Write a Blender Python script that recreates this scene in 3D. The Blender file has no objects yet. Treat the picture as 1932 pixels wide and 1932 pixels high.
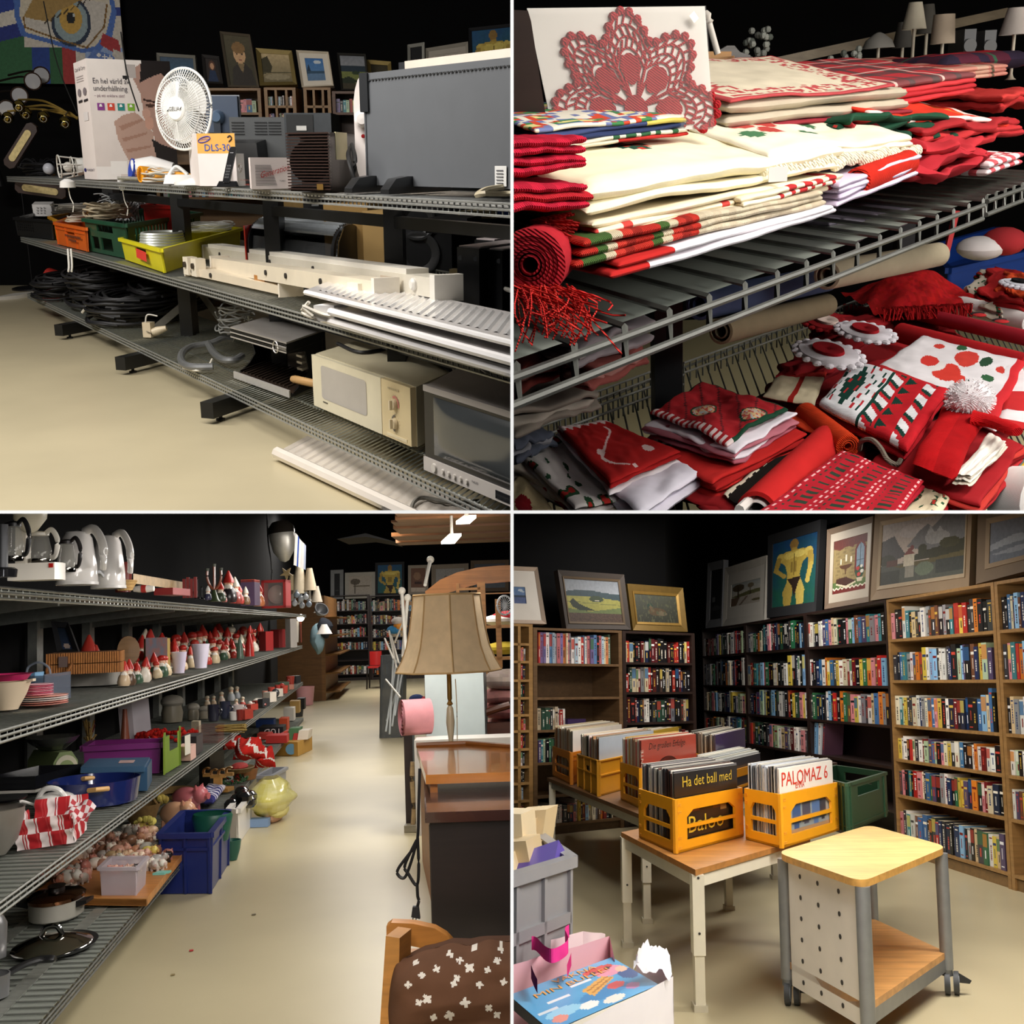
import bpy,bmesh,math,random
from mathutils import Vector,Matrix,noise
# ---- camera, world, lamps, exposure
SC=bpy.context.scene
COL=SC.collection
F=2200.0
cam=bpy.data.objects.new('camera',bpy.data.cameras.new('camera'))
COL.objects.link(cam)
cam.data.sensor_width=36.0
cam.data.lens=36.0*F/1932.0
cam.data.clip_start=0.05
cam.data.clip_end=200
cam.location=(0,0,0)
cam.rotation_euler=(math.pi/2,0,0)
SC.camera=cam
world=bpy.data.worlds.new('dim_hall');SC.world=world
world.use_nodes=True
world.node_tree.nodes['Background'].inputs[0].default_value=(1.0,0.93,0.85,1)
world.node_tree.nodes['Background'].inputs[1].default_value=0.10
SC.view_settings.view_transform='Standard'
SC.view_settings.look='None'
SC.view_settings.gamma=1.0
SC.view_settings.use_curve_mapping=False
SC.view_settings.exposure=0.0
def lamp(name,loc,size,power,target=None,col=(1.0,0.95,0.89)):
 d=bpy.data.lights.new(name,'AREA');d.shape='RECTANGLE'
 d.size,d.size_y=size;d.energy=power;d.color=col
 o=bpy.data.objects.new(name,d);COL.objects.link(o)
 o.location=loc
 t=Vector(target)if target else Vector(loc)-Vector((0,0,1))
 dr=t-Vector(loc)
 o.rotation_euler=dr.to_track_quat('-Z','Y').to_euler()
 return o
lamp('roof_tube',(-3.6,3.6,3.6),(2.4,0.5),140,(-2.6,6.5,0.6))
lamp('roof_tube',(-1.6,4.2,3.4),(2.0,0.4),95,(-1.2,5.5,0.5))
lamp('roof_tube',(-6.0,6.0,4.6),(2.4,0.5),200,(-4.5,9.5,1.0))
lamp('roof_tube',(0.9,0.9,1.35),(0.9,0.3),24,(0.9,1.9,0.3))
lamp('roof_tube',(2.3,2.2,2.0),(1.4,0.3),46,(1.5,2.6,0.3))
lamp('fill_light',(1.9,0.7,0.75),(0.8,0.4),21,(1.1,2.9,0.15))  # added fill from the right front, brightens the lower textile deck
lamp('fill_light',(3.6,3.0,1.2),(1.0,0.4),34,(1.6,4.0,0.6))  # added fill from the right for the rear of the textile room
lamp('fill_light',(-.38,4.4,-.07),(.5,.07),13,(-.42,7.3,-.62))  # added lamp, aimed at the aisle table lamp to brighten its shade
for(y,z,p)in((2.2,-.14,13),(5.3,-.22,42),(8.6,-.3,60),(13.5,-.5,75)):
 lamp('fill_light',(-.004,y,z),(1.1,.2),p,(-2,y+.3,z-.9))  # added fill flush with the partition, brightens the household shelves
for(x,y,p,s)in((-0.45,1.7,42,(.5,.5)),(-0.8,3.2,18,(.5,1.0)),(-0.8,5.6,14,(.5,1.2)),(-1.0,8.5,32,(.6,1.4)),(-1.2,12.5,75,(.8,1.6)),(-2.2,18,100,(1,1.6)),(-3.6,26,260,(2.5,.8)),(0.9,2.4,32,(.8,.3)),(1.5,3.8,52,(1.2,.3)),(2.6,5.6,70,(1.4,.3)),(0.7,6.5,30,(.8,.3)),(1.8,9.5,80,(1.6,.3)),(2.2,12.5,60,(1.6,.3))):
 lamp('ceiling_tube',(x,y,-0.004),s,p)
 # ---- helpers
T2=0.0013
def lin(c):
 if isinstance(c,str):
  c=c.lstrip('#')
  if len(c)==3:c=''.join(a*2 for a in c)
  c=[int(c[i:i+2],16)/255 for i in(0,2,4)]
 return tuple((x/12.92 if x<=0.04045 else((x+0.055)/1.055)**2.4)for x in c[:3])
_lc={}
def L(c):
 if isinstance(c,str):
  if c not in _lc:_lc[c]=lin(c)
  return _lc[c]
 return lin(c)
def mixc(a,b,t):
 def h(c):
  if isinstance(c,str):
   c=c.lstrip('#')
   if len(c)==3:c=''.join(x*2 for x in c)
   return[int(c[i:i+2],16)/255 for i in(0,2,4)]
  return list(c)
 a,b=h(a),h(b)
 return tuple(x+(y-x)*t for x,y in zip(a,b))
def jit(c,a,rnd=random):
 k=1+rnd.uniform(-a,a)
 c=mixc(c,c,0)
 return tuple(min(1,max(0,x*k+rnd.uniform(-a,a)*.15))for x in c)
def mk(name,rough=.6,metal=0.,bump=0.,bscale=200.,var=.06,vscale=8.,spec=.5,grain=None,weave=None,coat=0.,alpha=1.,trans=0.,sheen=0.):
 m=bpy.data.materials.new(name);m.use_nodes=True
 nt=m.node_tree;N=nt.nodes;K=nt.links.new
 b=N['Principled BSDF']
 at=N.new('ShaderNodeAttribute');at.attribute_name='Col'
 tc=N.new('ShaderNodeTexCoord')
 nz=N.new('ShaderNodeTexNoise');nz.inputs['Scale'].default_value=vscale;nz.inputs['Detail'].default_value=4
 K(tc.outputs['Object'],nz.inputs['Vector'])
 mr=N.new('ShaderNodeMapRange');mr.inputs[1].default_value=.25;mr.inputs[2].default_value=.75
 mr.inputs[3].default_value=1-var;mr.inputs[4].default_value=1+var
 K(nz.outputs[0],mr.inputs[0])
 mu=N.new('ShaderNodeVectorMath');mu.operation='SCALE'
 K(at.outputs['Color'],mu.inputs[0]);K(mr.outputs[0],mu.inputs['Scale'])
 last=mu.outputs[0]
 if grain:
  mp=N.new('ShaderNodeMapping');mp.inputs['Scale'].default_value=grain
  K(tc.outputs['Object'],mp.inputs[0])
  g=N.new('ShaderNodeTexNoise');g.inputs['Scale'].default_value=1;g.inputs['Detail'].default_value=6;g.inputs['Distortion'].default_value=.6
  K(mp.outputs[0],g.inputs['Vector'])
  r2=N.new('ShaderNodeMapRange');r2.inputs[1].default_value=.3;r2.inputs[2].default_value=.7;r2.inputs[3].default_value=.78;r2.inputs[4].default_value=1.14
  K(g.outputs[0],r2.inputs[0])
  m2=N.new('ShaderNodeVectorMath');m2.operation='SCALE'
  K(last,m2.inputs[0]);K(r2.outputs[0],m2.inputs['Scale']);last=m2.outputs[0]
 K(last,b.inputs['Base Color'])
 b.inputs['Roughness'].default_value=rough;b.inputs['Metallic'].default_value=metal
 b.inputs['Specular IOR Level'].default_value=spec
 b.inputs['Coat Weight'].default_value=coat
 b.inputs['Sheen Weight'].default_value=sheen
 if alpha<1:b.inputs['Alpha'].default_value=alpha
 if trans:b.inputs['Transmission Weight'].default_value=trans
 if bump or weave:
  bp=N.new('ShaderNodeBump');bp.inputs['Strength'].default_value=bump or.5;bp.inputs['Distance'].default_value=.002
  if weave:
   w=N.new('ShaderNodeTexWave');w.inputs['Scale'].default_value=weave;w.inputs['Distortion'].default_value=1.2;w.bands_direction='DIAGONAL'
   K(tc.outputs['Object'],w.inputs['Vector']);K(w.outputs['Fac'],bp.inputs['Height'])
  else:
   n2=N.new('ShaderNodeTexNoise');n2.inputs['Scale'].default_value=bscale;n2.inputs['Detail'].default_value=3
   K(tc.outputs['Object'],n2.inputs['Vector']);K(n2.outputs[0],bp.inputs['Height'])
  K(bp.outputs[0],b.inputs['Normal'])
 return m
MAT=dict(matte=mk('matte_paint',.75),plastic=mk('moulded_plastic',.38,var=.04,bump=.05,bscale=300),gloss=mk('glazed_surface',.14,var=.04,coat=.4),metal=mk('satin_metal',.42,.55,var=.08,vscale=20),chrome=mk('polished_metal',.09,1.,var=.05),steel=mk('zinc_wire',.42,.6,var=.15,vscale=30),wood=mk('wood_grain',.42,grain=(3,3,34),bump=.08,bscale=60,var=.1),woodx=mk('wood_grain_lengthwise',.4,grain=(2.2,26,26),var=.1,bump=.06,bscale=60),cloth=mk('woven_cloth',.95,weave=260,bump=.35,var=.08,vscale=14,spec=.15),knit=mk('knitted_wool',.98,weave=110,bump=.8,var=.12,vscale=30,spec=.1),paper=mk('printed_card',.55,var=.03),cover=mk('laminated_print',.3,var=.04),ceramic=mk('painted_ceramic',.28,var=.05),rubber=mk('black_rubber',.55,var=.1,bump=.1),floor=mk('sealed_floor',.33,var=.1,vscale=.9,bump=.04,bscale=30,spec=.45),wall=mk('black_wall',.9,var=.25,vscale=3,spec=.15),leather=mk('worn_vinyl',.45,var=.15),straw=mk('straw_weave',.8,weave=90,bump=.8,var=.2,vscale=40),canvas=mk('oil_paint',.62,var=.16,vscale=30,bump=.25,bscale=120,spec=.3),film=mk('clear_film',.1,alpha=.22,var=.02),frost=mk('frosted_plastic',.35,alpha=.55,var=.03),glass=mk('clear_glass',.04,alpha=.25,var=0.,spec=.8),screen=mk('picture_tube',.12,var=.03,spec=.6),)
def emis(name,col,s):
 m=bpy.data.materials.new(name);m.use_nodes=True
 b=m.node_tree.nodes['Principled BSDF']
 b.inputs['Base Color'].default_value=(*L(col),1);b.inputs['Emission Color'].default_value=(*L(col),1);b.inputs['Emission Strength'].default_value=s
 return m
def V(*a):return Vector(a)
class Room:
 """A level room whose axes are turned as one rigid body; x right, y away, z up, origin at eye level."""
 def __init__(s,uc,vh,roll,sx,sz):
  r=math.radians(roll)
  e1=V(math.cos(r),0,math.sin(r))
  c=V((uc-966)/F,1,-(vh-966)/F)
  up=e1.cross(c).normalized()
  fw=(V(0,1,0)-up*up.y).normalized()
  rt=fw.cross(up)
  s.M=Matrix((rt,fw,up)).transposed()
  s.Mi=s.M.transposed();s.M4=s.M.to_4x4();s.sx,s.sz=sx,sz
 def ray(s,u,v):return s.Mi@V((u-966)/F,1,-(v-966)/F)
 def on(s,u,v,z):
  d=s.ray(u,v);return d*(z/d.z)
 def at(s,u,v,y):
  d=s.ray(u,v);return d*(y/d.y)
 def px(s,p):
  w=s.M@Vector(p);return 966+F*w.x/w.y,966-F*w.z/w.y
 def up(s,p,v):
  """z of the point straight above/below p that shows at image row v"""
  a=0;b=s.px(p)
  z=p.z
  for _ in range(6):
   q=V(p.x,p.y,z);w=s.M@q
   vv=966-F*w.z/w.y
   z+=(vv-v)*w.y/F
  return z
R1=Room(484,307,0,-1,1)
R2=Room(1447,160,3,1,1)
R3=Room(726,1174,2.0,-1,-1)
R4=Room(1447,1290,0,1,-1)
class MB:
 def __init__(s):s.v=[];s.f=[];s.c=[]
 def add(s,vs,fs,col):
  b=len(s.v);s.v+=[tuple(p)for p in vs]
  if isinstance(col,list):
   s.c+=[L(c)for c in col]
  else:
   s.c+=[L(col)]*len(fs)
  s.f+=[tuple(b+i for i in f)for f in fs]
  return s
 def hexa(s,p,col):
  return s.add(p,[(3,2,1,0),(4,5,6,7),(0,1,5,4),(1,2,6,5),(2,3,7,6),(3,0,4,7)],col)
 def box(s,x0,x1,y0,y1,z0,z1,col):
  return s.hexa([(x0,y0,z0),(x1,y0,z0),(x1,y1,z0),(x0,y1,z0),(x0,y0,z1),(x1,y0,z1),(x1,y1,z1),(x0,y1,z1)],col)
 def ob(s,o,a,b,c,col):
  o,a,b,c=map(Vector,(o,a,b,c))
  return s.hexa([o,o+a,o+a+b,o+b,o+c,o+a+c,o+a+b+c,o+b+c],col)
 def quad(s,a,b,c,d,col):return s.add([a,b,c,d],[(0,1,2,3)],col)
 def poly(s,pts,col):return s.add(pts,[tuple(range(len(pts)))],col)
 def prism(s,pts,vec,col,side=None):
  n=len(pts);vec=Vector(vec);pts=[Vector(p)for p in pts]
  fs=[tuple(range(n-1,-1,-1)),tuple(range(n,2*n))]+[(i,(i+1)%n,n+(i+1)%n,n+i)for i in range(n)]
  return s.add(pts+[p+vec for p in pts],fs,[col,col]+[side or col]*n)
 def lathe(s,prof,o=(0,0,0),n=20,col='#888',ax=None,ky=1.,cap=True,a0=0.,a1=None):
  """prof: (radius, height[, colour]) from bottom to top round the axis ax at o"""
  o=Vector(o)
  if ax is None:X,Y,Z=V(1,0,0),V(0,ky,0),V(0,0,1)
  else:
   Z=Vector(ax).normalized();X=Z.orthogonal().normalized();Y=Z.cross(X)
  m=len(prof);vs=[];fs=[];cs=[]
  full=a1 is None;k=n if full else n+1
  for pr in prof:
   for i in range(k):
    a=a0+(2*math.pi if full else a1-a0)*i/n
    vs.append(o+X*(pr[0]*math.cos(a))+Y*(pr[0]*math.sin(a))+Z*pr[1])
  for j in range(m-1):
   c=prof[j+1][2]if len(prof[j+1])>2 else col
   for i in range(n):
    i2=(i+1)%k
    fs.append((j*k+i,j*k+i2,(j+1)*k+i2,(j+1)*k+i));cs.append(c)
  if cap and full:
   if prof[0][0]>1e-6:fs.append(tuple(range(k-1,-1,-1)));cs.append(prof[0][2]if len(prof[0])>2 else col)
   if prof[-1][0]>1e-6:fs.append(tuple((m-1)*k+i for i in range(k)));cs.append(prof[-1][2]if len(prof[-1])>2 else col)
  return s.add(vs,fs,cs)
 def cyl(s,a,b,r,col,n=10,r2=None):
  a,b=Vector(a),Vector(b)
  return s.lathe([(r,0),(r if r2 is None else r2,(b-a).length)],a,n,col,ax=b-a)
 def tube(s,pts,r,col,n=6,closed=False,flat=1.):
  pts=[Vector(p)for p in pts];m=len(pts);vs=[];fs=[]
  up=V(0,0,1)
  for i,p in enumerate(pts):
   q0=pts[i-1]if(i or closed)else p;q1=pts[(i+1)%m]if(i<m-1 or closed)else p
   d=(q1-q0).normalized()if(q1-q0).length>1e-9 else V(1,0,0)
   a=d.cross(up)
   if a.length<1e-3:a=d.cross(V(1,0,0))
   a.normalize();b=a.cross(d)
   rr=r[i]if isinstance(r,(list,tuple))else r
   for k in range(n):
    t=2*math.pi*k/n
    vs.append(p+a*(rr*math.cos(t))+b*(rr*flat*math.sin(t)))
  mm=m if closed else m-1
  for i in range(mm):
   for k in range(n):
    k2=(k+1)%n;j=(i+1)%m
    fs.append((i*n+k,i*n+k2,j*n+k2,j*n+k))
  if not closed:fs+=[tuple(range(n)),tuple((m-1)*n+k for k in range(n-1,-1,-1))]
  return s.add(vs,fs,col)
 def ell(s,c,r,col,n=10,m=7,rot=None):
  c=Vector(c);r=r if isinstance(r,(tuple,list,Vector))else(r,r,r)
  vs=[];fs=[]
  for j in range(1,m):
   ph=math.pi*j/m
   for i in range(n):
    th=2*math.pi*i/n
    p=V(r[0]*math.sin(ph)*math.cos(th),r[1]*math.sin(ph)*math.sin(th),-r[2]*math.cos(ph))
    vs.append(c+(rot@p if rot else p))
  b0=len(vs);p=V(0,0,-r[2]);vs.append(c+(rot@p if rot else p));p=V(0,0,r[2]);vs.append(c+(rot@p if rot else p))
  for j in range(m-2):
   for i in range(n):
    i2=(i+1)%n
    fs.append((j*n+i,j*n+i2,(j+1)*n+i2,(j+1)*n+i))
  for i in range(n):
   i2=(i+1)%n
   fs.append((b0,i2,i));fs.append((b0+1,(m-2)*n+i,(m-2)*n+i2))
  return s.add(vs,fs,col)
 def grid(s,fn,nu,nv,col):
  vs=[fn(i/nu,j/nv)for j in range(nv+1)for i in range(nu+1)]
  fs=[];cs=[]
  for j in range(nv):
   for i in range(nu):
    k=j*(nu+1)+i
    fs.append((k,k+1,k+nu+2,k+nu+1));cs.append(col((i+.5)/nu,(j+.5)/nv)if callable(col)else col)
  return s.add(vs,fs,cs)
ALLOBJ=[]
def _mesh(room,name,mb,mat,Lc,smooth=True,ang=38):
 me=bpy.data.meshes.new(name)
 vs,fs,cs=mb.v,mb.f,mb.c
 M=room.M if room else None
 clip=[]
 if room:
  r0,r2=M[0],M[2]
  mnx=min(room.sx*(r0[0]*p[0]+r0[1]*p[1]+r0[2]*p[2])for p in vs)
  mnz=min(room.sz*(r2[0]*p[0]+r2[1]*p[1]+r2[2]*p[2])for p in vs)
  if mnx<T2:clip.append((V(room.sx,0,0)))
  if mnz<T2:clip.append((V(0,0,room.sz)))
 me.from_pydata([(p[0]-Lc[0],p[1]-Lc[1],p[2]-Lc[2])for p in vs],[],fs)
 a=me.attributes.new('Col','FLOAT_COLOR','FACE')
 flat=[]
 for c in cs:flat+=(c[0],c[1],c[2],1.)
 a.data.foreach_set('color',flat)
 if clip:
  bm=bmesh.new();bm.from_mesh(me)
  for n in clip:
   nl=room.Mi@n;co=nl*(T2+2e-4)-Vector(Lc)
   bmesh.ops.bisect_plane(bm,geom=bm.verts[:]+bm.edges[:]+bm.faces[:],dist=1e-6,plane_co=co,plane_no=-nl,clear_outer=True)
  bm.to_mesh(me);bm.free()
 if smooth and len(me.polygons):
  me.polygons.foreach_set('use_smooth',[True]*len(me.polygons))
  me.set_sharp_from_angle(angle=math.radians(ang))
 me.materials.append(MAT[mat]if isinstance(mat,str)else mat)
 return me
class Node:
 """wraps a Blender object so that parts can be hung under it; all coordinates are the room's own"""
 def __init__(s,room,o,Lc):s.room,s.o,s.Lc=room,o,Lc
 def part(s,name,mb,mat='plastic',smooth=True,label=None,stuff=False,ang=38):
  if not mb.v:return None
  me=_mesh(s.room,name,mb,mat,s.Lc,smooth,ang)
  if not len(me.polygons):bpy.data.meshes.remove(me);return None
  o=bpy.data.objects.new(name,me);COL.objects.link(o);o.parent=s.o
  if label:o['label']=label
  if stuff or 'lettering' in name or 'print' in name:o['kind']='stuff'
  return Node(s.room,o,s.Lc)
def thing(room,name,label,cat,loc,group=None,kind=None):
 o=bpy.data.objects.new(name,None);o.empty_display_size=.05
 COL.objects.link(o);o.matrix_world=room.M4@Matrix.Translation(Vector(loc))
 _tag(o,label,cat,group,kind)
 return Node(room,o,Vector(loc))
def _tag(o,label,cat,group,kind):
 if label:o['label']=label
 if cat:o['category']=cat
 if group:o['group']=group
 if kind:o['kind']=kind
def solo(room,name,label,cat,mb,mat='plastic',group=None,kind=None,smooth=True,ang=38):
 xs,ys,zs=zip(*mb.v)
 Lc=V((min(xs)+max(xs))/2,(min(ys)+max(ys))/2,min(zs))
 me=_mesh(room,name,mb,mat,Lc,smooth,ang)
 if not len(me.polygons):bpy.data.meshes.remove(me);return None
 o=bpy.data.objects.new(name,me);COL.objects.link(o);o.matrix_world=room.M4@Matrix.Translation(Lc)
 _tag(o,label,cat,group,kind)
 return Node(room,o,Lc)
def struct(room,name,mb,mat):return solo(room,name,None,None,mb,mat,kind='structure')
_fonts={}
def text(mb,body,o,ax,ay,h,col,align='LEFT',shear=0.,width=None,lift=.0006):
 """flat lettering as mesh: o lower-left corner, ax reading direction, ay up direction, h cap height"""
 key=(body,shear)
 if key not in _fonts:
  cu=bpy.data.curves.new('lettering','FONT');cu.body=body;cu.size=1;cu.shear=shear;cu.resolution_u=2
  ob=bpy.data.objects.new('lettering',cu);COL.objects.link(ob)
  dg=bpy.context.evaluated_depsgraph_get();me=ob.evaluated_get(dg).to_mesh()
  vs=[(v.co.x,v.co.y)for v in me.vertices];fs=[tuple(p.vertices)for p in me.polygons]
  ob.evaluated_get(dg).to_mesh_clear()
  bpy.data.objects.remove(ob);bpy.data.curves.remove(cu)
  _fonts[key]=(vs,fs)
 vs,fs=_fonts[key]
 if not vs:return
 w=max(p[0]for p in vs);x0=min(p[0]for p in vs)
 k=h/.7;kx=k if width is None else width/(w-x0)
 ax,ay=Vector(ax).normalized(),Vector(ay).normalized()
 n=ax.cross(ay)*lift
 off=-x0 if align=='LEFT' else-(w+x0)/2
 mb.add([Vector(o)+ax*((p[0]+off)*kx)+ay*(p[1]*k)+n for p in vs],fs,col)
_ORD=['first','second','third','fourth','fifth','sixth','seventh','eighth','ninth','tenth','eleventh','twelfth','thirteenth','fourteenth','fifteenth','sixteenth','seventeenth','eighteenth','nineteenth','twentieth']
def nth(i):
 if i<20:return _ORD[i]
 t=(i+1)//10;u=(i+1)%10
 tens=['','','twenty','thirty','forty','fifty','sixty','seventy','eighty','ninety']
 if u==0:return tens[t][:-1]+'ieth'
 return tens[t]+'-'+_ORD[u-1]
def spl(pts,k=6):
 """smooth curve through points"""
 P=[Vector(p)for p in pts];out=[]
 for i in range(len(P)-1):
  p0=P[max(0,i-1)];p1=P[i];p2=P[i+1];p3=P[min(len(P)-1,i+2)]
  for j in range(k):
   t=j/k
   out.append(.5*((2*p1)+(p2-p0)*t+(2*p0-5*p1+4*p2-p3)*t*t+(3*p1-p0-3*p2+p3)*t**3))
 out.append(P[-1]);return out
def slab(mb,A,B,C,D,z0,th,col,n=14,rnd=.35,wob=.0,seed=0,edge=0.,flip=None,m=None):
 """soft folded layer over the base quad A B C D (ccw from front left), rounded rim; col(s,t) or colour"""
 A,B,C,D=map(Vector,(A,B,C,D));m=m or n
 w=min((B-A).length,(D-A).length);r=min(.5,max(.012,th*rnd*2/max(w,1e-6)))
 def axis(k):
  e=[0,.12,.4,1.0]
  a=[r*x for x in e];mid=[r+(1-2*r)*i/k for i in range(1,k)]
  return a+mid+[1-x for x in reversed(a)]
 S,T=axis(n),axis(m)
 def P(s,t,sg):
  e=Vector(((A*(1-s)+B*s)*(1-t)+(D*(1-s)+C*s)*t))
  d=min(s,1-s,t,1-t)/r
  pr=math.sqrt(max(0,1-(1-min(d,1))**2))
  q=V(s*3.1+seed*7.7,t*3.1-seed*3.3,seed)
  z=(e.z if z0 is None else z0)+th/2+sg*th/2*pr+wob*(noise.noise(q)+.4*noise.noise(q*3))
  if edge:
   e.x+=edge*noise.noise(V(e.x*9,e.y*9,seed+5));e.y+=edge*noise.noise(V(e.y*9,e.x*9,seed+9))
  return(e.x,e.y,z)
 for sg in(1,-1):
  vs=[P(s,t,sg)for t in T for s in S];k=len(S);fs=[];cs=[]
  for j in range(len(T)-1):
   for i in range(k-1):
    f=(j*k+i,j*k+i+1,(j+1)*k+i+1,(j+1)*k+i)
    fs.append(f if sg>0 else f[::-1])
    cs.append(col((S[i]+S[i+1])/2,(T[j]+T[j+1])/2)if callable(col)else col)
  mb.add(vs,fs,cs)
 return mb
 # ---- partitions between the four rooms
_id=Room(966,966,0,1,1)
def slabbox(name,x0,x1,y0,y1,z0,z1,col,mat='wall'):
 m=MB();m.box(x0,x1,y0,y1,z0,z1,col)
 me=bpy.data.meshes.new(name);me.from_pydata(m.v,[],m.f)
 a=me.attributes.new('Col','FLOAT_COLOR','FACE')
 for d,c in zip(a.data,m.c):d.color=(*c,1)
 me.materials.append(MAT[mat]);o=bpy.data.objects.new(name,me);COL.objects.link(o);o['kind']='structure'
 return o
BK='#050506'
YN=.95
slabbox('wall_upper_partition',-T2,T2,YN,24,T2,5.5,BK)
slabbox('wall_lower_partition',-T2,T2,YN,40,-9,-T2,BK)
slabbox('ceiling_lower_storey',-16,16,YN,42,-T2,T2,BK)
slabbox('trim_1',-T2,T2,YN-.02,YN,-.46,.46,'#f6f6f4','matte')
slabbox('trim_2',-.46,-T2,YN-.02,YN,-T2,T2,'#f6f6f4','matte')
slabbox('trim_3',T2,.46,YN-.02,YN,-T2,T2,'#f6f6f4','matte')
for sx in(-1,1):
 for sz in(-1,1):
  lamp('trim_fill',(sx*.62,.55,sz*.62),(.12,.12),4.6,(0,YN,0),(1,1,1))  # added lamps out of view that whiten the trim edges
FLOORC='#bdb18f'
# ---- room 1 (appliances)
EY=1.55
Z1=dict(top=-.146,mid=-.763,low=-1.36,floor=-EY)
m=MB();m.grid(lambda a,b:(-11+12*a,2.5+14*b,-EY),24,28,'#bdb294');struct(R1,'floor_appliance_room',m,'floor')
m=MB();m.box(-14,1.5,15.6,15.8,-EY,6,BK);struct(R1,'wall_back_appliance_room',m,'wall')
m=MB();m.box(-14,-13.8,2,15.6,-EY,6,BK);struct(R1,'wall_left_appliance_room',m,'wall')
m=MB();m.grid(lambda a,b:(-1+8*a,1.5+8*b,-1.5),16,16,'#e6d9a8');struct(R2,'floor_textile_room',m,'floor')
m=MB();m.box(-2,8,8.0,8.2,-1.5,5,BK);struct(R2,'wall_back_textile_room',m,'wall')
m=MB();m.grid(lambda a,b:(-9+12*a,1.5+33*b,-EY),24,66,FLOORC);struct(R3,'floor_household_aisle',m,'floor')
m=MB();m.grid(lambda a,b:(-2+10*a,2+16*b,-1.5),20,32,FLOORC);struct(R4,'floor_book_room',m,'floor')
def wires(mb,A,B,D,z,n,r,col,lip=.05,hl=0):
 """grid of rods across a shelf from front edge A-B back along D, bent down over the front into a lip"""
 A,B,D=Vector(A),Vector(B),Vector(D)
 for i in range(n+1):
  p=A+(B-A)*(i/n);p.z=z
  mb.tube([p+D,p,p-V(0,0,lip)],r,col,4)
 return mb
def rods(mb,A,B,D,z,fr,r,col):
 for f in fr:
  a=Vector(A)+Vector(D)*f;b=Vector(B)+Vector(D)*f;a.z=b.z=z-r*1.5
  mb.tube([a,b],r,col,4)
  # ---- room 1 rack
K1A=R1.on(963,981,-1.36);K1B=R1.on(52,554,-1.36)
LINE1=(K1A,K1B)
dv1=R1.ray(1790,307);dv1=V(dv1.x/dv1.y,1,0)
DV1=dv1*1.15
def l1(t,z,back=0.):
 p=K1A.lerp(K1B,t)+DV1*back;return V(p.x,p.y,z)
def t1u(u):
 """parameter along the rack front for image column u"""
 lo,hi=-.2,1.2
 for _ in range(40):
  md=(lo+hi)/2
  if R1.px(l1(md,-.8))[0]>u:lo=md
  else:hi=md
 return lo
rack=thing(R1,'shelving_rack','long black-post wire shelving rack loaded with old electrical appliances','rack',l1(.4,-EY,.5))
for nm,z,r,col in(('top',Z1['top'],.0035,'#9a9c9a'),('mid',Z1['mid'],.004,'#8d918c'),('low',Z1['low'],.004,'#8f948e')):
 ta=-.12;tb=1.0 if nm!='top' else 1.04
 A,B=l1(ta,z),l1(tb,z);DW=DV1*{'top':2.2,'mid':1.9,'low':1.0}[nm]
 mb=MB();wires(mb,A,B,DW,z,250,r,col,.045)
 rack.part('shelf_wires',mb,'steel',stuff=True,smooth=False)
 mb=MB();rods(mb,A,B,DW,z,(.02,.25,.5,.75,.98),.007,col)
 rack.part('shelf_cross_rods',mb,'steel',smooth=False)
 for dz in(0,-.022,-.045):
  mb=MB();mb.tube([A+V(0,-.006,dz),B+V(0,-.006,dz)],.0055,'#a9aaa6',5);rack.part('front_rail',mb,'steel')
for u in(130,250,418,640):
 t=t1u(u);p=l1(t,0,.55)
 mb=MB();w=.05
 mb.box(p.x-w,p.x+w,p.y-.1,p.y+.1,-EY+.02,Z1['top']+.02,'#121314');rack.part('upright',mb,'plastic')
 q0=l1(t,0,-.2);q1=l1(t,0,.95)
 if u==640:continue
 mb=MB();d=(q1-q0);nx=V(d.y,-d.x,0).normalized()*.045
 mb.ob(V(q0.x,q0.y,-EY+.04)-nx,nx*2,d,V(0,0,.10),'#141516');f=rack.part('foot',mb,'plastic')
 mb=MB();mb.lathe([(.03,0),(.03,.012),(.012,.014),(.012,.045)],V(q0.x,q0.y,-EY)+d*.1,10,'#101010');f.part('levelling_foot',mb,'rubber')
for z in(-.30,-.96):
 for(ua,ub)in((130,250),(250,418),(418,640),(640,1010)):
  pa,pb=l1(t1u(ua),z,.5),l1(t1u(ub),z,.5)
  mb=MB();mb.ob(pa-V(0,0,.03),pb-pa,V(.03,.06,0),V(0,0,.06),'#17181a');rack.part('beam',mb,'plastic')
for z,tb in((Z1['mid'],t1u(640)),):
 A,B=l1(-.12,z,1.0),l1(tb,z,1.0)
 mb=MB()
 n=70
 for i in range(n+1):
  p=A.lerp(B,i/n);mb.tube([p,p+V(0,0,.16)],.004,'#a5a8a4',4)
 for k in(0.08,.16):mb.tube([A+V(0,0,k),B+V(0,0,k)],.006,'#a5a8a4',4)
 rack.part('back_guard',mb,'steel',stuff=True)
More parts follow.
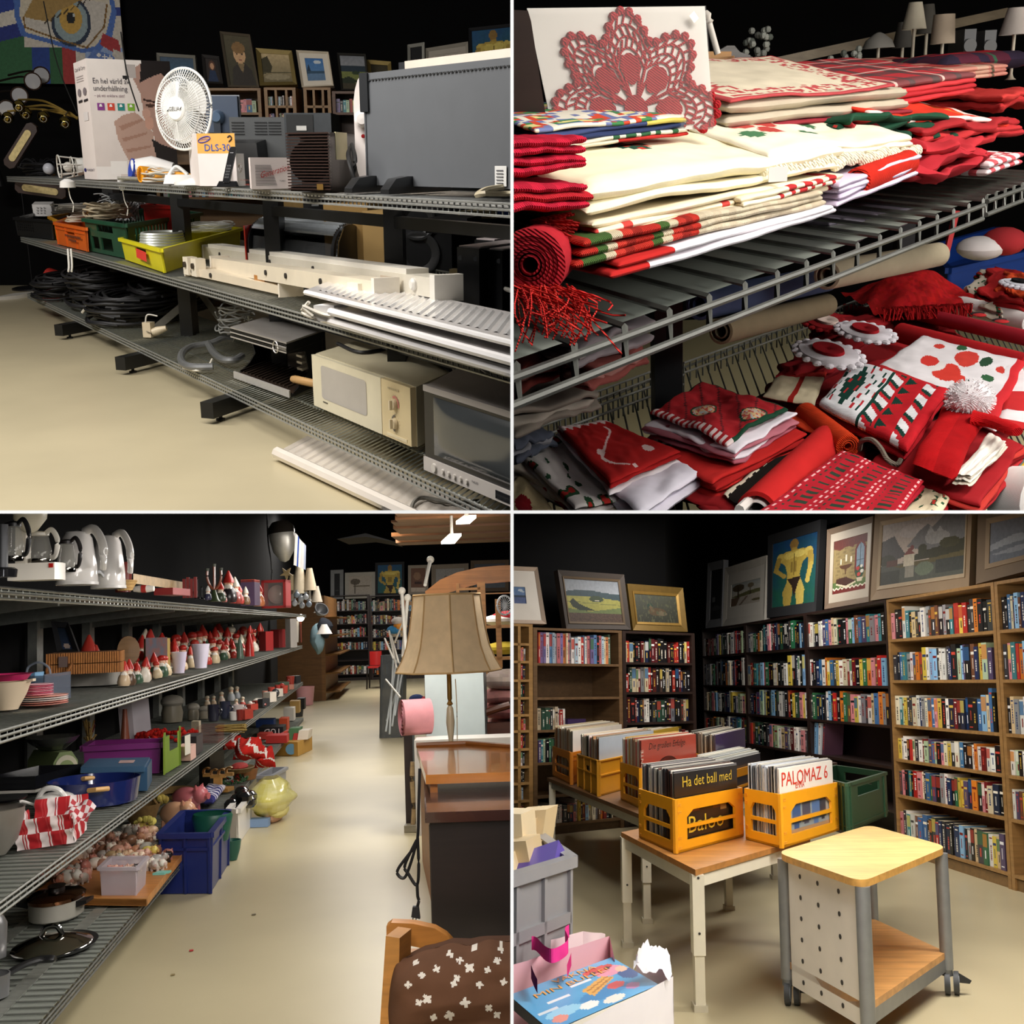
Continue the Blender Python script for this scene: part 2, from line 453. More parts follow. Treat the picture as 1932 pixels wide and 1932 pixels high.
 # ---- room 2 shelving
Z2u,Z2l=-.27,-.92
K2A=R2.on(969,690,Z2u);K2B=R2.on(1926,352,Z2u)
K2A=K2A+(K2A-K2B)*.05;K2B=K2B+(K2B-K2A)*.15
dv2=R2.ray(60,200);dv2=V(dv2.x/dv2.y,1,0)
DV2=dv2*.8
def l2(t,z,back=0.):
 p=K2A.lerp(K2B,t)+DV2*back;return V(p.x,p.y,z)
rk2=thing(R2,'shelving_rack','zinc wire shelving rack stacked with red Christmas textiles','rack',l2(.4,-1.5,.5))
A,B=l2(0,Z2u),l2(.74,Z2u)
mb=MB();wires(mb,A,B,DV2,Z2u,17,.0045,'#686963',.04);rk2.part('shelf_wires',mb,'steel',stuff=True)
A3,B3=l2(.75,Z2u+.006),l2(1.0,Z2u+.006)
mb=MB();wires(mb,A3,B3,DV2,Z2u+.006,8,.0045,'#686963',.04);rk2.part('shelf_wires',mb,'steel',stuff=True)
for(p,q)in((A,B),(A3,B3)):
 for dz,r in((-.012,.0055),(-.042,.0055)):
  mb=MB();mb.tube([p+V(0,-.004,dz),q+V(0,-.004,dz)],r,'#5f605b',8);rk2.part('front_rail',mb,'steel')
mb=MB();p,q=l2(0,Z2u-.02,.1),l2(1,Z2u-.02,.1)
mb.add([p,q,q+DV2*.85,p+DV2*.85],[(0,1,2,3)],'#8a9087');rk2.part('liner_sheet',mb,'plastic',label='dull grey-green liner sheet under the wires')
LA,LB=R2.on(1790,1008,Z2l),R2.on(1926,853,Z2l)
dl=(LB-LA);LA2=LA-dl*8;LB2=LB+dl*9
DL2=V(K2A.x,K2A.y,0)-V(LA.x,LA.y,0)
# ---- room 3 wall shelving
Z3=[.156,-.306,-.845,-1.37]
E3=[((6,1078),(581,1155)),((6,1362),(581,1212)),((6,1693),(490,1344)),((84,1924),(490,1450))]
f3a=R3.on(84,1924,Z3[3]);f3b=R3.on(490,1450,Z3[3])
d3=(f3b-f3a);d3=d3/d3.y
def l3(y,z,back=0.):
 p=f3a+d3*(y-f3a.y);return V(p.x-back,p.y,z)
SD3=1.0
Y3A,Y3B=2.6,17.5
sh3=thing(R3,'zinc_shelving','long zinc wall shelving with four levels of household goods and gnomes','shelving',l3(9,-EY,.5))
for k,z in enumerate(Z3):
 yb=Y3B if k else 18.5
 A,B=l3(Y3A,z),l3(yb,z);D=V(-SD3,0,0)
 n=210
 mb=MB();wires(mb,A,B,D,z,n,.0035,'#8d8f89',.035);sh3.part('shelf_wires',mb,'steel',stuff=True,smooth=False)
 mb=MB();mb.ob(A+V(-.02,0,-.012),V(-SD3+.04,0,0),B-A,V(0,0,.006),'#8f938b');sh3.part('shelf_liner',mb,'plastic')
 for dz in(.0,-.018,-.036):
  mb=MB();mb.tube([A+V(.004,0,dz),B+V(.004,0,dz)],.005,'#84857f',5);sh3.part('front_rail',mb,'steel')
 if k==3:
  for fr in(.2,.5,.8):
   mb=MB();mb.ob(A+V(-SD3*fr-.03,0,-.003),V(.06,0,0),B-A,V(0,0,.006),'#a5a79f');sh3.part('shelf_strip',mb,'steel')
for i,y in enumerate([3.55,4.9,6.25,7.6,8.95,10.3,11.65,13,14.4,15.8,17.2]):
 p=l3(y,0,SD3+.02)
 mb=MB();mb.box(p.x-.03,p.x+.03,p.y-.05,p.y+.05,-EY,Z3[0],'#9d9f99');up=sh3.part('upright',mb,'steel')
 for z in Z3[:3]:
  b0=l3(y,z-.01,SD3);b1=l3(y,z-.01,.12)
  mb=MB();mb.prism([b0,b1,b1-V(0,0,.03),b0-V(0,0,.11)],(0,.02,0),'#8b8d87');up.part('bracket',mb,'steel')
mb=MB();A,B=l3(1.5,-EY,SD3+.1),l3(34,-EY,SD3+.1)
mb.ob(A,V(-.2,0,0),B-A,V(0,0,6),BK);struct(R3,'wall_left_household_aisle',mb,'wall')
mb=MB();mb.box(-12,3,33.2,33.5,-EY,6,BK);struct(R3,'wall_back_household_aisle',mb,'wall')
# ---- room 4 bookcases
def plan_u(room,P,Q,u,vh):
 """point of the plan line P-Q seen in image column u"""
 d=room.ray(u,vh);e=Q-P
 den=e.x*d.y-e.y*d.x
 s=(P.y*d.x-P.x*d.y)/den
 return P+e*s
BOOKS=[]
def bookcase(room,PL,PR,dep,zf,zt,zs,col,label,back=None,sw=.03,st=.025,plinth=.08,name='bookcase',div=0,mat='woodx',group=None):
 """open bookcase between plan points PL and PR (image left to right), dep = depth vector, zs = shelf tops"""
 PL,PR,dep=Vector(PL),Vector(PR),Vector(dep);e=(PR-PL);e0=e.normalized()*.004;PL=PL+e0;PR=PR-e0;e=PR-PL;Ln=e.length;ex=e/Ln
 T=thing(room,name,label,'bookcase',V(PL.x,PL.y,zf)+e/2+dep/2,group)
 z0=lambda p,z:V(p.x,p.y,z)
 for a in(0,Ln-sw):
  mb=MB();mb.ob(z0(PL+ex*a,zf),ex*sw,dep,V(0,0,zt-zf),col);T.part('side_panel',mb,'wood')
 mb=MB();mb.ob(z0(PL+ex*sw,zt-st),ex*(Ln-2*sw),dep,V(0,0,st),col);T.part('top_board',mb,mat)
 for z in zs:
  mb=MB();mb.ob(z0(PL+ex*sw,z-st),ex*(Ln-2*sw),dep,V(0,0,st),col);T.part('shelf_board',mb,mat)
 mb=MB();mb.ob(z0(PL+ex*sw+dep*.05,zf),ex*(Ln-2*sw),dep*.05,V(0,0,plinth),mixc(col,'#000',.2));T.part('plinth',mb,mat)
 mb=MB();mb.ob(z0(PL+ex*sw+dep*.97,zf),ex*(Ln-2*sw),dep*.03,V(0,0,zt-zf-.01),back or mixc(col,'#000',.15));T.part('back_panel',mb,mat)
 for k in range(div):
  mb=MB();mb.ob(z0(PL+ex*(Ln*(k+1)/(div+1)),zf),ex*sw*.7,dep*.96,V(0,0,zt-zf-st),col);T.part('divider',mb,'wood')
 return T
def book_mesh(mb,o,ex,dep,t,h,d,col,pg,rnd,marks=True,lean=0.):
 """one upright book: o lower front corner, ex along the shelf"""
 o=Vector(o);up=V(0,0,1)+ex*lean
 a=ex*t;b=dep*d;c=up*h
 p=[o,o+a,o+a+b,o+b,o+c,o+a+c,o+a+b+c,o+b+c]
 mb.add(p,[(3,2,1,0),(4,5,6,7),(0,1,5,4),(1,2,6,5),(2,3,7,6),(3,0,4,7)],[col,pg,col,col,pg,col])
 if marks:
  n=-dep*.0015
  lum=sum(mixc(col,col,0))/3
  mc=rnd.choice(['#f2ead8','#e8e2d2','#d9b24a','#e9e9ea','#c8473a']if lum<.45 else['#26262a','#7a1f1c','#233a6b','#3a3a3a'])
  def strip(z0,z1,x0,x1,cc):
   q=o+n
   mb.quad(q+a*x0+c*z0,q+a*x1+c*z0,q+a*x1+c*z1,q+a*x0+c*z1,cc)
  s0=rnd.uniform(.12,.3);s1=rnd.uniform(.5,.8)
  k=rnd.random()
  if k<.55:
   z=s0
   while z<s1:
    dz=rnd.uniform(.02,.07);strip(z,min(s1,z+dz),.36,.62,mc);z+=dz+rnd.uniform(.01,.03)
   strip(.86,.9,.2,.8,mc)
  elif k<.8:
   strip(.7,.78,.1,.9,mc);strip(.08,.11,.2,.8,mc)
   strip(.3,.6,.4,.6,mixc(mc,col,.3))
  else:
   strip(.55,.95,.0,1.,mixc(rnd.choice(['#b33a2e','#2c5d8f','#d8c25a','#3b6b45','#e8e4da','#c97b34']),col,.25));strip(.2,.45,.38,.62,mc)
PALC=[('white','#e6e2da'),('cream','#dccfae'),('black','#1b1b1f'),('black','#17181c'),('dark blue','#1f2f55'),('light blue','#86b3d6'),('red','#b62a26'),('dark red','#6f1d20'),('orange','#d97b2c'),('yellow','#d4b94a'),('green','#2f6b47'),('teal','#3c7f86'),('grey','#8b8c8e'),('brown','#6a4632'),('pink','#d98a8f'),('purple','#4f4262'),('beige','#cdb48a'),('blue','#3f6a98'),('pale green','#a9bd9a'),('dark grey','#3b3c40'),('white','#e4e0d8'),('white','#dedad4'),('cream','#e0d6bc'),('black','#161619'),('black','#1c1c20'),('dark grey','#2f3034'),('dark blue','#20283c'),('white','#e8e4dc'),('black','#141417')]
PALD=[('black','#131316'),('black','#17171b'),('black','#101013'),('dark grey','#2b2c30'),('dark blue','#1b2440'),('dark red','#571a1c'),('brown','#42302a'),('white','#cfcbc4'),('grey','#737476'),('red','#9c2a24'),('cream','#b8ab8d'),('black','#1a1a1d'),('green','#2b4a3a')]
PALL=[('white','#d9d5cf'),('blue','#5a7fa8'),('red','#a83a34'),('purple','#7b6a99'),('pale blue','#a8bccb'),('green','#55705a'),('cream','#d3c6a4'),('pink','#c9757a'),('black','#202024'),('orange','#c47a4c'),('grey','#94949a')]
PAGE='#d9cbab'
def row_books(room,PL,PR,dep,z,gap,pal,rnd,hmin=.66,hmax=.92,tmin=.018,tmax=.045,inset=.04,d=.6,lean_end=False):
 """books side by side from PL to PR at height z; returns [(mb, colour name)]"""
 PL,PR,dep=Vector(PL),Vector(PR),Vector(dep);e=PR-PL;Ln=e.length;ex=e/Ln
 x=0.008;out=[];base=rnd.uniform(hmin,(hmin+hmax)/2)
 while True:
  t=rnd.uniform(tmin,tmax)
  if x+t>Ln-.008:break
  nm,c=rnd.choice(pal)
  if rnd.random()<.12:base=rnd.uniform(hmin,hmax)
  h=gap*min(hmax,max(hmin,base+rnd.uniform(-.05,.07)))
  p=PL+ex*x+dep*(inset+rnd.uniform(0,.05))
  mb=MB();book_mesh(mb,V(p.x,p.y,z+.001),ex,dep,t-.0012,h,d,jit(c,.08,rnd),PAGE,rnd)
  out.append((mb,nm));x+=t
 return out
WALL4={}
zf4=-1.5
n0=R4.on(1886,1671,zf4);zt4=R4.up(n0,1101)
far4=R4.on(1332,1188,zt4);far4=V(far4.x,far4.y,zf4)
e4=(n0-far4).normalized();perp4=V(-e4.y,e4.x,0)
if perp4.x<0:perp4=-perp4
dep4=perp4*.34
def r4(u,P=far4,Q=n0):
 p=plan_u(R4,P,Q,u,1290);return V(p.x,p.y,zf4)
def zat(room,p,v):return room.up(V(p.x,p.y,zf4),v)
OAK,DK,BRN='#9a7444','#2a1c18','#6b5136'
stuff4=MB();singles=[]
rb=random.Random(11)
def fill(room,T,PL,PR,dep,levels,pal,lab,single,sw=.03,k0=0,cnt=None,**kw):
 """levels: (shelf z, gap, [fraction ranges])"""
 e=Vector(PR)-Vector(PL);Ln=e.length;ex=e/Ln
 for i,(z,gap,rng)in enumerate(levels):
  k=0
  if cnt:kw['tmin']=Ln/cnt*.6;kw['tmax']=Ln/cnt*1.4
  for(fa,fb)in rng:
   a=Vector(PL)+ex*(sw+(Ln-2*sw)*fa);b=Vector(PL)+ex*(sw+(Ln-2*sw)*fb)
   for mb,nm in row_books(room,a,b,dep,z,gap,pal,rb,**kw):
    if single:
     solo(room,'book','%s book, %s from left, %s shelf of the %s'%(nm,nth(k),nth(i+k0),lab),'book',mb,'cover','books in the %s'%lab,smooth=False)
    else:
     b0=len(stuff4.v);stuff4.v+=mb.v;stuff4.f+=[tuple(x+b0 for x in f)for f in mb.f];stuff4.c+=mb.c
    k+=1
def units(PLu,PRu,vs_r,top_r=None):
 PL,PR=r4(PLu),r4(PRu)
 return PL,PR,[zat(R4,PR,v)for v in vs_r]
ALLR=[(0.,1.)]
PL,PR,zs=units(1888,2105,[1213,1281,1383,1465,1551,1651])
PLx=r4(1886)
zs=[zat(R4,PLx,v)for v in(1189,1282,1383,1461,1543,1648)]
ztn=zat(R4,PLx,1098)
T=bookcase(R4,PLx,PR,dep4,zf4,ztn,zs,OAK,'oak bookcase cut off by the picture edge, beside the full oak one',sw=.045)
lv=[(zs[i],((zs[i-1]if i else ztn)-zs[i])-.03,[(0,.3)])for i in range(5)]
fill(R4,T,PLx,PR,dep4,lv,PALC,'cut-off oak bookcase',True,sw=.045,cnt=30)
PLo=r4(1679)
T=bookcase(R4,PLo,PLx,dep4,zf4,ztn,zs,OAK,'tall oak bookcase filled with novels on the side wall',sw=.045)
lv=[(zs[i],((zs[i-1]if i else ztn)-zs[i])-.03,ALLR)for i in range(6)]
fill(R4,T,PLo,PLx,dep4,lv[:5],PALC,'full oak bookcase',True,sw=.045,cnt=31)
fill(R4,T,PLo,PLx,dep4,lv[5:],PALC,'full oak bookcase',True,sw=.045,cnt=30,hmax=.72,hmin=.6,k0=5)
PD=[r4(u)for u in(1679,1523,1408,1326)]
ztd=zat(R4,PD[0],1131)
zd=[zat(R4,PD[0],v)for v in(1208,1294,1369,1447,1530,1610)]
nm=['black-brown bookcase next to the oak one on the side wall','black-brown bookcase, middle one of the side wall','black-brown bookcase at the room corner on the side wall']
for i in range(3):
 T=bookcase(R4,PD[i+1],PD[i],dep4,zf4,ztd,zd,DK,nm[i],sw=.04,back='#1a110f')
 lv=[(zd[j],((zd[j-1]if j else ztd)-zd[j])-.03,ALLR)for j in range(4)]
 if i==0:lv=lv[:3]
 fill(R4,T,PD[i+1],PD[i],dep4,lv,PALC if i==0 else PALD+PALC,'black-brown bookcase beside the oak',i==0,sw=.04,cnt=(27,26,24)[i])
mb=MB()
PC=PD[1]
for k,(dx,c,ln)in enumerate(((.05,'#7fb0dc',.12),(.16,'#dfe4e8',.14),(.27,'#5a3b4a',.22))):
 mb=MB();p=PC+(PD[0]-PC).normalized()*dx+dep4*.1
 book_mesh(mb,V(p.x,p.y,zd[3]),(PD[0]-PC).normalized(),dep4,.06,.33,.6,c,PAGE,rb,True,ln)
 solo(R4,'book',['pale blue book leaning alone on a nearly empty black-brown shelf','white book leaning between two others on a nearly empty shelf','mauve book leaning outermost on a nearly empty black-brown shelf'][k],'book',mb,'cover','three leaning books',smooth=False)
q0=R4.on(1018,1578,zf4);ztl=R4.up(q0,1184)
q1=R4.on(1311,1195,ztl);q1=V(q1.x,q1.y,zf4)
el=(q1-q0).normalized();pl=V(-el.y,el.x,0)
if pl.y<0:pl=-pl
depl=pl*.45
def ll(u,P=q0,Q=q1):
 p=plan_u(R4,P,Q,u,1290);return V(p.x,p.y,zf4)
Pa,Pb,Pc=ll(1006),ll(1175),ll(1313)
zb=[zat(R4,Pa,v)for v in(1251,1316,1378,1440,1503,1558)]
T=bookcase(R4,Pa,Pb,depl,zf4,ztl,zb,BRN,'brown bookcase with two empty shelves on the back wall',sw=.05)
lv=[(zb[0],ztl-zb[0]-.03,[(0.03,.93)]),(zb[2],zb[1]-zb[2]-.03,[(.02,.38)]),(zb[3],zb[2]-zb[3]-.03,[(.03,.6)]),(zb[5],zb[4]-zb[5]-.03,[(0.05,.95)])]
fill(R4,T,Pa,Pb,depl,lv[:1],PALL,'brown',False,sw=.05,cnt=36,hmin=.75,hmax=.95)
fill(R4,T,Pa,Pb,depl,lv[1:2],PALD,'brown',False,sw=.05,cnt=32)
fill(R4,T,Pa,Pb,depl,lv[2:],PALC,'brown',False,sw=.05,cnt=34)
zk=[zat(R4,Pb,v)for v in(1249,1306,1364,1424,1490,1556)]
T=bookcase(R4,Pb,Pc,depl,zf4,ztl,zk,DK,'black-brown bookcase on the back wall against the room corner',sw=.05,back='#1a110f')
lv=[(zk[j],((zk[j-1]if j else ztl)-zk[j])-.03,ALLR)for j in range(4)]
fill(R4,T,Pb,Pc,depl,lv,PALD,'dark',False,sw=.05,cnt=27)
Pz=ll(948)
ztc=R4.up(Pa,1178)
zc=[zat(R4,Pa,v)for v in(1214,1247,1282,1315,1347,1377,1411,1444,1475,1508,1560)]
T=bookcase(R4,Pz,Pa,depl,zf4,ztc,zc,'#a07a48','narrow light oak rack full of discs beside the brown bookcase',name='disc_rack',sw=.05,div=1)
lv=[(zc[j],(zc[j-1]-zc[j])-.03,[(0.01,.47),(.55,.99)])for j in range(1,11)]
stuff_b=stuff4;stuff4=MB()
fill(R4,T,Pz,Pa,depl,lv,PALL+PALD,'rack',False,sw=.06,tmin=.02,tmax=.035,hmin=.85,hmax=.95)
solo(R4,'disc_cases','thin disc cases packed in the narrow light oak rack','discs',stuff4,'cover',kind='stuff',smooth=False)
stuff4=stuff_b
solo(R4,'books','mostly dark paperbacks filling the black-brown and brown bookcases of the corner','books',stuff4,'cover',kind='stuff',smooth=False)
mb=MB()
for k,c in enumerate(('#d8d2c4','#3b2b52')):
 mb=MB();p=Pa+(Pb-Pa)*.4+depl*.1
 mb.ob(V(p.x,p.y,zb[2]+.001+k*.05),(Pb-Pa)*.2,depl*.6,V(0,0,.048),c)
 solo(R4,'book',['white book lying flat on the brown bookcase shelf','purple book lying on top of the flat white book'][k],'book',mb,'cover',smooth=False)
mb=MB();a=far4+perp4*.4-e4*2.4;b=n0+perp4*.4+e4*6
mb.ob(a,b-a,perp4*.2,V(0,0,5),BK);struct(R4,'wall_right_book_room',mb,'wall')
mb=MB();a=q0+pl*.55-el*6;b=q1+pl*.55+el*.1
mb.ob(a,b-a,pl*.2,V(0,0,5),BK);struct(R4,'wall_back_book_room',mb,'wall')
mb=MB();c=far4+perp4*.45-e4*2.2
mb.ob(b,c-b,pl*.2,V(0,0,5),BK);struct(R4,'wall_corner_book_room',mb,'wall')
# ---- shared builders
def Art(w,h,bg,shapes):
 """flat picture: colour at (a,b) in 0..1 (b upwards); shapes in a w x h field, y down, later ones on top"""
 def inside(p,x,y):
  c=False;n=len(p);j=n-1
  for i in range(n):
   xi,yi=p[i];xj,yj=p[j]
   if(yi>y)!=(yj>y)and x<(xj-xi)*(y-yi)/(yj-yi)+xi:c=not c
   j=i
  return c
 def f(a,b):
  x,y=a*w,(1-b)*h
  col=bg(x,y)if callable(bg)else bg
  for s in shapes:
   k=s[0]
   if k=='e':
    if((x-s[1])/s[3])**2+((y-s[2])/s[4])**2<1:col=s[5]
   elif k=='r':
    if s[1]<=x<=s[3]and s[2]<=y<=s[4]:col=s[5]
   elif k=='p':
    if inside(s[1],x,y):col=s[2]
   elif k=='l':
    x0,y0,x1,y1,wd=s[1:6];dx,dy=x1-x0,y1-y0
    t=max(0,min(1,((x-x0)*dx+(y-y0)*dy)/(dx*dx+dy*dy)))
    if(x-x0-t*dx)**2+(y-y0-t*dy)**2<wd*wd:col=s[6]
   elif k=='f':
    c=s[1](x,y)
    if c:col=c
  return col
 return f
def grad(c0,c1,h,n=.06,sc=.15):
 return lambda x,y:mixc(c0,c1,max(0,min(1,y/h+n*noise.noise(V(x*sc,y*sc,1.3)))))
def picture(room,label,c,y,fw,fcol,art,mat=None,matw=0.,name='framed_picture',n=(44,34),thick=.05,lean=.12,fmat='matte',inner=None,group=None):
 """framed picture through four image corners c (TL TR BR BL); the bottom edge stands lean metres nearer"""
 if not isinstance(y,(tuple,list)):y=(y,y)
 tl,tr=room.at(*c[0],y[0]),room.at(*c[1],y[1])
 br,bl=room.at(*c[2],y[1]-lean),room.at(*c[3],y[0]-lean)
 P=lambda a,b:(bl*(1-a)+br*a)*(1-b)+(tl*(1-a)+tr*a)*b
 w,h=(br-bl).length,(tl-bl).length
 nb=((br-bl).cross(tl-bl)).normalized()
 if nb.y<0:nb=-nb
 T=thing(room,name,label,'picture',(bl+br)/2,group)
 fx,fy=fw/w,fw/h
 def ring(x0,y0,x1,y1,d0,d1,col):
  mb=MB();o=[P(0+x0,0+y0),P(1-x0,y0),P(1-x0,1-y0),P(x0,1-y0)];i=[P(x1,y1),P(1-x1,y1),P(1-x1,1-y1),P(x1,1-y1)]
  for k in range(4):
   k2=(k+1)%4
   mb.hexa([o[k]-nb*d0,o[k2]-nb*d0,i[k2]-nb*d1,i[k]-nb*d1,o[k]+nb*thick,o[k2]+nb*thick,i[k2]+nb*thick,i[k]+nb*thick],col)
  return mb
 fr=T.part('frame',ring(0,0,fx,fy,.022,.004,fcol),fmat)
 ix,iy=fx,fy
 if inner:fr.part('inner_moulding',ring(ix,iy,ix+fx*.4,iy+fy*.4,.012,.002,inner),fmat);ix*=1.4;iy*=1.4
 if mat:
  mx,my=ix+matw/w,iy+matw/h
  T.part('mount',ring(ix,iy,mx,my,.001,.001,mat),'paper');ix,iy=mx,my
 mb=MB();mb.grid(lambda a,b:P(ix+(1-2*ix)*a,iy+(1-2*iy)*b)+nb*.004,n[0],n[1],art)
 T.part('painting',mb,'canvas',smooth=False)
 return T
def panel(mb,O,ex,up,nv,holes,col):
 """board of thickness nv with rectangular openings (x0,x1,z0,z1 in 0..1)"""
 O,ex,up,nv=map(Vector,(O,ex,up,nv))
 xs=sorted({0,1}|{h[0]for h in holes}|{h[1]for h in holes});zs=sorted({0,1}|{h[2]for h in holes}|{h[3]for h in holes})
 for j in range(len(zs)-1):
  run=None
  for i in range(len(xs)):
   solid=False
   if i<len(xs)-1:
    cx,cz=(xs[i]+xs[i+1])/2,(zs[j]+zs[j+1])/2
    solid=not any(h[0]<cx<h[1]and h[2]<cz<h[3]for h in holes)
   if solid and run is None:run=xs[i]
   if not solid and run is not None:
    mb.ob(O+ex*run+up*zs[j],ex*(xs[i]-run),nv,up*(zs[j+1]-zs[j]),col);run=None
def crate(room,name,label,Q,z0,z1,col,t=.012,hf=(),hs=(),taper=.06,rim=True,ribs=0,mat='plastic',group=None,slats=None,cat='crate'):
 """open crate: Q = four rim corners in plan (front left, front right, back right, back left)"""
 Q=[Vector(q)for q in Q];c=sum(Q,V(0,0,0))/4
 B=[V(*(q+(c-q)*taper)[:2],z0)for q in Q];U=[V(q.x,q.y,z1)for q in Q]
 T=thing(room,name,label,cat,V(c.x,c.y,z0),group)
 mb=MB();mb.hexa(B+[b+V(0,0,t)for b in B],mixc(col,'#000',.1));T.part('bottom',mb,mat)
 for k in range(4):
  k2=(k+1)%4;e=B[k2]-B[k];n=V(-e.y,e.x,0).normalized()
  if n.dot(c-B[k])<0:n=-n
  mb=MB();hol=hf if k%2==0 else hs
  o=B[k];up=((U[k]-B[k])+(U[k2]-B[k2]))/2
  panel(mb,o,e,up,n*t,hol,col)
  if ribs:
   for i in range(ribs+1):
    mb.ob(o+e*(i/ribs)-e.normalized()*t*.5-n*t*.7,e.normalized()*t,n*t*.7,up,col)
   mb.ob(o+up*.72-n*t*.7,e,n*t*.7,up*.05,col)
  T.part('wall',mb,mat)
 if rim:
  r=t*1.6
  mb=MB()
  for k in range(4):
   k2=(k+1)%4;e=(U[k2]-U[k]);n=V(-e.y,e.x,0).normalized()
   if n.dot(c-U[k])<0:n=-n
   mb.ob(U[k]-n*r*.8-V(0,0,r),e,n*r*1.6,V(0,0,r*1.3),col)
  T.part('rim',mb,mat)
 return T
def loops(mb,c,rx,ry,h,n,r,col,rnd,k=14,turn=.92):
 c=Vector(c)
 for i in range(n):
  a0=rnd.uniform(0,6.28);f=rnd.uniform(.65,1.05);ox,oy=rnd.uniform(-.12,.12)*rx,rnd.uniform(-.12,.12)*ry
  z=h*i/max(1,n)
  pts=[]
  for j in range(k+1):
   a=a0+2*math.pi*turn*j/k
   pts.append(c+V(ox+rx*f*math.cos(a),oy+ry*f*math.sin(a),z+r+abs(rnd.gauss(0,.25))*h/3))
  mb.tube(spl(pts,3),r,col if not isinstance(col,list)else rnd.choice(col),5)
 return mb
def dashes(mb,o,ax,ay,w,h,n,col):
 """a line of print too small to read"""
 ax,ay=Vector(ax).normalized(),Vector(ay).normalized()
 for i in range(n):
  p=Vector(o)+ax*(w*i/n);mb.quad(p,p+ax*(w/n*.72),p+ax*(w/n*.72)+ay*h,p+ay*h,col)
def wire(pts,r,col,k=6,n=6):
 mb=MB();mb.tube(spl(pts,k),r,col,n);return mb
 # ==== room 1: appliances
r1=random.Random(3)
def s1(u,back,z):
 lo,hi=-.35,1.3
 for _ in range(40):
  md=(lo+hi)/2
  if R1.px(l1(md,z,back))[0]>u:lo=md
  else:hi=md
 return l1(lo,z,back)
E1=(K1B-K1A).normalized()
ZT,ZM,ZL=Z1['top']+.012,Z1['mid']+.012,Z1['low']+.012
on1=R1.on
def fbox(room,name,label,cat,A,B,dep,h,col,mat='paper',top=None,group=None):
 T=thing(room,name,label,cat,(Vector(A)+Vector(B))/2,group)
 mb=MB();mb.ob(A,Vector(B)-Vector(A),dep,V(0,0,h),col)
 T.part('body',mb,mat);return T
 # ---- mural
W=15.5
tl,tr,br,bl=R1.at(-30,-20,W),R1.at(226,-20,W),R1.at(240,160,W),R1.at(-30,157,W)
def mural_bg(x,y):
 if y>110:
  return['#2f5f3e','#233f86','#2b5a38','#a03535','#c9c2b8','#8fa5cc'][0 if x<95 else 1 if x<128 else 2 if x<152 else 3 if x<178 else 4 if x<196 else 5]
 if x<80:return['#c9c4bb','#2b3f8f','#cfc9c0','#27347c','#2f5f3e'][min(4,int((y+x*.25)/27))]
 return '#c8c1b6' if y>50 or y<34 else '#2a3a80'
sh=[('p',[(60,0),(256,0),(262,45),(250,90),(225,116),(190,120),(120,100),(74,88),(62,50)],'#4a6cb2'),('p',[(75,0),(248,0),(252,40),(240,80),(215,108),(190,112),(130,94),(84,82),(72,50)],'#cfc6b4'),('p',[(80,52),(120,62),(170,66),(200,20),(246,26),(236,74),(208,104),(180,104),(120,82),(86,74)],'#c9c3bb'),('p',[(80,52),(95,25),(120,0),(235,0),(205,14),(170,40),(140,62),(105,58)],'#9b7f4f'),('e',172,62,39,46,'#26344a'),('e',172,60,33,40,'#8ea0a5'),('e',172,56,22,28,'#c29c4e'),('e',172,54,9,11,'#15171b'),('e',178,49,3,3,'#b9c2c4'),('p',[(80,52),(95,25),(120,0),(235,0),(205,14),(175,30),(150,40),(130,60),(105,58)],'#a3854f'),('l',80,54,82,72,1.6,'#7a5a2c'),('l',82,72,150,96,1.6,'#7a5a2c'),('l',150,96,200,110,1.6,'#7a5a2c'),('l',200,110,236,70,1.6,'#7a5a2c'),('l',236,70,244,30,1.6,'#7a5a2c'),('p',[(232,82),(262,96),(266,128),(226,104)],'#a33338'),('p',[(250,112),(275,122),(275,140),(248,130)],'#c9c2b8'),('p',[(214,112),(250,126),(262,150),(225,150),(200,130)],'#5b78b5')]
for k in range(9):sh.append(('l',128+k*13,56-k*6-(k>4)*3,120+k*13,66-k*6.5,1.3,'#3a2c1c'))
for(x,y)in((222,124),(233,127),(243,130)):sh+=[('l',x-4,y,x+4,y,1.1,'#e5e2de'),('l',x,y-4,x,y+4,1.1,'#e5e2de')]
art=Art(270,180,mural_bg,sh)
T=thing(R1,'eye_mural','big painted board of a human eye among flags on the black wall','mural',(bl+br)/2)
mb=MB();mb.grid(lambda a,b:((bl*(1-a)+br*a)*(1-b)+(tl*(1-a)+tr*a)*b)-V(0,.04,0),135,90,art);p=T.part('painting',mb,'canvas',smooth=False)
mb=MB();mb.hexa([bl-V(0,.038,0),br-V(0,.038,0),br,bl,tl-V(0,.038,0),tr-V(0,.038,0),tr,tl],'#3a3128');T.part('board',mb,'wood')
# ---- lamps hanging on the wall at the far end
def wallspot(u,v,y,label,r=14,ring='#2c1c16',face='#a9a9ac'):
 c=R1.at(u,v,y);k=r*y/F
 T=thing(R1,'spot_lamp',label,'lamp',c,'brown spot lamps on the far wall')
 mb=MB();mb.lathe([(k*.5,-k*1.1),(k*1.05,-.1*k),(k*1.1,.15*k),(k*.93,.15*k)],c,18,ring,ax=(.25,-1,-.15),cap=False);T.part('shade',mb,'gloss')
 mb=MB();mb.lathe([(0,.12*k),(k*.94,.1*k)],c,18,face,ax=(.25,-1,-.15),cap=False);T.part('glass_disc',mb,'gloss')
 mb=wire([c+V(0,.1,0),c+V(-.2,.2,.06),c+V(-.5,.3,.02)],.012,'#15100e');T.part('arm',mb,'metal')
wallspot(78,142,14.2,'brown spot lamp with white glass, uppermost at the mural edge')
wallspot(62,153,14.0,'brown spot lamp with white glass overlapping the uppermost one')
wallspot(37,180,13.8,'brown spot lamp with white glass, halfway down the mural side')
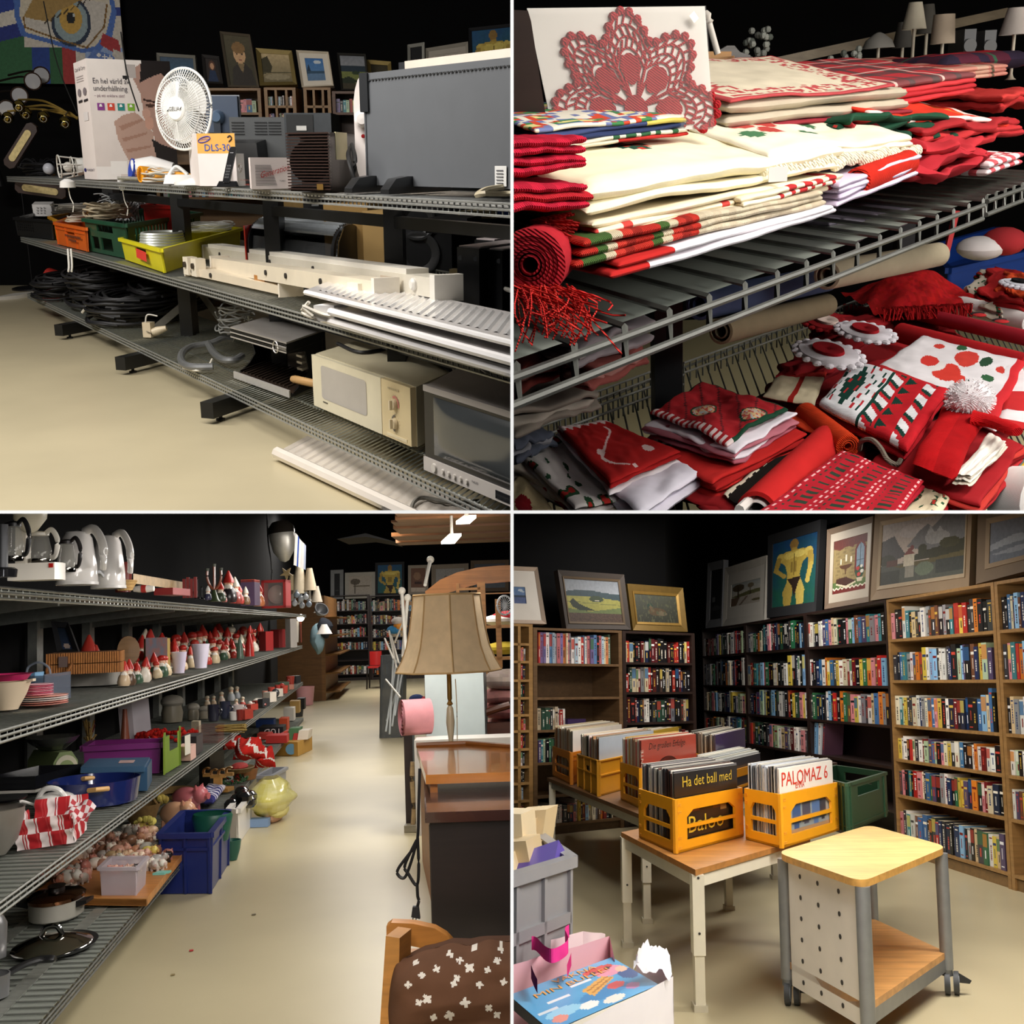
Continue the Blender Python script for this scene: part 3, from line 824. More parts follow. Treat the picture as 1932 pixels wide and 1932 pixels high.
wallspot(13,205,13.6,'brown spot lamp with white glass, lowest of the spots')
T=thing(R1,'brass_arc_lamp','brass arc lamp with five round shades hanging by the far wall','lamp',R1.at(90,215,13.2))
for k,(u,v)in enumerate(((15,222),(49,214),(82,221),(123,231),(36,200))):
 c=R1.at(u,v,13.2-k*.05);rr=10.5*13.2/F
 mb=MB();mb.ell(c,rr,'#8d7a3a',14,9);sp=T.part('shade',mb,'chrome')
 mb=MB();mb.lathe([(0,rr*.9),(rr*.55,rr*.86)],c,12,'#b9b3a4',ax=(.3,-1,-.4),cap=False);sp.part('opening',mb,'gloss')
 e=R1.at(147,222+k*.6,13.3)
 mid=R1.at((u+147)/2-5,min(v,222)-16+2*k,13.3)
 T.part('arm',wire([c+V(0,0,rr),mid,e],.011,'#a58a45',8,5),'metal')
for lab,c,ang in(('brown wall lamp with a woven cane strip, hanging diagonally',(38,275),52),('brown wall lamp with a woven cane strip, hanging level',(76,358),-8)):
 y=12.9;cc=R1.at(*c,y);ln=46*y/F;wd=11*y/F;an=math.radians(ang)
 ex,ez=V(math.cos(an),0,math.sin(an)),V(-math.sin(an),0,math.cos(an))
 oct8=[(-1,.5),(-1,-.5),(-.86,-1),(.86,-1),(1,-.5),(1,.5),(.86,1),(-.86,1)]
 T=thing(R1,'wall_lamp',lab,'lamp',cc)
 mb=MB();mb.prism([cc+ex*(a*ln)+ez*(b*wd)for a,b in oct8],(0,.05,0),'#33221d');T.part('board',mb,'wood')
 mb=MB();pts=[]
 for k in range(24):
  a=2*math.pi*k/24;sx=1 if math.cos(a)>0 else-1
  pts.append(cc+ex*(sx*ln*.58+math.cos(a)*wd*.55)+ez*(math.sin(a)*wd*.55)-V(0,.012,0))
 mb.prism(pts[::-1],(0,.012,0),'#d8c58e');T.part('cane_strip',mb,'straw')
y=14.2;c=on1(62,546,-EY)
T=thing(R1,'floor_lamp','black floor lamp stand with round base at the wall end','lamp',c)
mb=MB();mb.lathe([(.25,0),(.25,.02),(.2,.035),(.02,.045)],c,24,'#131316');T.part('base',mb,'plastic')
mb=MB();mb.cyl(c+V(0,0,.04),c+V(0,0,1.25),.012,'#131316',8);T.part('pole',mb,'metal')
h=c+V(-.28,-.1,1.35)
mb=MB();mb.lathe([(.02,.16),(.08,.12),(.13,-.08),(.12,-.08)],h,14,'#1a1a1c',cap=False);T.part('shade',mb,'gloss')
mb=MB();mb.ob(on1(-14,568,-EY),on1(33,564,-EY)-on1(-14,568,-EY),V(.05,.5,0),V(0,0,.04),'#d8d4cb');solo(R1,'white_board','white board end lying on the floor by the wall','board',mb,'plastic')
for k,(a,b,c)in enumerate((((82,2),(108,120),(146,215)),((228,60),(240,140),(262,210)))):
 solo(R1,'hanging_flex',['black cord sloping down across the eye mural','thin black cord hanging behind the white carton'][k],'cord',wire([R1.at(*p,13-k*3)for p in(a,b,c)],.006,'#141414'),'rubber')
 # ---- bookcases behind
Y=13.2
def row1(ua,ub,vt,shelves,col,label,lv,pal,div=0,**kw):
 PL,PR=R1.at(ua,307,Y),R1.at(ub,307,Y);PL.z=PR.z=-EY
 z=lambda v:R1.up(PL,v)
 zs=[z(v)for v in shelves];zt=z(vt)
 T=bookcase(R1,PL,PR,V(0,.4,0),-EY,zt,zs,col,label,div=div,sw=.035)
 out=MB()
 for(i,rng)in lv:
  gap=(zs[i-1]if i else zt)-zs[i]-.03
  for fa,fb in rng:
   e=PR-PL
   for mb,nm in row_books(R1,PL+e*fa,PL+e*fb,V(0,.4,0),zs[i],gap,pal,r1,**kw):
    b0=len(out.v);out.v+=mb.v;out.f+=[tuple(x+b0 for x in f)for f in mb.f];out.c+=mb.c
 return out
bk=MB()
def mrg(o):
 b0=len(bk.v);bk.v+=o.v;bk.f+=[tuple(x+b0 for x in f)for f in o.f];bk.c+=o.c
mrg(row1(290,500,166,(212,258,306,372,430),'#7d5c33','oak bookcase behind the fan and cartons',[(0,[(.5,.97)]),(1,[(.4,.97)]),(3,[(.05,.95)])],PALC,tmin=.03,tmax=.06,hmin=.55,hmax=.85))
cd=MB()
for(ua,ub,lab,fr)in((505,565,'oak disc rack of three columns below the gold-framed landscape',0),(578,630,'oak disc rack with empty upper cells below the white-framed picture',1)):
 o=row1(ua,ub,165,(199,233,268,310),'#8a6638',lab,[(i,[(.05,.31),(.36,.64),(.69,.95)])for i in range(fr,4)],PALL+PALD,div=2,tmin=.012,tmax=.022,hmin=.55,hmax=.8)
 b0=len(cd.v);cd.v+=o.v;cd.f+=[tuple(x+b0 for x in f)for f in o.f];cd.c+=o.c
solo(R1,'disc_cases','thin disc cases standing in the two oak disc racks','discs',cd,'cover',kind='stuff',smooth=False)
mrg(row1(631,790,172,(212,262,310,372),'#5a3a24','dark brown bookcase behind the brown fan heater',[(0,[(.03,.62)]),(3,[(.05,.9)])],PALC+PALL,tmin=.03,tmax=.05,hmin=.6,hmax=.85))
solo(R1,'books','books on the bookcases far behind the appliance rack','books',bk,'cover',kind='stuff',smooth=False)
# ---- pictures on top of them
picture(R1,'dark framed seascape half hidden behind the carton',((296,101),(369,106),(374,166),(300,166)),13.4,.03,'#6c6a62',Art(10,10,grad('#3a4a5c','#39627c',10),[('r',0,5.4,10,7,'#23323a'),('r',0,7,10,10,'#2b4a5a')]))
picture(R1,'small dark portrait of a woman in a shawl',((381,104),(414,108),(422,160),(386,158)),13.4,.03,'#171312',Art(10,14,'#2a2422',[('e',5,4,2.6,3,'#51372c'),('e',5,4.4,1.5,2,'#b48b6c'),('p',[(1,14),(3,7),(7,7),(9,14)],'#23304a')]))
picture(R1,'tall portrait of a fair-haired boy in a brown jacket',((415,60),(472,66),(490,166),(431,165)),13.4,.025,'#4d4436',Art(10,16,grad('#4c4632','#33301f',16),[('p',[(1,16),(2,10.5),(4,9),(7,9),(9,11),(10,16)],'#2b2620'),('p',[(4,9),(6.6,9),(5.6,12)],'#7d6a4a'),('e',5.2,6,2.3,3,'#c09a72'),('e',5.2,3.9,2.6,1.9,'#7c5e38'),('e',4.3,6,.35,.25,'#2a1f18'),('e',6.2,6,.35,.25,'#2a1f18'),('l',4.8,7.6,5.8,7.6,.18,'#8a5848')]))
picture(R1,'gold-framed river landscape with trees',((483,92),(551,97),(561,161),(491,163)),13.4,.045,'#77673a',Art(14,11,grad('#b7a27a','#6b6248',11),[('p',[(0,2),(3,1),(5,5),(4,7),(0,8)],'#3a3622'),('r',0,7,14,7.6,'#4a4630'),('e',7,9,6,1.2,'#8f8468')]),fmat='metal')
picture(R1,'white-mounted picture of a blue lake under clouds',((559,96),(620,99),(630,163),(570,166)),13.4,.02,'#c9bda8',Art(12,12,grad('#3f6ea6','#5f86ad',12),[('e',8,2,2.5,1,'#c6d0d6'),('p',[(0,7),(2,3),(3,7)],'#22384f'),('r',0,6.6,12,8,'#334d64'),('r',0,8,12,12,'#5a7796')]),mat='#d6cdbd',matw=.055)
picture(R1,'dark-framed picture of green hills beside the heater',((636,101),(690,103),(697,172),(644,171)),13.4,.02,'#1f1d18',Art(10,13,grad('#777a80','#8a8c8e',5),[('r',0,4,10,6,'#22303a'),('r',0,6,10,13,'#6f7640'),('p',[(0,9),(3,8),(7,10),(0,12)],'#232c1c'),('r',0,10.6,10,13,'#3a3424'),('e',6,6.6,1.6,.7,'#2c3a24')]))
picture(R1,'small gilt-framed picture right behind the heater corner',((692,114),(738,118),(741,170),(696,170)),13.5,.04,'#7a6836',Art(8,8,'#3a3422',[('e',4,5,3,2,'#4c4630')]),fmat='metal')
picture(R1,'narrow dark picture in a grey frame behind the heater',((769,86),(801,81),(802,150),(770,152)),13.5,.03,'#8b8a82',Art(6,12,'#121315',[('r',1,8,5,8.4,'#2a2c2e')]))
picture(R1,'pale framed tree drawing behind the heater',((803,93),(883,80),(885,150),(804,152)),13.5,.03,'#8e887c',Art(12,10,'#a9a195',[('e',4,3,2.6,1.4,'#5c5348'),('l',4,3,4,8,.3,'#4c443a'),('e',8,5,2.5,.8,'#7c7468')]),mat='#a49c90',matw=.05)
MUSC=lambda k:[('e',5,1.5,.95,1.35,'#8a6a34'),('p',[(4.5,2.4),(5.6,2.4),(5.9,3.4),(4.1,3.4)],'#a5873c'),('p',[(1.6,4),(3.2,3),(6.9,3),(8.5,3.8),(8.3,5.2),(7,6.5),(6.4,9.5),(6.9,12),(3.4,12),(3.6,9),(3,6.5),(1.5,5.2)],'#b39a45'),('e',4,4.3,1.3,.9,'#cdb75c'),('e',6.2,4.2,1.3,.9,'#d2bd62'),('e',1.9,4.3,.9,1.1,'#bfa750'),('e',8.2,4.1,.9,1.1,'#c9b25a'),('l',1.5,4.8,.8,7.5,.6,'#9c8238'),('l',.8,7.5,2.9,9.4,.5,'#a68c3f'),('l',8.6,4.6,8.8,7.4,.6,'#a88e40'),('l',8.8,7.4,8.3,10.4,.5,'#bda54f'),('e',8.2,11.2,.5,.8,'#c2aa55'),('r',4.3,6,4.9,8.6,'#8b7434'),('r',5.2,6,5.7,8.6,'#8b7434'),('l',5.05,4,5.05,9.4,.12,'#6a5626'),('p',[(3.5,11),(5.1,11.4),(4.8,14.4),(4.5,17),(2.8,17),(2.5,13.5)],'#a58d40'),('p',[(5.2,11.4),(6.8,10.8),(7.6,13.4),(7.4,17),(5.9,17),(5.6,14)],'#c0a853'),('p',[(3.5,10.2),(6.7,10),(6,12),(5.3,15),(4.6,12)],'#2c1f18')]
MUSBG=grad('#1c4a70','#1f5a4a',17,.25,.4)
picture(R1,'painting of a muscular yellow man rising behind the heater',((884,54),(975,44),(980,190),(889,195)),13.5,.03,'#15161a',Art(10,17,MUSBG,MUSC(1)),n=(40,68))
# ---- top shelf goods
def tbox(u0,b0,u1,b1,vt,du=None,dep=None,z=None):
 z=ZT if z is None else z
 A,B=s1(u0,b0,z),s1(u1,b1,z)
 return A,B,(dep if dep is not None else dv1*.5),R1.up(A,vt)-z
def tp(u,y,z=None):
 p=R1.at(u,307,y);p.z=ZT if z is None else z;return p
A,B,Lf=tp(181,10.0),tp(335,10.3),tp(157,10.5)
h=R1.up(A,110)-ZT;dep=Lf-A
T=thing(R1,'carton','tall white carton printed with a man looking through binoculars','box',(A+B)/2)
mb=MB();mb.ob(A,B-A,dep,V(0,0,h),'#e4dad6');body=T.part('body',mb,'paper')
ex,ez=(B-A),V(0,0,h);n_=V(ex.y,-ex.x,0).normalized()*.004
mc=Art(160,215,lambda x,y:mixc('#efe8e4','#d9cdc8',y/215),[('p',[(80,20),(108,2),(160,0),(160,215),(150,215),(112,200),(120,150),(112,110),(100,90),(98,60)],'#b08d80'),('p',[(98,40),(104,0),(160,0),(160,36),(140,22),(118,30)],'#231e1e'),('e',115,80,9,3.4,'#4a332c'),('l',104,70,126,74,1.8,'#3a2723'),('e',106,95,8,10,'#c79d8c'),('r',72,8,92,32,'#b9b1ae'),('e',72,31,6,4,'#2a2a2c'),('p',[(42,110),(60,98),(84,92),(104,110),(116,130),(118,190),(70,192),(58,170),(46,140)],'#b8988a'),('p',[(50,118),(96,104),(98,108),(56,126)],'#a47f6f'),('p',[(54,140),(104,128),(104,132),(58,146)],'#a47f6f'),('p',[(60,160),(110,152),(110,156),(64,166)],'#a47f6f'),('p',[(66,178),(112,174),(112,177),(68,184)],'#a47f6f'),('e',110,112,9,12,'#c79a88'),('p',[(112,140),(130,150),(160,160),(160,215),(118,215),(118,170)],'#2a2524'),('r',0,192,45,215,'#efe9e6'),('r',28,182,60,205,'#f1ece9')])
mb=MB();mb.grid(lambda a,b:A+ex*a+ez*b+n_,80,108,mc);body.part('printed_front',mb,'cover',smooth=False)
mb=MB();q=lambda a,b:A+ex*a+ez*b+n_*1.6
text(mb,'En hel v\u00e4rld av',q(.055,.80),ex,ez,h*.045,'#3a3440',width=ex.length*.43)
text(mb,'underh\u00e5llning',q(.055,.74),ex,ez,h*.045,'#3a3440',width=ex.length*.40)
text(mb,'\u2013 p\u00e5 ett enklare s\u00e4tt!',q(.055,.69),ex,ez,h*.024,'#7a5a6a',width=ex.length*.36)
for k,c in enumerate(('#8a3f8f','#d9503f','#2f8a86','#7fb23a')):
 x=.08+k*.12;mb.quad(q(x,.58),q(x+.085,.58),q(x+.085,.64),q(x,.64),c);mb.quad(q(x+.02,.61)+n_,q(x+.06,.61)+n_,q(x+.05,.632)+n_,q(x+.03,.632)+n_,'#f0ecec')
body.part('lettering',mb,'cover',smooth=False)
dl=dep;nn=V(-dl.y,dl.x,0).normalized()*.004
nn=nn if nn.dot(ex)<0 else-nn
mb=MB();q=lambda a,b:Lf+(A-Lf)*a+ez*b+nn
text(mb,'Cash & Carry',q(.1,.92),A-Lf,ez,h*.03,'#55505a',width=dep.length*.8)
text(mb,'VIASAT',q(.28,.07),A-Lf,ez,h*.022,'#4a4660',width=dep.length*.6)
for x in(.16,.58):
 pts=[q(x+.13+.13*math.cos(t),.74+.035*math.sin(t))for t in[i*.5 for i in range(12)]];mb.poly(pts,'#8c8286');mb.quad(q(x,.655),q(x+.3,.66),q(x+.3,.68),q(x,.675),'#3a3638')
mb.poly([q(.15+.09*math.cos(i*.6),.08+.017*math.sin(i*.6))for i in range(10)],'#3b3a78')
for k in range(3):mb.quad(q(.15,.87-k*.02),q(.7,.87-k*.02),q(.7,.876-k*.02),q(.15,.876-k*.02),'#b9b0b0')
mb.quad(q(.45,.5),q(.8,.5),q(.8,.57),q(.45,.57),'#efe9e8')
body.part('side_print',mb,'cover',smooth=False)
cf=R1.at(346,206,7.6);k=cf.y/F;rr=69*k
nf=V(-.52,-.85,.0).normalized();exf=V(nf.y,-nf.x,0)*-1;exf=V(-nf.y,nf.x,0);ezf=V(.05,0,1).normalized()
T=thing(R1,'desk_fan','white desk fan with three broad blades behind the carton','fan',V(cf.x,cf.y,ZT))
def fp(a,r,d):return cf+exf*(r*math.cos(a))+ezf*(r*math.sin(a))+nf*d
mb=MB()
for sgn in(1,-1):
 for i in range(72):
  a=2*math.pi*i/72
  mb.tube([fp(a,rr*.24,sgn*rr*.22+rr*.02),fp(a+.1,rr*.7,sgn*rr*.2),fp(a+.14,rr*.97,sgn*rr*.06)],.0028,'#e9e9e6',3)
 for r in(.55,.78):mb.tube([fp(2*math.pi*i/36,rr*r,sgn*rr*.2)for i in range(36)],.003,'#e9e9e6',3,True)
T.part('cage',mb,'plastic',stuff=True)
mb=MB();mb.tube([fp(2*math.pi*i/48,rr,0)for i in range(48)],rr*.035,'#f0f0ec',6,True);T.part('cage_rim',mb,'plastic')
for j in range(3):
 a0=2*math.pi*j/3+.5;mb=MB()
 def bl_(a,b,a0=a0):return fp(a0+(b-.5)*(.75+1.0*a),rr*(.2+.66*a),rr*(.1*(b-.5)))
 mb.grid(lambda a,b:bl_(a*(1-.25*(2*b-1)**2),b),6,8,'#efefed');T.part('blade',mb,'plastic')
mb=MB();mb.lathe([(rr*.3,rr*.15),(rr*.3,rr*.26),(rr*.26,rr*.3),(0,rr*.31)],cf,24,'#f3f3f0',ax=nf);hb=T.part('hub',mb,'plastic')
mb=MB();text(mb,'GELIA',cf+nf*(rr*.318)-exf*rr*.19-ezf*rr*.05,exf,ezf,rr*.10,'#1a1a1e',width=rr*.38)
for sx in(-1,1):mb.poly([cf+nf*(rr*.319)+exf*(sx*rr*.2)+ezf*(rr*y)for y in(0,)]+[cf+nf*(rr*.319)+exf*(sx*rr*.28)+ezf*rr*.06*sx,cf+nf*(rr*.319)+exf*(sx*rr*.21)-ezf*rr*.06],'#1a1a1e')
hb.part('lettering',mb,'matte',smooth=False)
mb=MB();mb.lathe([(rr*.25,-rr*.45),(rr*.3,-rr*.3),(rr*.3,-rr*.16)],cf,16,'#e6e6e2',ax=nf);T.part('motor',mb,'plastic')
fb=cf-nf*rr*.3
mb=MB();mb.cyl(V(fb.x,fb.y,ZT+.03),fb,rr*.08,'#ecece8',10);T.part('stem',mb,'plastic')
mb=MB();mb.lathe([(rr*.6,0),(rr*.6,.015),(rr*.2,.04)],V(fb.x,fb.y,ZT),20,'#ecece8');T.part('base',mb,'plastic')
mb=MB();c=s1(74,.35,ZT);loops(mb,c,.19,.14,.12,14,.008,['#141416','#1c1c20','#26262a'],r1)
for i in range(14):
 a=r1.uniform(0,6.3);mb.tube(spl([c+V(0,0,.1),c+V(.15*math.cos(a),.1,.14+r1.uniform(0,.05)),c+V(.22*math.cos(a),.1,.1+r1.uniform(0,.09))],4),.004,'#202024',4)
solo(R1,'cable_bundle','bundle of thin black leads heaped at the far shelf end','cables',mb,'rubber')
c=s1(99,.3,ZT)+V(0,0,.075)
T=thing(R1,'clip_lamp','black clip lamp with a ribbed silver bulb','lamp',s1(99,.3,ZT))
mb=MB();mb.lathe([(.03,-.09),(.07,-.03),(.08,.03),(.075,.03)],c,18,'#1b1b1f',ax=(-.5,-1,.15),cap=False);T.part('shade',mb,'gloss')
mb=MB();mb.ell(c+V(-.02,-.03,0),.058,'#b9bcc6',14,9);T.part('bulb',mb,'gloss')
mb=MB();mb.box(c.x-.03,c.x+.05,c.y,c.y+.08,ZT,ZT+.05,'#1b1b1f');T.part('clip',mb,'plastic')
c=s1(130,.3,ZT)+V(0,0,.095);k=c.y/F;axl=V(-1,-.55,-.05).normalized()
T=thing(R1,'inspection_lamp','white work lamp with a wire cage round its bulb','lamp',s1(130,.3,ZT))
mb=MB();e1_,e2_=axl.orthogonal().normalized(),None;e2_=axl.cross(e1_)
R_=21*k
ringp=lambda d,r:[c+axl*d+e1_*(r*math.cos(i*.35))+e2_*(r*math.sin(i*.35))for i in range(18)]
mb.tube(ringp(.08,R_*1.0),.008,'#e8e6de',5,True);mb.tube(ringp(-.04,R_*.8),.008,'#e8e6de',5,True)
for i in range(7):
 a=i*.9;d_=e1_*math.cos(a)+e2_*math.sin(a);mb.tube([c+axl*.08+d_*R_,c-axl*.12+d_*R_*.7],.006,'#e8e6de',4)
T.part('cage',mb,'plastic')
mb=MB();mb.ell(c,R_*.42,'#f4f2ea',12,8);T.part('bulb',mb,'gloss')
mb=MB();mb.lathe([(R_*.7,.08),(R_*.72,.2),(R_*.4,.3)],c,16,'#f0efe9',ax=-axl);T.part('housing',mb,'plastic')
c=s1(269,.02,ZT);k=c.y/F
T=thing(R1,'hair_dryer','yellow-orange hair dryer lying with its grille to the front','hair dryer',c)
m0=c+V(0,0,14*k);axd=V(-.75,-.65,.05).normalized()
mb=MB();mb.lathe([(11*k,-.2),(13*k,-.1),(14.5*k,0),(14.5*k,.012)],m0,20,'#e69a22',ax=axd);b_=T.part('barrel',mb,'plastic')
mb=MB()
for i in range(-4,5):
 w_=12*k*math.cos(i*.33);mb.ob(m0+axd*.013+V(0,0,i*2.6*k)-exf*w_,exf*w_*2,axd*.006,V(0,0,1.1*k),'#a8660f')
b_.part('grille',mb,'plastic')
mb=MB();mb.tube([m0-axd*.02+V(.03,0,0),c+V(.22,-.05,.05),c+V(.42,-.1,.03)],[9*k,8*k,6*k],'#e8a33c',10);T.part('handle',mb,'plastic')
c=s1(256,.2,ZT);m0=c+V(0,0,.085)
T=thing(R1,'hair_dryer','white hair dryer with a blue end behind the yellow one','hair dryer',c)
mb=MB();mb.lathe([(.05,-.12),(.075,-.03),(.078,.03)],m0,16,'#2f49b0',ax=(-.8,-.5,.2));T.part('end_cap',mb,'plastic')
mb=MB();mb.tube([m0,m0+V(.14,0,.03),m0+V(.3,0,.0)],[.075,.07,.05],'#eceae8',12);T.part('barrel',mb,'plastic')
mb=MB()
c=s1(308,.15,ZT);loops(mb,c,.16,.12,.09,7,.006,['#dedcd6','#cfcbc0'],r1);solo(R1,'flex_lead','loose white leads tangled behind the yellow hair dryer','cables',mb,'plastic')
c=s1(338,.05,ZT);k=c.y/F
T=thing(R1,'steam_iron','white travel iron lying among the leads','iron',c)
pts=[c+V(x*k,y*k,0)for x,y in((-26,-10),(22,-12),(24,30),(-8,30))]
mb=MB();mb.hexa(pts+[p+V(4*k,3*k,16*k)for p in pts],'#efeeec');T.part('body',mb,'plastic')
mb=MB();mb.tube(spl([pts[0]+V(8*k,10*k,14*k),c+V(-4*k,4*k,30*k),pts[1]+V(-4*k,8*k,16*k)],6),3.2*k,'#e6e5e2',8);T.part('handle',mb,'plastic')
mb=MB()
for i in range(5):
 c=s1(222+i*6,.04+.02*(i%2),ZT);mb.cyl(c+V(0,0,.02),c+V(.07,.03,.02),.013,'#b6b3a8',8)
solo(R1,'cable_plugs','small silver coaxial plugs lying in front of the carton','plugs',mb,'metal',kind='stuff')
A,B,Lf=tp(375,7.3),tp(446,7.2),tp(358,7.7);h=R1.up(A,252)-ZT;dep=Lf-A
T=fbox(R1,'carton','small carton with an orange lettered panel behind a phone','box',A,B,dep,h,'#dcd3cf')
ex,ez=B-A,V(0,0,h);n_=V(ex.y,-ex.x,0).normalized()*.003;q=lambda a,b:A+ex*a+ez*b+n_
mb=MB();mb.quad(q(0,.62),q(1,.62),q(1,1),q(0,1),'#e0a85a');mb.quad(q(0,0),q(1,0),q(1,.62),q(0,.62),'#e0d8d6');T.part('front_print',mb,'cover')
mb=MB();n_=n_*1.6;q=lambda a,b:A+ex*a+ez*b+n_
text(mb,'DLS-30',q(.2,.67),ex,ez,h*.13,'#2f56b0',width=ex.length*.68)
text(mb,'UniVox',q(.09,.87),ex,ez+ex*.15,h*.055,'#4a44a0',width=ex.length*.24);T.part('lettering',mb,'cover',smooth=False)
mb=MB();pts=[q(.2+.16*math.cos(t),.885+.05*math.sin(t)+.03*math.cos(t))for t in[i*.31 for i in range(21)]];mb.tube(pts,.0035,'#4a44a0',4)
mb.tube(spl([q(.85,.84),q(.93,.9),q(.88,.95),q(.82,.92)],4),.005,'#3a2a22',4);T.part('emblem',mb,'cover',stuff=True)
A,B=s1(382,.04,ZT),s1(404,.05,ZT);h=R1.up(A,291)-ZT
T=fbox(R1,'small_box','slim black box with a purple label in front of the orange carton','box',A,B,dv1*.15,h,'#1b1a1e')
ex,ez=B-A,V(0,0,h);n_=V(ex.y,-ex.x,0).normalized()*.003;q=lambda a,b:A+ex*a+ez*b+n_
mb=MB();mb.quad(q(0,.1),q(.28,.1),q(.28,.85),q(0,.85),'#7a54a8');mb.quad(q(.4,.2),q(.85,.2),q(.85,.55),q(.4,.55),'#d8d2cc')
for i in range(7):mb.quad(q(.44+i*.055,.26)+n_,q(.46+i*.055,.26)+n_,q(.46+i*.055,.5)+n_,q(.44+i*.055,.5)+n_,'#1a1a1a')
T.part('label',mb,'cover')
A,B=s1(405,.06,ZT),s1(436,.06,ZT);h=R1.up(A,290)-ZT
T=fbox(R1,'small_box','small white box with printed lines behind the phone','box',A,B,dv1*.15,h,'#e6e2e0')
ex,ez=B-A,V(0,0,h);n_=V(ex.y,-ex.x,0).normalized()*.003;q=lambda a,b:A+ex*a+ez*b+n_
mb=MB()
for i in range(6):mb.quad(q(.15,.3+i*.08),q(.8,.3+i*.08),q(.8,.33+i*.08),q(.15,.33+i*.08),'#8f9fc0')
T.part('print_lines',mb,'cover')
c=s1(428,-.02,ZT);k=c.y/F
T=thing(R1,'cordless_phone','black cordless phone leaning back in its charger','phone',c)
mb=MB();mb.hexa([c+V(x*k,y*k,0)for x,y in((-17,-10),(19,-10),(19,14),(-17,14))]+[c+V(x*k,y*k,10*k)for x,y in((-13,-2),(16,-2),(16,12),(-13,12))],'#161618');T.part('charger',mb,'gloss')
o=c+V(-6*k,0,6*k);ex=V(12*k,0,0);ez=V(14*k,16*k,62*k);ny=V(0,-7*k,1.8*k)
mb=MB();sil='#9a9ca0'
pr=[(0,.05),(.15,0),(.85,0),(1,.05),(1,.93),(.8,1),(.2,1),(0,.93)]
mb.prism([o+ex*a+ez*b for a,b in pr],ny,'#17171a',sil);hs=T.part('handset',mb,'gloss')
mb=MB()
for i in range(5):
 for j in range(3):mb.ob(o+ex*(.2+j*.22)+ez*(.12+i*.08)+ny*1.02,ex*.15,ny*.05,ez*.05,'#2b2c30')
mb.ob(o+ex*.25+ez*.82+ny*1.02,ex*.5,ny*.03,ez*.02,'#7b7d82');hs.part('keypad',mb,'plastic')
A,B,Lf=tp(472,6.35),tp(548,6.6),tp(449,6.6);h=R1.up(A,297)-ZT;dep=(Lf-A)
T=fbox(R1,'carton','white carton with red script and black lines beside the heater','box',A,B,dep+dv1*.1,h,'#e4d9d6')
ex,ez=B-A,V(0,0,h);n_=V(ex.y,-ex.x,0).normalized()*.003;q=lambda a,b:A+ex*a+ez*b+n_
mb=MB()
for i in range(14):mb.quad(q(.1,.12+i*.048),q(.62-.01*i,.12+i*.048),q(.62-.01*i,.135+i*.048),q(.1,.135+i*.048),'#3a3638')
T.part('printed_lines',mb,'cover');mb=MB();n_=n_*1.6;q=lambda a,b:A+ex*a+ez*b+n_
text(mb,'Generation',q(.22,.35),ex+ez*.35,ez,h*.2,'#b5332c',shear=.3,width=ex.length*.74)
text(mb,'TURBO',q(.68,.22),ex,ez,h*.06,'#3a3a3a');T.part('lettering',mb,'cover',smooth=False)
mb=MB();nn=V(dep.y,-dep.x,0).normalized()*.003;nn=nn if nn.dot(ex)<0 else-nn
q=lambda a,b:Lf+(A-Lf)*a+ez*b+nn
mb.tube([q(.2+.12*math.cos(t),.66+.12*math.sin(t))for t in[i*.45 for i in range(14)]],.004,'#55504e',4,True)
text(mb,'TURBO ACCESSORY KIT',q(.08,.26),A-Lf,ez,h*.05,'#7a4a44',width=dep.length*.85);None;text(mb,'by KIRBY',q(.5,.12),A-Lf,ez,h*.05,'#b04a40',width=dep.length*.4);T.part('side_print',mb,'cover',smooth=False,stuff=True)
A,B,C=tp(546,5.95),tp(620,5.85),tp(682,6.45);h=R1.up(B,249)-ZT;dep=C-B
T=thing(R1,'fan_heater','dark brown slatted fan heater next to the grey convector','heater',(A+B)/2)
mb=MB();mb.ob(A,B-A,dep,V(0,0,.02),'#2a1c18');mb.ob(A+V(0,0,h-.02),B-A,dep,V(0,0,.02),'#2c1e19');mb.ob(B-(B-A)*.02,(B-A)*.02,dep,V(0,0,h),'#2b1d18');mb.ob(A+dep*.3,B-A,dep*.65,V(0,0,h-.01),'#160f0d');T.part('casing',mb,'plastic')
for i in range(19):
 mb=MB();z=h*(.03+.94*i/18);ov=(B-A).normalized()*.01
 mb.ob(A-ov+V(0,-.02,z),(B-A)+ov*2,V(0,.05,0),V(0,0,h*.022),'#33221c');T.part('slat',mb,'plastic')
mb=MB();cq=A.lerp(B,.5)+V(0,.04,h*.5);mb.lathe([(h*.3,0),(h*.36,.01)],cq,24,'#0d0a09',ax=(0,-1,0));T.part('fan_opening',mb,'plastic')
mb=MB();mb.ob(B-(B-A)*.3+V(0,-.03,h*.03),(B-A)*.16,V(0,.01,0),V(0,0,h*.1),'#8a6a35');T.part('badge',mb,'metal')
mb=MB();o=B+dep*.22+V(0,0,h);e=dep.normalized()*.16;mb.ob(o+V(.002,-.004,-h*.46),dep*.34,V(-.006,.004,0),V(0,0,h*.46+.004),'#cfc79c');T.part('paper_label',mb,'paper',label='yellowed paper label hanging over the side')
T.part('power_cord',wire([s1(662,.2,ZT+h*.75),s1(657,.1,ZT+h*.6),s1(668,.1,ZT+.05),s1(661,.12,ZT+.02),s1(670,.12,ZT+h*.5),s1(664,.2,ZT+h*.8)],.011,'#141414'),'rubber')
A=tp(674,6.2);k=A.y/F
T=thing(R1,'oil_radiator','white oil radiator, its control end showing behind the grey convector','radiator',A)
hz=R1.up(A,150)-ZT;pr=[]
for i in range(24):
 a=2*math.pi*i/24;pr.append((max(-1,min(1,1.2*math.cos(a))),max(-1,min(1,1.06*math.sin(a)))))
cx=tp(694,6.2);w=22*k
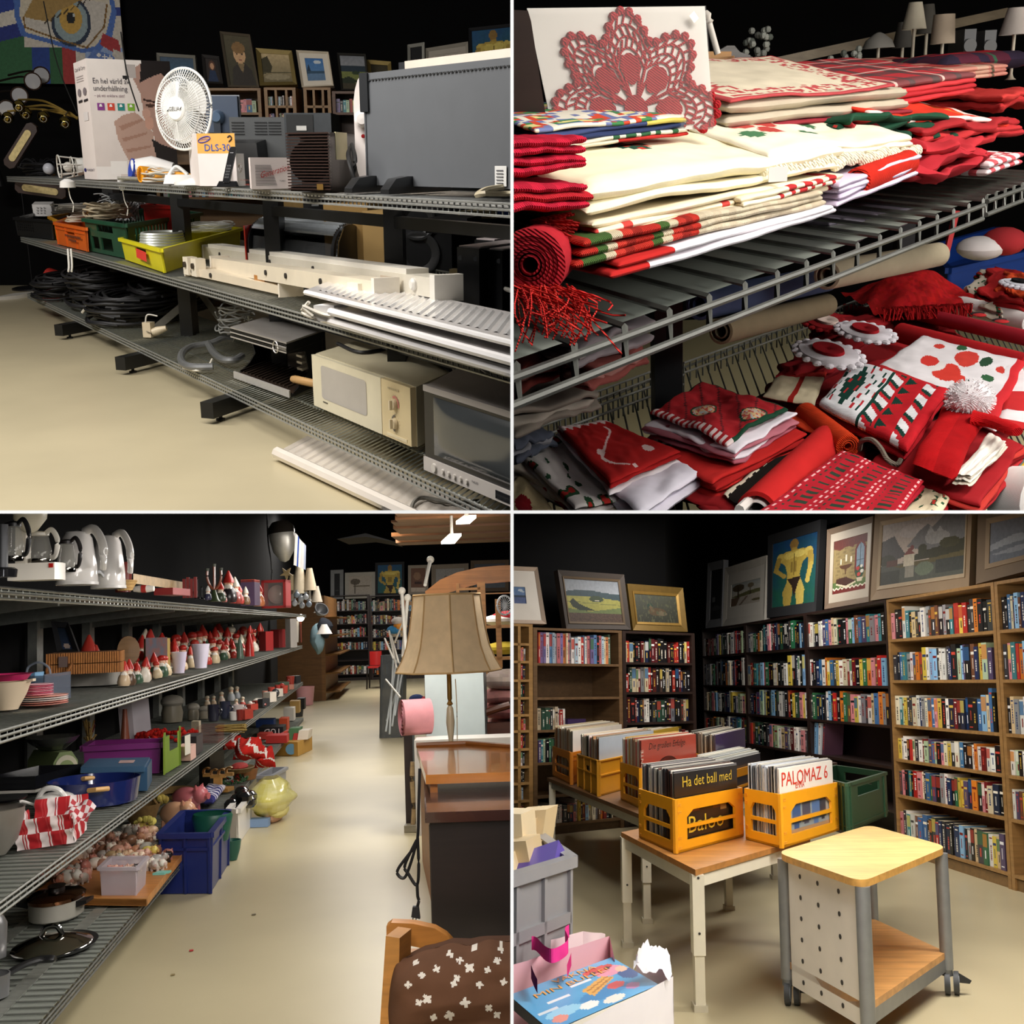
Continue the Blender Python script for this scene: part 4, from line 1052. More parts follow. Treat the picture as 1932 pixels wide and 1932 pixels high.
mb=MB();mb.prism([cx+V(a*w,0,.02+hz/2+b*hz/2)for a,b in pr][::-1],(.05,.16,0),'#e6dedb');T.part('end_panel',mb,'plastic')
kn=cx+V(-6*k,-.01,R1.up(cx,225)-ZT)
mb=MB();mb.lathe([(15*k,0),(15*k,.01),(10*k,.02),(9*k,.05),(0,.052)],kn,20,'#e9e3df',ax=(0,-1,0));T.part('thermostat_knob',mb,'plastic')
mb=MB();mb.lathe([(4*k,0),(3.4*k,.012),(0,.014)],V(kn.x,kn.y,R1.up(kn,257)),12,'#8a1a1c',ax=(0,-1,0));T.part('pilot_light',mb,'gloss')
mb=MB();zz=R1.up(kn,187);mb.ob(V(kn.x-.01,kn.y-.004,zz),V(.04,0,0),V(0,.004,0),V(0,0,.02),'#e2c832');T.part('warning_sticker',mb,'paper')
for i in range(4):
 mb=MB();o=cx+V(.08+.09*i,.12+.05*i,.05);mb.ob(o,V(.03,.02,0),V(-.1,.25,0),V(0,0,hz*.86),'#e0d9d5');T.part('fin',mb,'plastic')
A=tp(690,5.9,ZT+.03);B=tp(1015,4.85,ZT+.03);k=A.y/F
ht=R1.up(A,139)-A.z
B2=V(B.x,B.y,A.z)
T=thing(R1,'convector_heater','large grey flat convector heater on black feet','heater',V(A.x,A.y,ZT))
mb=MB();dep=dv1*.16;ex=B2-A
mb.ob(A,ex,dep,V(0,0,ht),'#5f6266');bd=T.part('casing',mb,'plastic')
mb=MB();n_=V(ex.y,-ex.x,0).normalized()*.006
for i in range(46):mb.ob(A+ex*(.02+i*.0213)+V(0,0,ht*.93)+n_,ex*.014,-n_*.5,V(0,0,ht*.012),'#1c1d1f')
bd.part('vent_slots',mb,'matte')
mb=MB();mb.ob(A-ex*.012+n_*2+V(0,0,ht*.66),ex*.055,dep*1.1,V(0,0,ht*.345),'#222427');T.part('corner_cap',mb,'plastic')
mb=MB();mb.ob(A+ex*.012+n_*.8,ex*.004,-n_*.3,V(0,0,ht*.66),'#47494d');bd.part('seam',mb,'plastic')
for f_ in(.02,.26):
 o=A+ex*f_;mb=MB();d=dep.normalized()
 prf=[(-.26,-.03),(-.26,-.01),(-.18,.035),(-.05,.045),(.3,.04),(.45,-.01),(.45,-.03)]
 mb.prism([o+d*a+V(0,0,b)for a,b in prf],ex.normalized()*.07,'#1b1c1e');T.part('foot',mb,'plastic')
mb=MB();mb.ob(A+ex*.79+n_+V(0,0,.01),ex*.06,-n_*.3,V(0,0,ht*.16),'#d9d9d6')
for i in range(5):mb.ob(A+ex*.8+n_*1.4+V(0,0,.02+i*ht*.025),ex*.035,-n_*.2,V(0,0,ht*.008),'#55555a')
T.part('rating_label',mb,'paper')
A=tp(757,6.9,ZT+.05);B=tp(1015,5.9,ZT+.05);h=R1.up(A,117)-A.z
T=thing(R1,'panel_heater','cream panel heater standing behind the grey convector','heater',V(A.x,A.y,ZT))
mb=MB();mb.ob(A+(B-A)*.05,(B-A)*.95,dv1*.1,V(0,0,h),'#dccfc2');T.part('casing',mb,'plastic')
mb=MB();mb.ob(A,(B-A)*.05,dv1*.1,V(0,0,h*.995),'#2a2c30');T.part('end_cap',mb,'plastic')
mb=MB();mb.ob(A+(B-A)*.1-V(0,0,.05),(B-A)*.03,dv1*.2,V(0,0,.05),'#222');T.part('foot',mb,'plastic')
solo(R1,'mains_lead','cream mains lead curled on the shelf end below the heater','cord',wire([s1(985,.25,ZT+.02),s1(950,.2,ZT+.015),s1(915,.05,ZT+.02),s1(900,.1,ZT+.01),s1(920,.2,ZT+.03),s1(962,.35,ZT+.04)],.012,'#b3a88c'),'rubber')
c=s1(428,.75,ZT);k=c.y/F
T=thing(R1,'monitor','flat blue-grey monitor seen from behind near the fan','monitor',c)
zt=R1.up(c,181);zb=R1.up(c,250)
mb=MB();mb.box(c.x-30*k,c.x+28*k,c.y,c.y+.06,zb,zt,'#46546a');T.part('back_cover',mb,'plastic')
mb=MB();mb.box(c.x-31*k,c.x+29*k,c.y+.06,c.y+.09,zb-.01,zt+.01,'#9aa0a8');T.part('bezel',mb,'plastic')
mb=MB();mb.lathe([(13*k,0),(12*k,.04),(8*k,.07)],V(c.x-8*k,c.y,(zt+zb)/2-5*k),16,'#5d728c',ax=(0,-1,0));T.part('hinge',mb,'gloss')
mb=MB();mb.box(c.x-14*k,c.x-2*k,c.y-.05,c.y-.01,ZT,(zt+zb)/2,'#2c3440');T.part('stand',mb,'plastic')
c=s1(492,.7,ZT);k=c.y/F;zt=R1.up(c,221)
T=thing(R1,'tube_monitor','grey vented back of an old picture tube monitor','monitor',c)
mb=MB();mb.hexa([c+V(x*k,y,0)for x,y in((-50,0),(52,0),(56,.5),(-54,.5))]+[V(c.x+x*k,c.y+y,zt)for x,y in((-50,0),(52,0),(56,.5),(-54,.5))],'#55585a');T.part('casing',mb,'plastic')
for i in range(5):
 for x in(-46,-5,20):
  mb=MB();mb.box(c.x+x*k,c.x+(x+22)*k,c.y-.006,c.y,zt-(10+i*5)*k,zt-(8.2+i*5)*k,'#26282a');T.part('vent_slot',mb,'matte')
mb=MB();mb.hexa([c+V(x*k,y,0)for x,y in((-48,-.25),(14,-.25),(20,-.01),(-52,-.01))]+[V(c.x+x*k,c.y+y,z)for x,y,z in((-44,-.22,zt-45*k),(8,-.22,zt-45*k),(14,-.01,zt-38*k),(-50,-.01,zt-38*k))],'#191a1c');T.part('neck_cover',mb,'plastic')
c=s1(586,.75,ZT);k=c.y/F;zt=R1.up(c,213)
T=thing(R1,'computer_case','grey metal computer case behind the brown fan heater','computer',c)
mb=MB();mb.box(c.x-42*k,c.x+42*k,c.y,c.y+.4,ZT,zt,'#4a4e52');T.part('casing',mb,'metal')
mb=MB();mb.box(c.x-38*k,c.x+10*k,c.y-.008,c.y,ZT+.1,zt-.01,'#222426');T.part('rear_plate',mb,'matte')
mb=MB();mb.box(c.x-20*k,c.x-2*k,c.y-.014,c.y-.008,zt-30*k,zt-22*k,'#c9c9c6');T.part('port_cluster',mb,'plastic')
# ---- middle shelf: crates of leads
def q4(pts,z):return[on1(u,v,z)for u,v in pts]
def rimz(u,v,zb,vr):
 p=on1(u,v,zb);return R1.up(p,vr)
zr=rimz(306,517,ZM,471)
Q=q4(((226,450),(304,471),(455,431),(396,422)),zr)
crate(R1,'plastic_crate','bright yellow crate with cable coils at the shelf front',Q,ZM,zr,'#d8cf1e',.012,hf=((.36,.64,.62,.8),),taper=.05)
T=bpy.context.scene.objects
mb=MB();o=on1(268,492,ZM);A,B=Q[0].lerp(Q[1],.42),Q[0].lerp(Q[1],.66);n_=V(.0,-.012,0)
mb.add([V(A.x,A.y,ZM+.06)+n_,V(B.x,B.y,ZM+.05)+n_,V(B.x,B.y,ZM+.12)+n_,V(A.x,A.y,ZM+.13)+n_],[(0,1,2,3)],'#d2382c')
solo(R1,'price_emblem','red emblem sticker on the end of the yellow crate','sticker',mb,'paper')
c=on1(306,448,zr+.02);k=c.y/F
mb=MB()
for i in range(5):
 mb.tube([c+V(36*k*(1-.02*i)*math.cos(a),30*k*1.9*(1-.02*i)*math.sin(a),-.05+.02*i)for a in[j*.2618 for j in range(24)]],.017,'#c7ccc9',6,True)
solo(R1,'duct_hose','coil of silvery flexible hose lying in the yellow crate','hose',mb,'metal')
mb=MB();c=on1(398,436,zr+.0);loops(mb,c,38*c.y/F,.32,.06,14,.006,['#e4e4e0','#d5d5d0'],r1,turn=1.0);solo(R1,'white_cable','coil of white cable in the far half of the yellow crate','cables',mb,'plastic')
zr=rimz(233,491,ZM,424)
Q=q4(((157,413),(236,424),(380,402),(296,391)),zr)
slots=[(.08+i*.042,.105+i*.042,.5,.86)for i in range(20)]
crate(R1,'plastic_crate','dark green slotted crate heaped with leads behind the yellow one',Q,ZM,zr,'#1f4a35',.014,hf=((.3,.7,.68,.88),(.12,.3,.12,.5),(.36,.64,.12,.5)),hs=slots,taper=.05)
mb=MB();c=on1(206,412,zr-.02);loops(mb,c,36*c.y/F,.35,.12,16,.008,['#b9ab90','#c9bda4','#a89a80'],r1);solo(R1,'beige_cable','beige mains leads coiled on the green crate','cables',mb,'rubber')
mb=MB();c=on1(222,402,zr);loops(mb,c,30*c.y/F,.35,.13,8,.011,['#17171a','#202024'],r1);solo(R1,'black_cable','thick black lead arching over the green crate','cables',mb,'rubber')
mb=MB();c=on1(240,395,zr+.05)
for i in range(46):
 a=r1.uniform(0,6.28);l=r1.uniform(.12,.3);d=V(math.cos(a),.6*math.sin(a),r1.uniform(.1,.6));p2=c+d*l
 mb.tube(spl([c+V(r1.uniform(-.1,.1),r1.uniform(-.1,.1),-.1),c+d*l*.6+V(0,0,.04),p2],3),.0045,r1.choice(['#b9bdbf','#d5d7d7','#9a9ea2']),4)
solo(R1,'grey_cable','spiky tangle of thin grey wires above the green crate','cables',mb,'plastic')
zo=rimz(160,476,ZM,431)
Q=q4(((103,420),(162,431),(205,415),(140,407)),zo)
T=crate(R1,'plastic_crate','orange crate with stamped side next to the green one',Q,ZM,zo,'#d8641f',.012,hf=((.35,.65,.6,.78),),taper=.06,ribs=3)
mb=MB();A,B=Q[0],Q[1];e=B-A;n_=V(e.y,-e.x,0).normalized()*.001-(Q[3]-Q[0]).normalized()*-.01
dashes(mb,V(A.x,A.y,ZM+.1)+e*.34+V(0,-.02,0),e,V(0,0,1),e.length*.5,.02,12,'#3a1d10');dashes(mb,V(A.x,A.y,ZM+.065)+e*.45+V(0,-.02,0),e,V(0,0,1),e.length*.25,.02,6,'#3a1d10')
T.part('stamped_lettering',mb,'matte',smooth=False)
mb=MB();c=on1(150,418,zo-.02);loops(mb,c,20*c.y/F,.25,.05,8,.007,['#c9bca6','#d9d3c6'],r1);solo(R1,'beige_cable','beige flex bundle inside the orange crate','cables',mb,'rubber')
Q=q4(((92,409),(108,417),(176,404),(150,399)),zo)
crate(R1,'plastic_crate','deep yellow crate squeezed behind the orange one',Q,ZM,zo,'#d99a1c',.012,taper=.05)
zb_=rimz(96,451,ZM,416)
Q=q4(((27,411),(98,417),(135,405),(70,401)),zb_)
grid_=[(.04+i*.06,.075+i*.06,.3+j*.14,.4+j*.14)for i in range(16)for j in range(4)]
crate(R1,'plastic_crate','black lattice crate at the far end of the middle shelf',Q,ZM,zb_,'#17181a',.012,hf=grid_[:32],hs=grid_,taper=.04)
T=thing(R1,'power_strip','white plug-in timer lying on the black crate','timer',on1(84,406,zb_))
c=on1(80,408,zb_-.03);mb=MB();mb.ob(c-V(.1,0,0),V(.22,0,.0),V(0,.1,.03),V(-.02,.03,.13),'#dcdad8');T.part('body',mb,'plastic')
mb=MB()
for i in range(3):
 for j in range(3):mb.ob(c+V(-.06+i*.04,-.004,.03+j*.03),V(.02,0,0),V(0,.006,0),V(0,0,.014),'#b9b7b8')
T.part('buttons',mb,'plastic')
mb=MB();c=on1(112,400,zo);mb.lathe([(.05,0),(.05,.1),(.02,.11)],c-V(0,0,.06),14,'#cfcac2');solo(R1,'plug_socket','round cream socket head on the deep yellow crate','socket',mb,'plastic')
mb=MB();c=on1(140,405,zo-.02);loops(mb,c,.22,.2,.1,12,.008,['#e0ddd6','#cfcabd','#b9b2a4'],r1);mb.lathe([(0,.09),(.14,.1),(.16,.12),(0,.13)],c,16,'#e2dfda');solo(R1,'white_flex','white flex and a round disc heaped on the yellow crate','cables',mb,'plastic')
zr2=ZM+.38
Q=[tp(u,y,zr2)for u,y in((262,10.9),(330,10.6),(348,11.3),(282,11.6))]
crate(R1,'plastic_crate','red crate standing behind the green one',Q,ZM,zr2,'#b3211f',.014)
for k,(u,v,lab)in enumerate(((127,345,'small white spot lamp clipped under the top shelf end'),(230,352,'white cord end dangling under the top shelf'))):
 c=R1.at(u,v,9.4);T=thing(R1,'hanging_lamp',lab,'lamp',c)
 mb=MB();mb.lathe([(.02,.03),(.055,.01),(.06,-.035),(.055,-.035)]if k==0 else[(.03,.05),(.03,0),(.012,-.03)],c,14,'#d7d5d2',cap=False);T.part('shade',mb,'plastic')
 T.part('cord',wire([c+V(0,.0,.03),c+V(.01,0,-.1),c+V(.03,0,-.16),c+V(.02,0,-.22)],.004,'#d8d5cf'),'plastic')
for k,u in enumerate((128,134)):solo(R1,'white_flex',['white cord hanging to the cable heap, left strand','white cord hanging to the cable heap, right strand'][k],'cord',wire([R1.at(u,470,9.3),R1.at(u+2,500,9.2),R1.at(u+1,512,9.1)],.008,'#d0cdc6'),'plastic')
A,B=tp(455,8.3,ZM),tp(622,7.3,ZM);C=tp(682,8.1,ZM);dep=C-B;ex=B-A
h=R1.up(B,430)-ZM
T=thing(R1,'bread_bin','chrome roll-top bread bin with a clear front flap','bread bin',(A+B)/2)
def arch(n=14,r0=1.):return[(0.5-.5*math.cos(math.pi*i/n)*r0,.52+.48*math.sin(math.pi*i/n)**.8)for i in range(n+1)]
pr=[(0,0)]+arch()+[(1,0)]
mb=MB()
for f0,f1,c_ in((0,.03,'#2a2b2d'),(.97,1.,'#2a2b2d')):
 mb.prism([A+ex*f0+dep*a+V(0,0,h*b)for a,b in pr],ex*(f1-f0),c_)
T.part('end_panels',mb,'plastic',stuff=True)
mb=MB()
ar=arch(28)
for i in range(6,28):
 a,b=ar[i],ar[i+1]
 p0,p1=A+ex*.03+dep*a[0]+V(0,0,h*a[1]),A+ex*.03+dep*b[0]+V(0,0,h*b[1])
 bul=((p0+p1)/2-(A+ex*.03+dep*.5+V(0,0,h*.4))).normalized()*.014
 e_=ex*.94
 mb.add([p0,p1,p1+e_,p0+e_,(p0+p1)/2+bul,(p0+p1)/2+bul+e_],[(0,4,5,3),(4,1,2,5)],'#b9c0c6')
T.part('roll_top',mb,'metal',label='ribbed chrome roll top')
mb=MB()
for i in range(60):mb.ob(A+ex*(.03+.94*i/60)+dep*.3+V(0,0,h*.965),ex*.012,dep*.5,V(0,0,h*.045),'#c3cad0')
T.part('roll_ribs',mb,'metal',stuff=True)
mb=MB();mb.ob(A,ex,dep*.03,V(0,0,h*.2),'#1b1c1e');mb.ob(A+dep*.6,ex,dep*.05,V(0,0,h*.7),'#101113');mb.ob(A,ex,dep,V(0,0,.01),'#1a1b1d');T.part('body',mb,'gloss')
mb=MB();mb.add([A+ex*.05+V(0,0,h*.2),B-ex*.05+V(0,0,h*.2),B-ex*.05+dep*.1+V(0,0,h*.72),A+ex*.05+dep*.1+V(0,0,h*.72)],[(0,1,2,3)],'#8a8d90');T.part('clear_flap',mb,'film')
mb=MB();mb.ob(A-V(.01,.01,0),ex*.015,dep*.6,V(0,0,h*.9),'#a92a22');T.part('red_side_strip',mb,'plastic',label='red strip on the far end')
mb=MB();mb.tube([B+V(0,-.01,0),B+dep*.12+V(0,0,h*.75),B+dep*.3+V(0,0,h*.97)],.012,'#c9ced2',8);T.part('chrome_edge',mb,'chrome')
def bx(u0,u1,y,v0,v1,z0,d,col,name,label,cat,mat='plastic',group=None):
 p0,p1=tp(u0,y,z0),tp(u1,y,z0);zt_=R1.up(p0,v0);zb_=z0 if v1 is None else R1.up(p0,v1)
 T=thing(R1,name,label,cat,V((p0.x+p1.x)/2,y,zb_),group)
 mb=MB();mb.ob(V(p0.x,y,zb_),p1-p0,V(.12,d,0),V(0,0,zt_-zb_),col);T.part('cabinet',mb,mat)
 return T,V(p0.x,y,zb_),p1-p0,zt_-zb_
ZR=ZM
def cone(T,c,r):
 mb=MB();mb.lathe([(r,0),(r*1.02,.012),(r*.9,.014),(r*.3,-.03),(0,-.02)],c,24,'#1d1e20',ax=(0,-1,0),cap=False);T.part('cone',mb,'rubber')
T,o,e,h=bx(750,850,7.2,385,530,ZR,.4,'#141517','loudspeaker','tall black loudspeaker with two round cones behind the guard','speaker')
cone(T,o+e*.35+V(0,-.006,h*.78),.11);cone(T,o+e*.35+V(0,-.006,h*.36),.13)
T,o,e,h=bx(680,748,7.4,398,500,ZR,.4,'#a98a55','carton','tan carton beside the black loudspeaker','box','paper')
T,o,e,h=bx(606,690,7.9,383,490,ZR,.4,'#9b7a42','carton','brown carton with a tan top behind the bread bin','box','paper')
mb=MB();mb.ob(o+e*.35+V(0,-.004,h*.3),e*.2,V(0,.003,0),V(0,0,h*.4),'#d8d4cc');T.part('white_label',mb,'paper')
T,o,e,h=bx(568,622,8.3,372,400,ZR+.12,.4,'#1c1d20','amplifier','small black amplifier with a silver badge','amplifier')
mb=MB();mb.ob(o+e*.3+V(0,-.004,h*.4),e*.25,V(0,.003,0),V(0,0,h*.12),'#b9bcc0');T.part('badge',mb,'metal')
T,o,e,h=bx(510,570,8.6,362,410,ZR,.3,'#a5854c','carton','ochre carton low behind the rack posts','box','paper')
T,o,e,h=bx(800,880,6.6,412,440,ZR+.2,.7,'#232427','record_player','flat dark record player on top of the loudspeakers','record player')
T,o,e,h=bx(863,935,7.0,398,412,ZR+.3,.3,'#c9b98e','carton','flat cream carton with blue print on the rear rack','box','paper')
mb=MB();dashes(mb,o+e*.05+V(0,-.004,h*.2),e,V(0,0,1),e.length*.75,h*.3,16,'#5f86a0');dashes(mb,o+e*.05+V(0,-.004,h*.6),e,V(0,0,1),e.length*.35,h*.3,8,'#5f86a0');T.part('print',mb,'matte',smooth=False)
T,o,e,h=bx(936,1000,7.0,396,410,ZR+.3,.3,'#2450a8','carton','blue flat box at the rear right of the rack','box','paper')
for k,(u,v,lab)in enumerate(((862,466,'front left'),(905,470,'front right'),(895,452,'rear left'),(935,455,'rear right'))):
 y=5.9 if k<2 else 6.6;p0=R1.at(u,v,y);w=(42 if k<2 else 36)*y/F
 T=thing(R1,'disc_box','black file box with a pale pink lid, %s of four'%lab,'box',V(p0.x,p0.y,ZR+.02),'black boxes with pale lids')
 mb=MB();mb.ob(V(p0.x,p0.y,ZR+.02),V(w,-.12,0),V(.25,.5,0),V(0,0,p0.z-ZR-.02),'#131417');T.part('body',mb,'plastic')
 mb=MB();mb.ob(V(p0.x+.01,p0.y+.02,p0.z),V(w*.95,-.11,0),V(.23,.45,0),V(0,0,.006),'#d9cdcd');T.part('lid',mb,'paper')
 for f_ in(.15,.85):
  mb=MB();c=V(p0.x+w*f_,p0.y-.12*f_-.003,p0.z-.05);mb.lathe([(.012,0),(.012,.004)],c,10,'#4a4c50',ax=(0,-1,0));T.part('stud',mb,'metal')
def fitting(label,a,b,za,zb,w,h,col,vis):
 A,B=on1(*a,za),on1(*b,zb);ex=B-A;d=V(-ex.y,ex.x,0).normalized()*w
 d=d if d.y>0 else-d
 T=thing(R1,'lamp_fitting',label,'lamp fitting',A,'cream fluorescent fittings')
 mb=MB();mb.ob(A,ex,d,V(0,0,h),col);T.part('body',mb,'plastic')
 n_=-d.normalized()
 for f_,l_ in((-.012,.012),(1.,.012)):
  mb=MB();mb.ob(A+ex*f_-V(0,0,.015)+n_*.01,ex*l_,d*1.1,V(0,0,h+.03),mixc(col,'#fff',.3));T.part('end_cap',mb,'plastic')
 for f_ in vis:
  mb=MB();mb.lathe([(.016,0),(.016,.008),(.009,.009)],A+ex*f_+n_*.001+V(0,0,h*.55),12,'#2b2622',ax=n_);T.part('screw_hole',mb,'matte')
 return T,A,ex,d,n_
T,A,ex,d,n_=fitting('long cream fluorescent fitting lying furthest back on the shelf',(385,487),(815,562),ZM+.02,ZM+.16,.13,.09,'#d9d3c4',(.12,.42,.62))
mb=MB();mb.lathe([(.03,0),(.03,.01),(.02,.02)],A+ex*.955+V(0,0,.05),16,'#e9e6de',ax=n_);T.part('starter',mb,'plastic')
mb=MB();mb.ob(A+ex*.86+V(0,0,.015)+n_*.002,ex*.05,n_*.002,V(0,0,.055),'#c9b9a4');T.part('rating_label',mb,'paper')
mb=MB();mb.ob(A+ex*.03+d*.05+V(0,0,.09),ex*.9,d*.9,V(0,0,.025),'#e6e2d8');T.part('cover_tube',mb,'plastic')
T,A,ex,d,n_=fitting('cream fluorescent fitting lying in front with a broken end box',(402,512),(705,566),ZM+.03,ZM+.12,.12,.09,'#e3d8c2',(.42,.55,.75))
mb=MB();mb.ob(A+ex*.9+n_*.02+V(0,0,.02),ex*.05,d*.2,V(0,0,.05),'#efe6d2');T.part('switch',mb,'plastic')
T,A,ex,d,n_=fitting('short open lamp channel under the cream fittings',(352,517),(528,556),ZM+.005,ZM+.005,.14,.05,'#dccfb8',(.08,.3))
for f_ in(.0,.1):
 mb=MB();mb.ob(A+ex*f_+n_*.02,ex*.06,d*.5,V(0,0,.12),'#e6dcc8');e_=T.part('lamp_holder',mb,'plastic')
 mb=MB();mb.lathe([(.02,0),(.02,.014)],A+ex*(f_+.03)+n_*.02+V(0,0,.07),12,'#4a4238',ax=n_);e_.part('contact',mb,'metal')
mb=MB();mb.ob(A+ex*.72+d*.2+V(0,0,.05),ex*.1,d*.3,V(0,0,.03),'#b0793c');T.part('brown_ballast',mb,'plastic')
def radiator(label,a,b,dd,z,th,ribs=0,end=True):
 A,B=on1(*a,z),on1(*b,z);ex=B-A;D=on1(*dd,z)-A
 T=thing(R1,'panel_radiator',label,'radiator',A,'white panel radiators')
 mb=MB();mb.ob(A,ex,D,V(0,0,th),'#dedad8');T.part('panel',mb,'gloss')
 mb=MB();mb.tube([A+V(0,0,th*.5),B+V(0,0,th*.5)],th*.62,'#eceaea',8);T.part('rolled_edge',mb,'gloss')
 for i in range(ribs):
  f=.05+.93*i/ribs
  mb=MB();o=A+ex*f+D*.12+V(0,0,th);mb.add([o,o+ex*.012,o+ex*.02,o+D*.76,o+D*.76+ex*.012,o+D*.76+ex*.02],[(0,1,4,3),(1,2,5,4)],'#e6e4e3')
  for q_ in(1,4):mb.v[q_]=(mb.v[q_][0],mb.v[q_][1],mb.v[q_][2]+.006)
  T.part('rib',mb,'gloss')
 return T,A,ex,D
zA=ZM+.13
T,A,ex,D=radiator('white ribbed radiator, topmost of the stack on the shelf',(577,556),(1060,678),(640,530),zA,.022,30)
radiator('white radiator, middle one of the stack, with a cable box',(624,594),(1060,716),(690,566),zA-.065,.03)
radiator('white radiator, lowest of the stack, jutting over the shelf edge',(609,608),(1060,738),(690,575),zA-.115,.03)
c=on1(604,590,zA-.06);T=thing(R1,'cable_box','white cable box hanging on the end of the radiator stack','thermostat',c)
mb=MB();mb.ob(c-V(.03,0,.04),V(.1,-.02,0),V(.05,.1,0),V(0,0,.075),'#e6e4e2');T.part('body',mb,'plastic')
T.part('cord',wire([c+V(-.05,0,.05),c+V(-.09,.03,.0),c+V(-.03,-.01,-.02),c+V(-.08,0,.03),c+V(.05,-.03,-.01),c+V(.25,-.12,.03)],.009,'#e3ddcf'),'plastic')
T=thing(R1,'mains_plug','beige mains plug with white lead lying on the radiators','plug',on1(850,530,zA+.03))
c=on1(848,530,zA+.03);mb=MB();mb.ob(c,V(.05,-.02,0),V(.02,.06,0),V(0,0,.06),'#b5a47a');T.part('body',mb,'plastic')
T.part('lead',wire([c+V(.06,.02,.03),on1(895,524,zA+.04),on1(935,538,zA+.03),on1(985,556,zA+.03)],.011,'#e6e3dd'),'plastic')
solo(R1,'radiator_lead','white lead drooping from the radiators over the television','cord',wire([on1(890,665,zA-.1),on1(905,690,zA-.14),on1(930,705,zA-.18),on1(985,715,zA-.2)],.01,'#e4dccb'),'plastic')
# ---- bottom shelf
blk=['#121214','#19191c','#0f0f11','#1e1e22']
for k,(u,v,rx,ry,h,n,lab)in enumerate(((135,556,50,.55,.14,20,'heap of black mains cable at the far end beside the red plug'),(215,572,62,.6,.22,30,'large coil of thick black cable in the middle of the heap'),(262,602,70,.5,.16,26,'black cable coils in front with a beige plug'),(325,588,60,.6,.18,22,'black cable coils nearest the toaster grill'))):
 c=on1(u,v,ZL);mb=MB();loops(mb,c,rx*1.15*c.y/F,ry*1.1,h*1.35,int(n*1.7),.0135,blk,r1,k=12);solo(R1,'cable_coil',lab,'cables',mb,'rubber','black cables on the bottom shelf')
c=on1(108,545,ZL)+V(0,0,.12);T=thing(R1,'red_plug','red industrial plug lying on the black cables','plug',c-V(0,0,.04))
ax=V(1,-.5,-.25)
mb=MB();mb.lathe([(.075,-.12),(.085,-.11),(.085,0),(.06,.03),(.05,.17),(.03,.19)],c,16,'#b3312a',ax=ax);T.part('body',mb,'plastic')
mb=MB();mb.box(c.x-.13,c.x-.05,c.y-.09,c.y-.02,c.z-.12,c.z+.05,'#bd362d');T.part('flap',mb,'plastic')
c=on1(97,566,ZL)+V(0,0,.03);T=thing(R1,'red_plug','red round socket below the red plug','socket',c)
mb=MB();mb.lathe([(.07,-.1),(.085,0),(.07,.005),(.06,-.03),(0,-.04)],c,18,'#a82a25',ax=(.1,-1,.2),cap=False);T.part('body',mb,'plastic')
for lab,(u,v),col in(('beige ribbed plug on the black cables',(246,577),'#a89f86'),('grey plug end among the black cables',(240,527),'#3a3d40')):
 c=on1(u,v,ZL+.12);mb=MB();mb.lathe([(.02,-.15),(.045,-.13),(.05,-.02),(.03,0),(.03,.1),(.018,.12)],c,12,col,ax=(1,-.1,.1));solo(R1,'cable_plug',lab,'plug',mb,'plastic')
mb=wire([on1(155,590,ZL+.06),on1(165,578,ZL+.12),on1(172,580,ZL+.12)],.012,'#c9c4b6');solo(R1,'white_plug','small white plug end by the shelf edge','plug',mb,'plastic')
def bar(p,q,w,t,col,mb):
 d=(q-p);s=V(d.z,0,-d.x).normalized()*w;mb.ob(p-s/2,d,s,V(0,t,0),col)
T=thing(R1,'folding_bracket','crossed aluminium bracket arms with a beige end grip','bracket',on1(290,630,ZL))
z_=ZL
for a,za,b,zb,w in(((283,628),ZL+.04,(372,553),ZL+.22,.07),((362,532),ZL+.36,(442,640),ZL+.06,.055)):
 mb=MB();bar(on1(*a,za),on1(*b,zb),w,.02,'#98948b',mb);T.part('arm',mb,'metal')
c=on1(281,627,ZL+.04);mb=MB();mb.ob(c-V(.05,0,.04),V(.07,-.02,0),V(.02,.06,0),V(0,0,.12),'#d6c7ab');mb.lathe([(.03,0),(.035,.04),(.02,.12)],c+V(.03,0,.0),12,'#dccdb0',ax=(1,0,.3));T.part('grip',mb,'plastic')
T.part('grip_wire',wire([c+V(-.02,0,.08),c+V(0,0,.14),c+V(.08,0,.13)],.006,'#e0ddd6'),'plastic')
T=thing(R1,'bent_tube','bent grey steel tube frame with worn paint','frame',on1(395,680,ZL))
T.part('tube',wire([on1(u,v,ZL+z)for u,v,z in((438,638,.09),(418,640,.09),(398,648,.07),(360,655,.06),(343,668,.05),(344,684,.04),(362,692,.04),(402,692,.04))],.026,'#7d7f80',6,9),'metal')
T.part('tube',wire([on1(u,v,ZL+z)for u,v,z in((393,648,.07),(402,664,.06),(420,678,.05),(443,679,.05),(456,672,.05))],.026,'#7a7c7d',6,9),'metal')
T.part('cable',wire([on1(u,v,ZL+z)for u,v,z in((346,694,.02),(370,699,.02),(390,695,.02),(400,678,.05))],.008,'#dcd6c8'),'plastic')
B=on1(546,751,ZL);k=B.y/F
FL=on1(441,713,ZL);zt_=R1.up(B,646)
D=on1(613,621,zt_)-V(B.x,B.y,zt_);ex=FL-B;h=zt_-ZL
T=thing(R1,'toaster_grill','steel and black double-deck toaster grill with wooden handle','grill',B+ex/2)
mb=MB();n_=V(-ex.y,ex.x,0).normalized();n_=n_ if n_.y<0 else-n_
sd=[(0,0),(1,.0),(1,.97),(.0,.97),(0,.8),(.45,.72),(.55,.35),(.4,.2)]
mb.prism([B+D*a+V(0,0,h*b)for a,b in sd],ex*.02,'#141517');T.part('side_panel',mb,'plastic')
mb=MB();mb.prism([FL+D*a+V(0,0,h*b)for a,b in sd],-ex*.02,'#141517');T.part('side_panel',mb,'plastic')
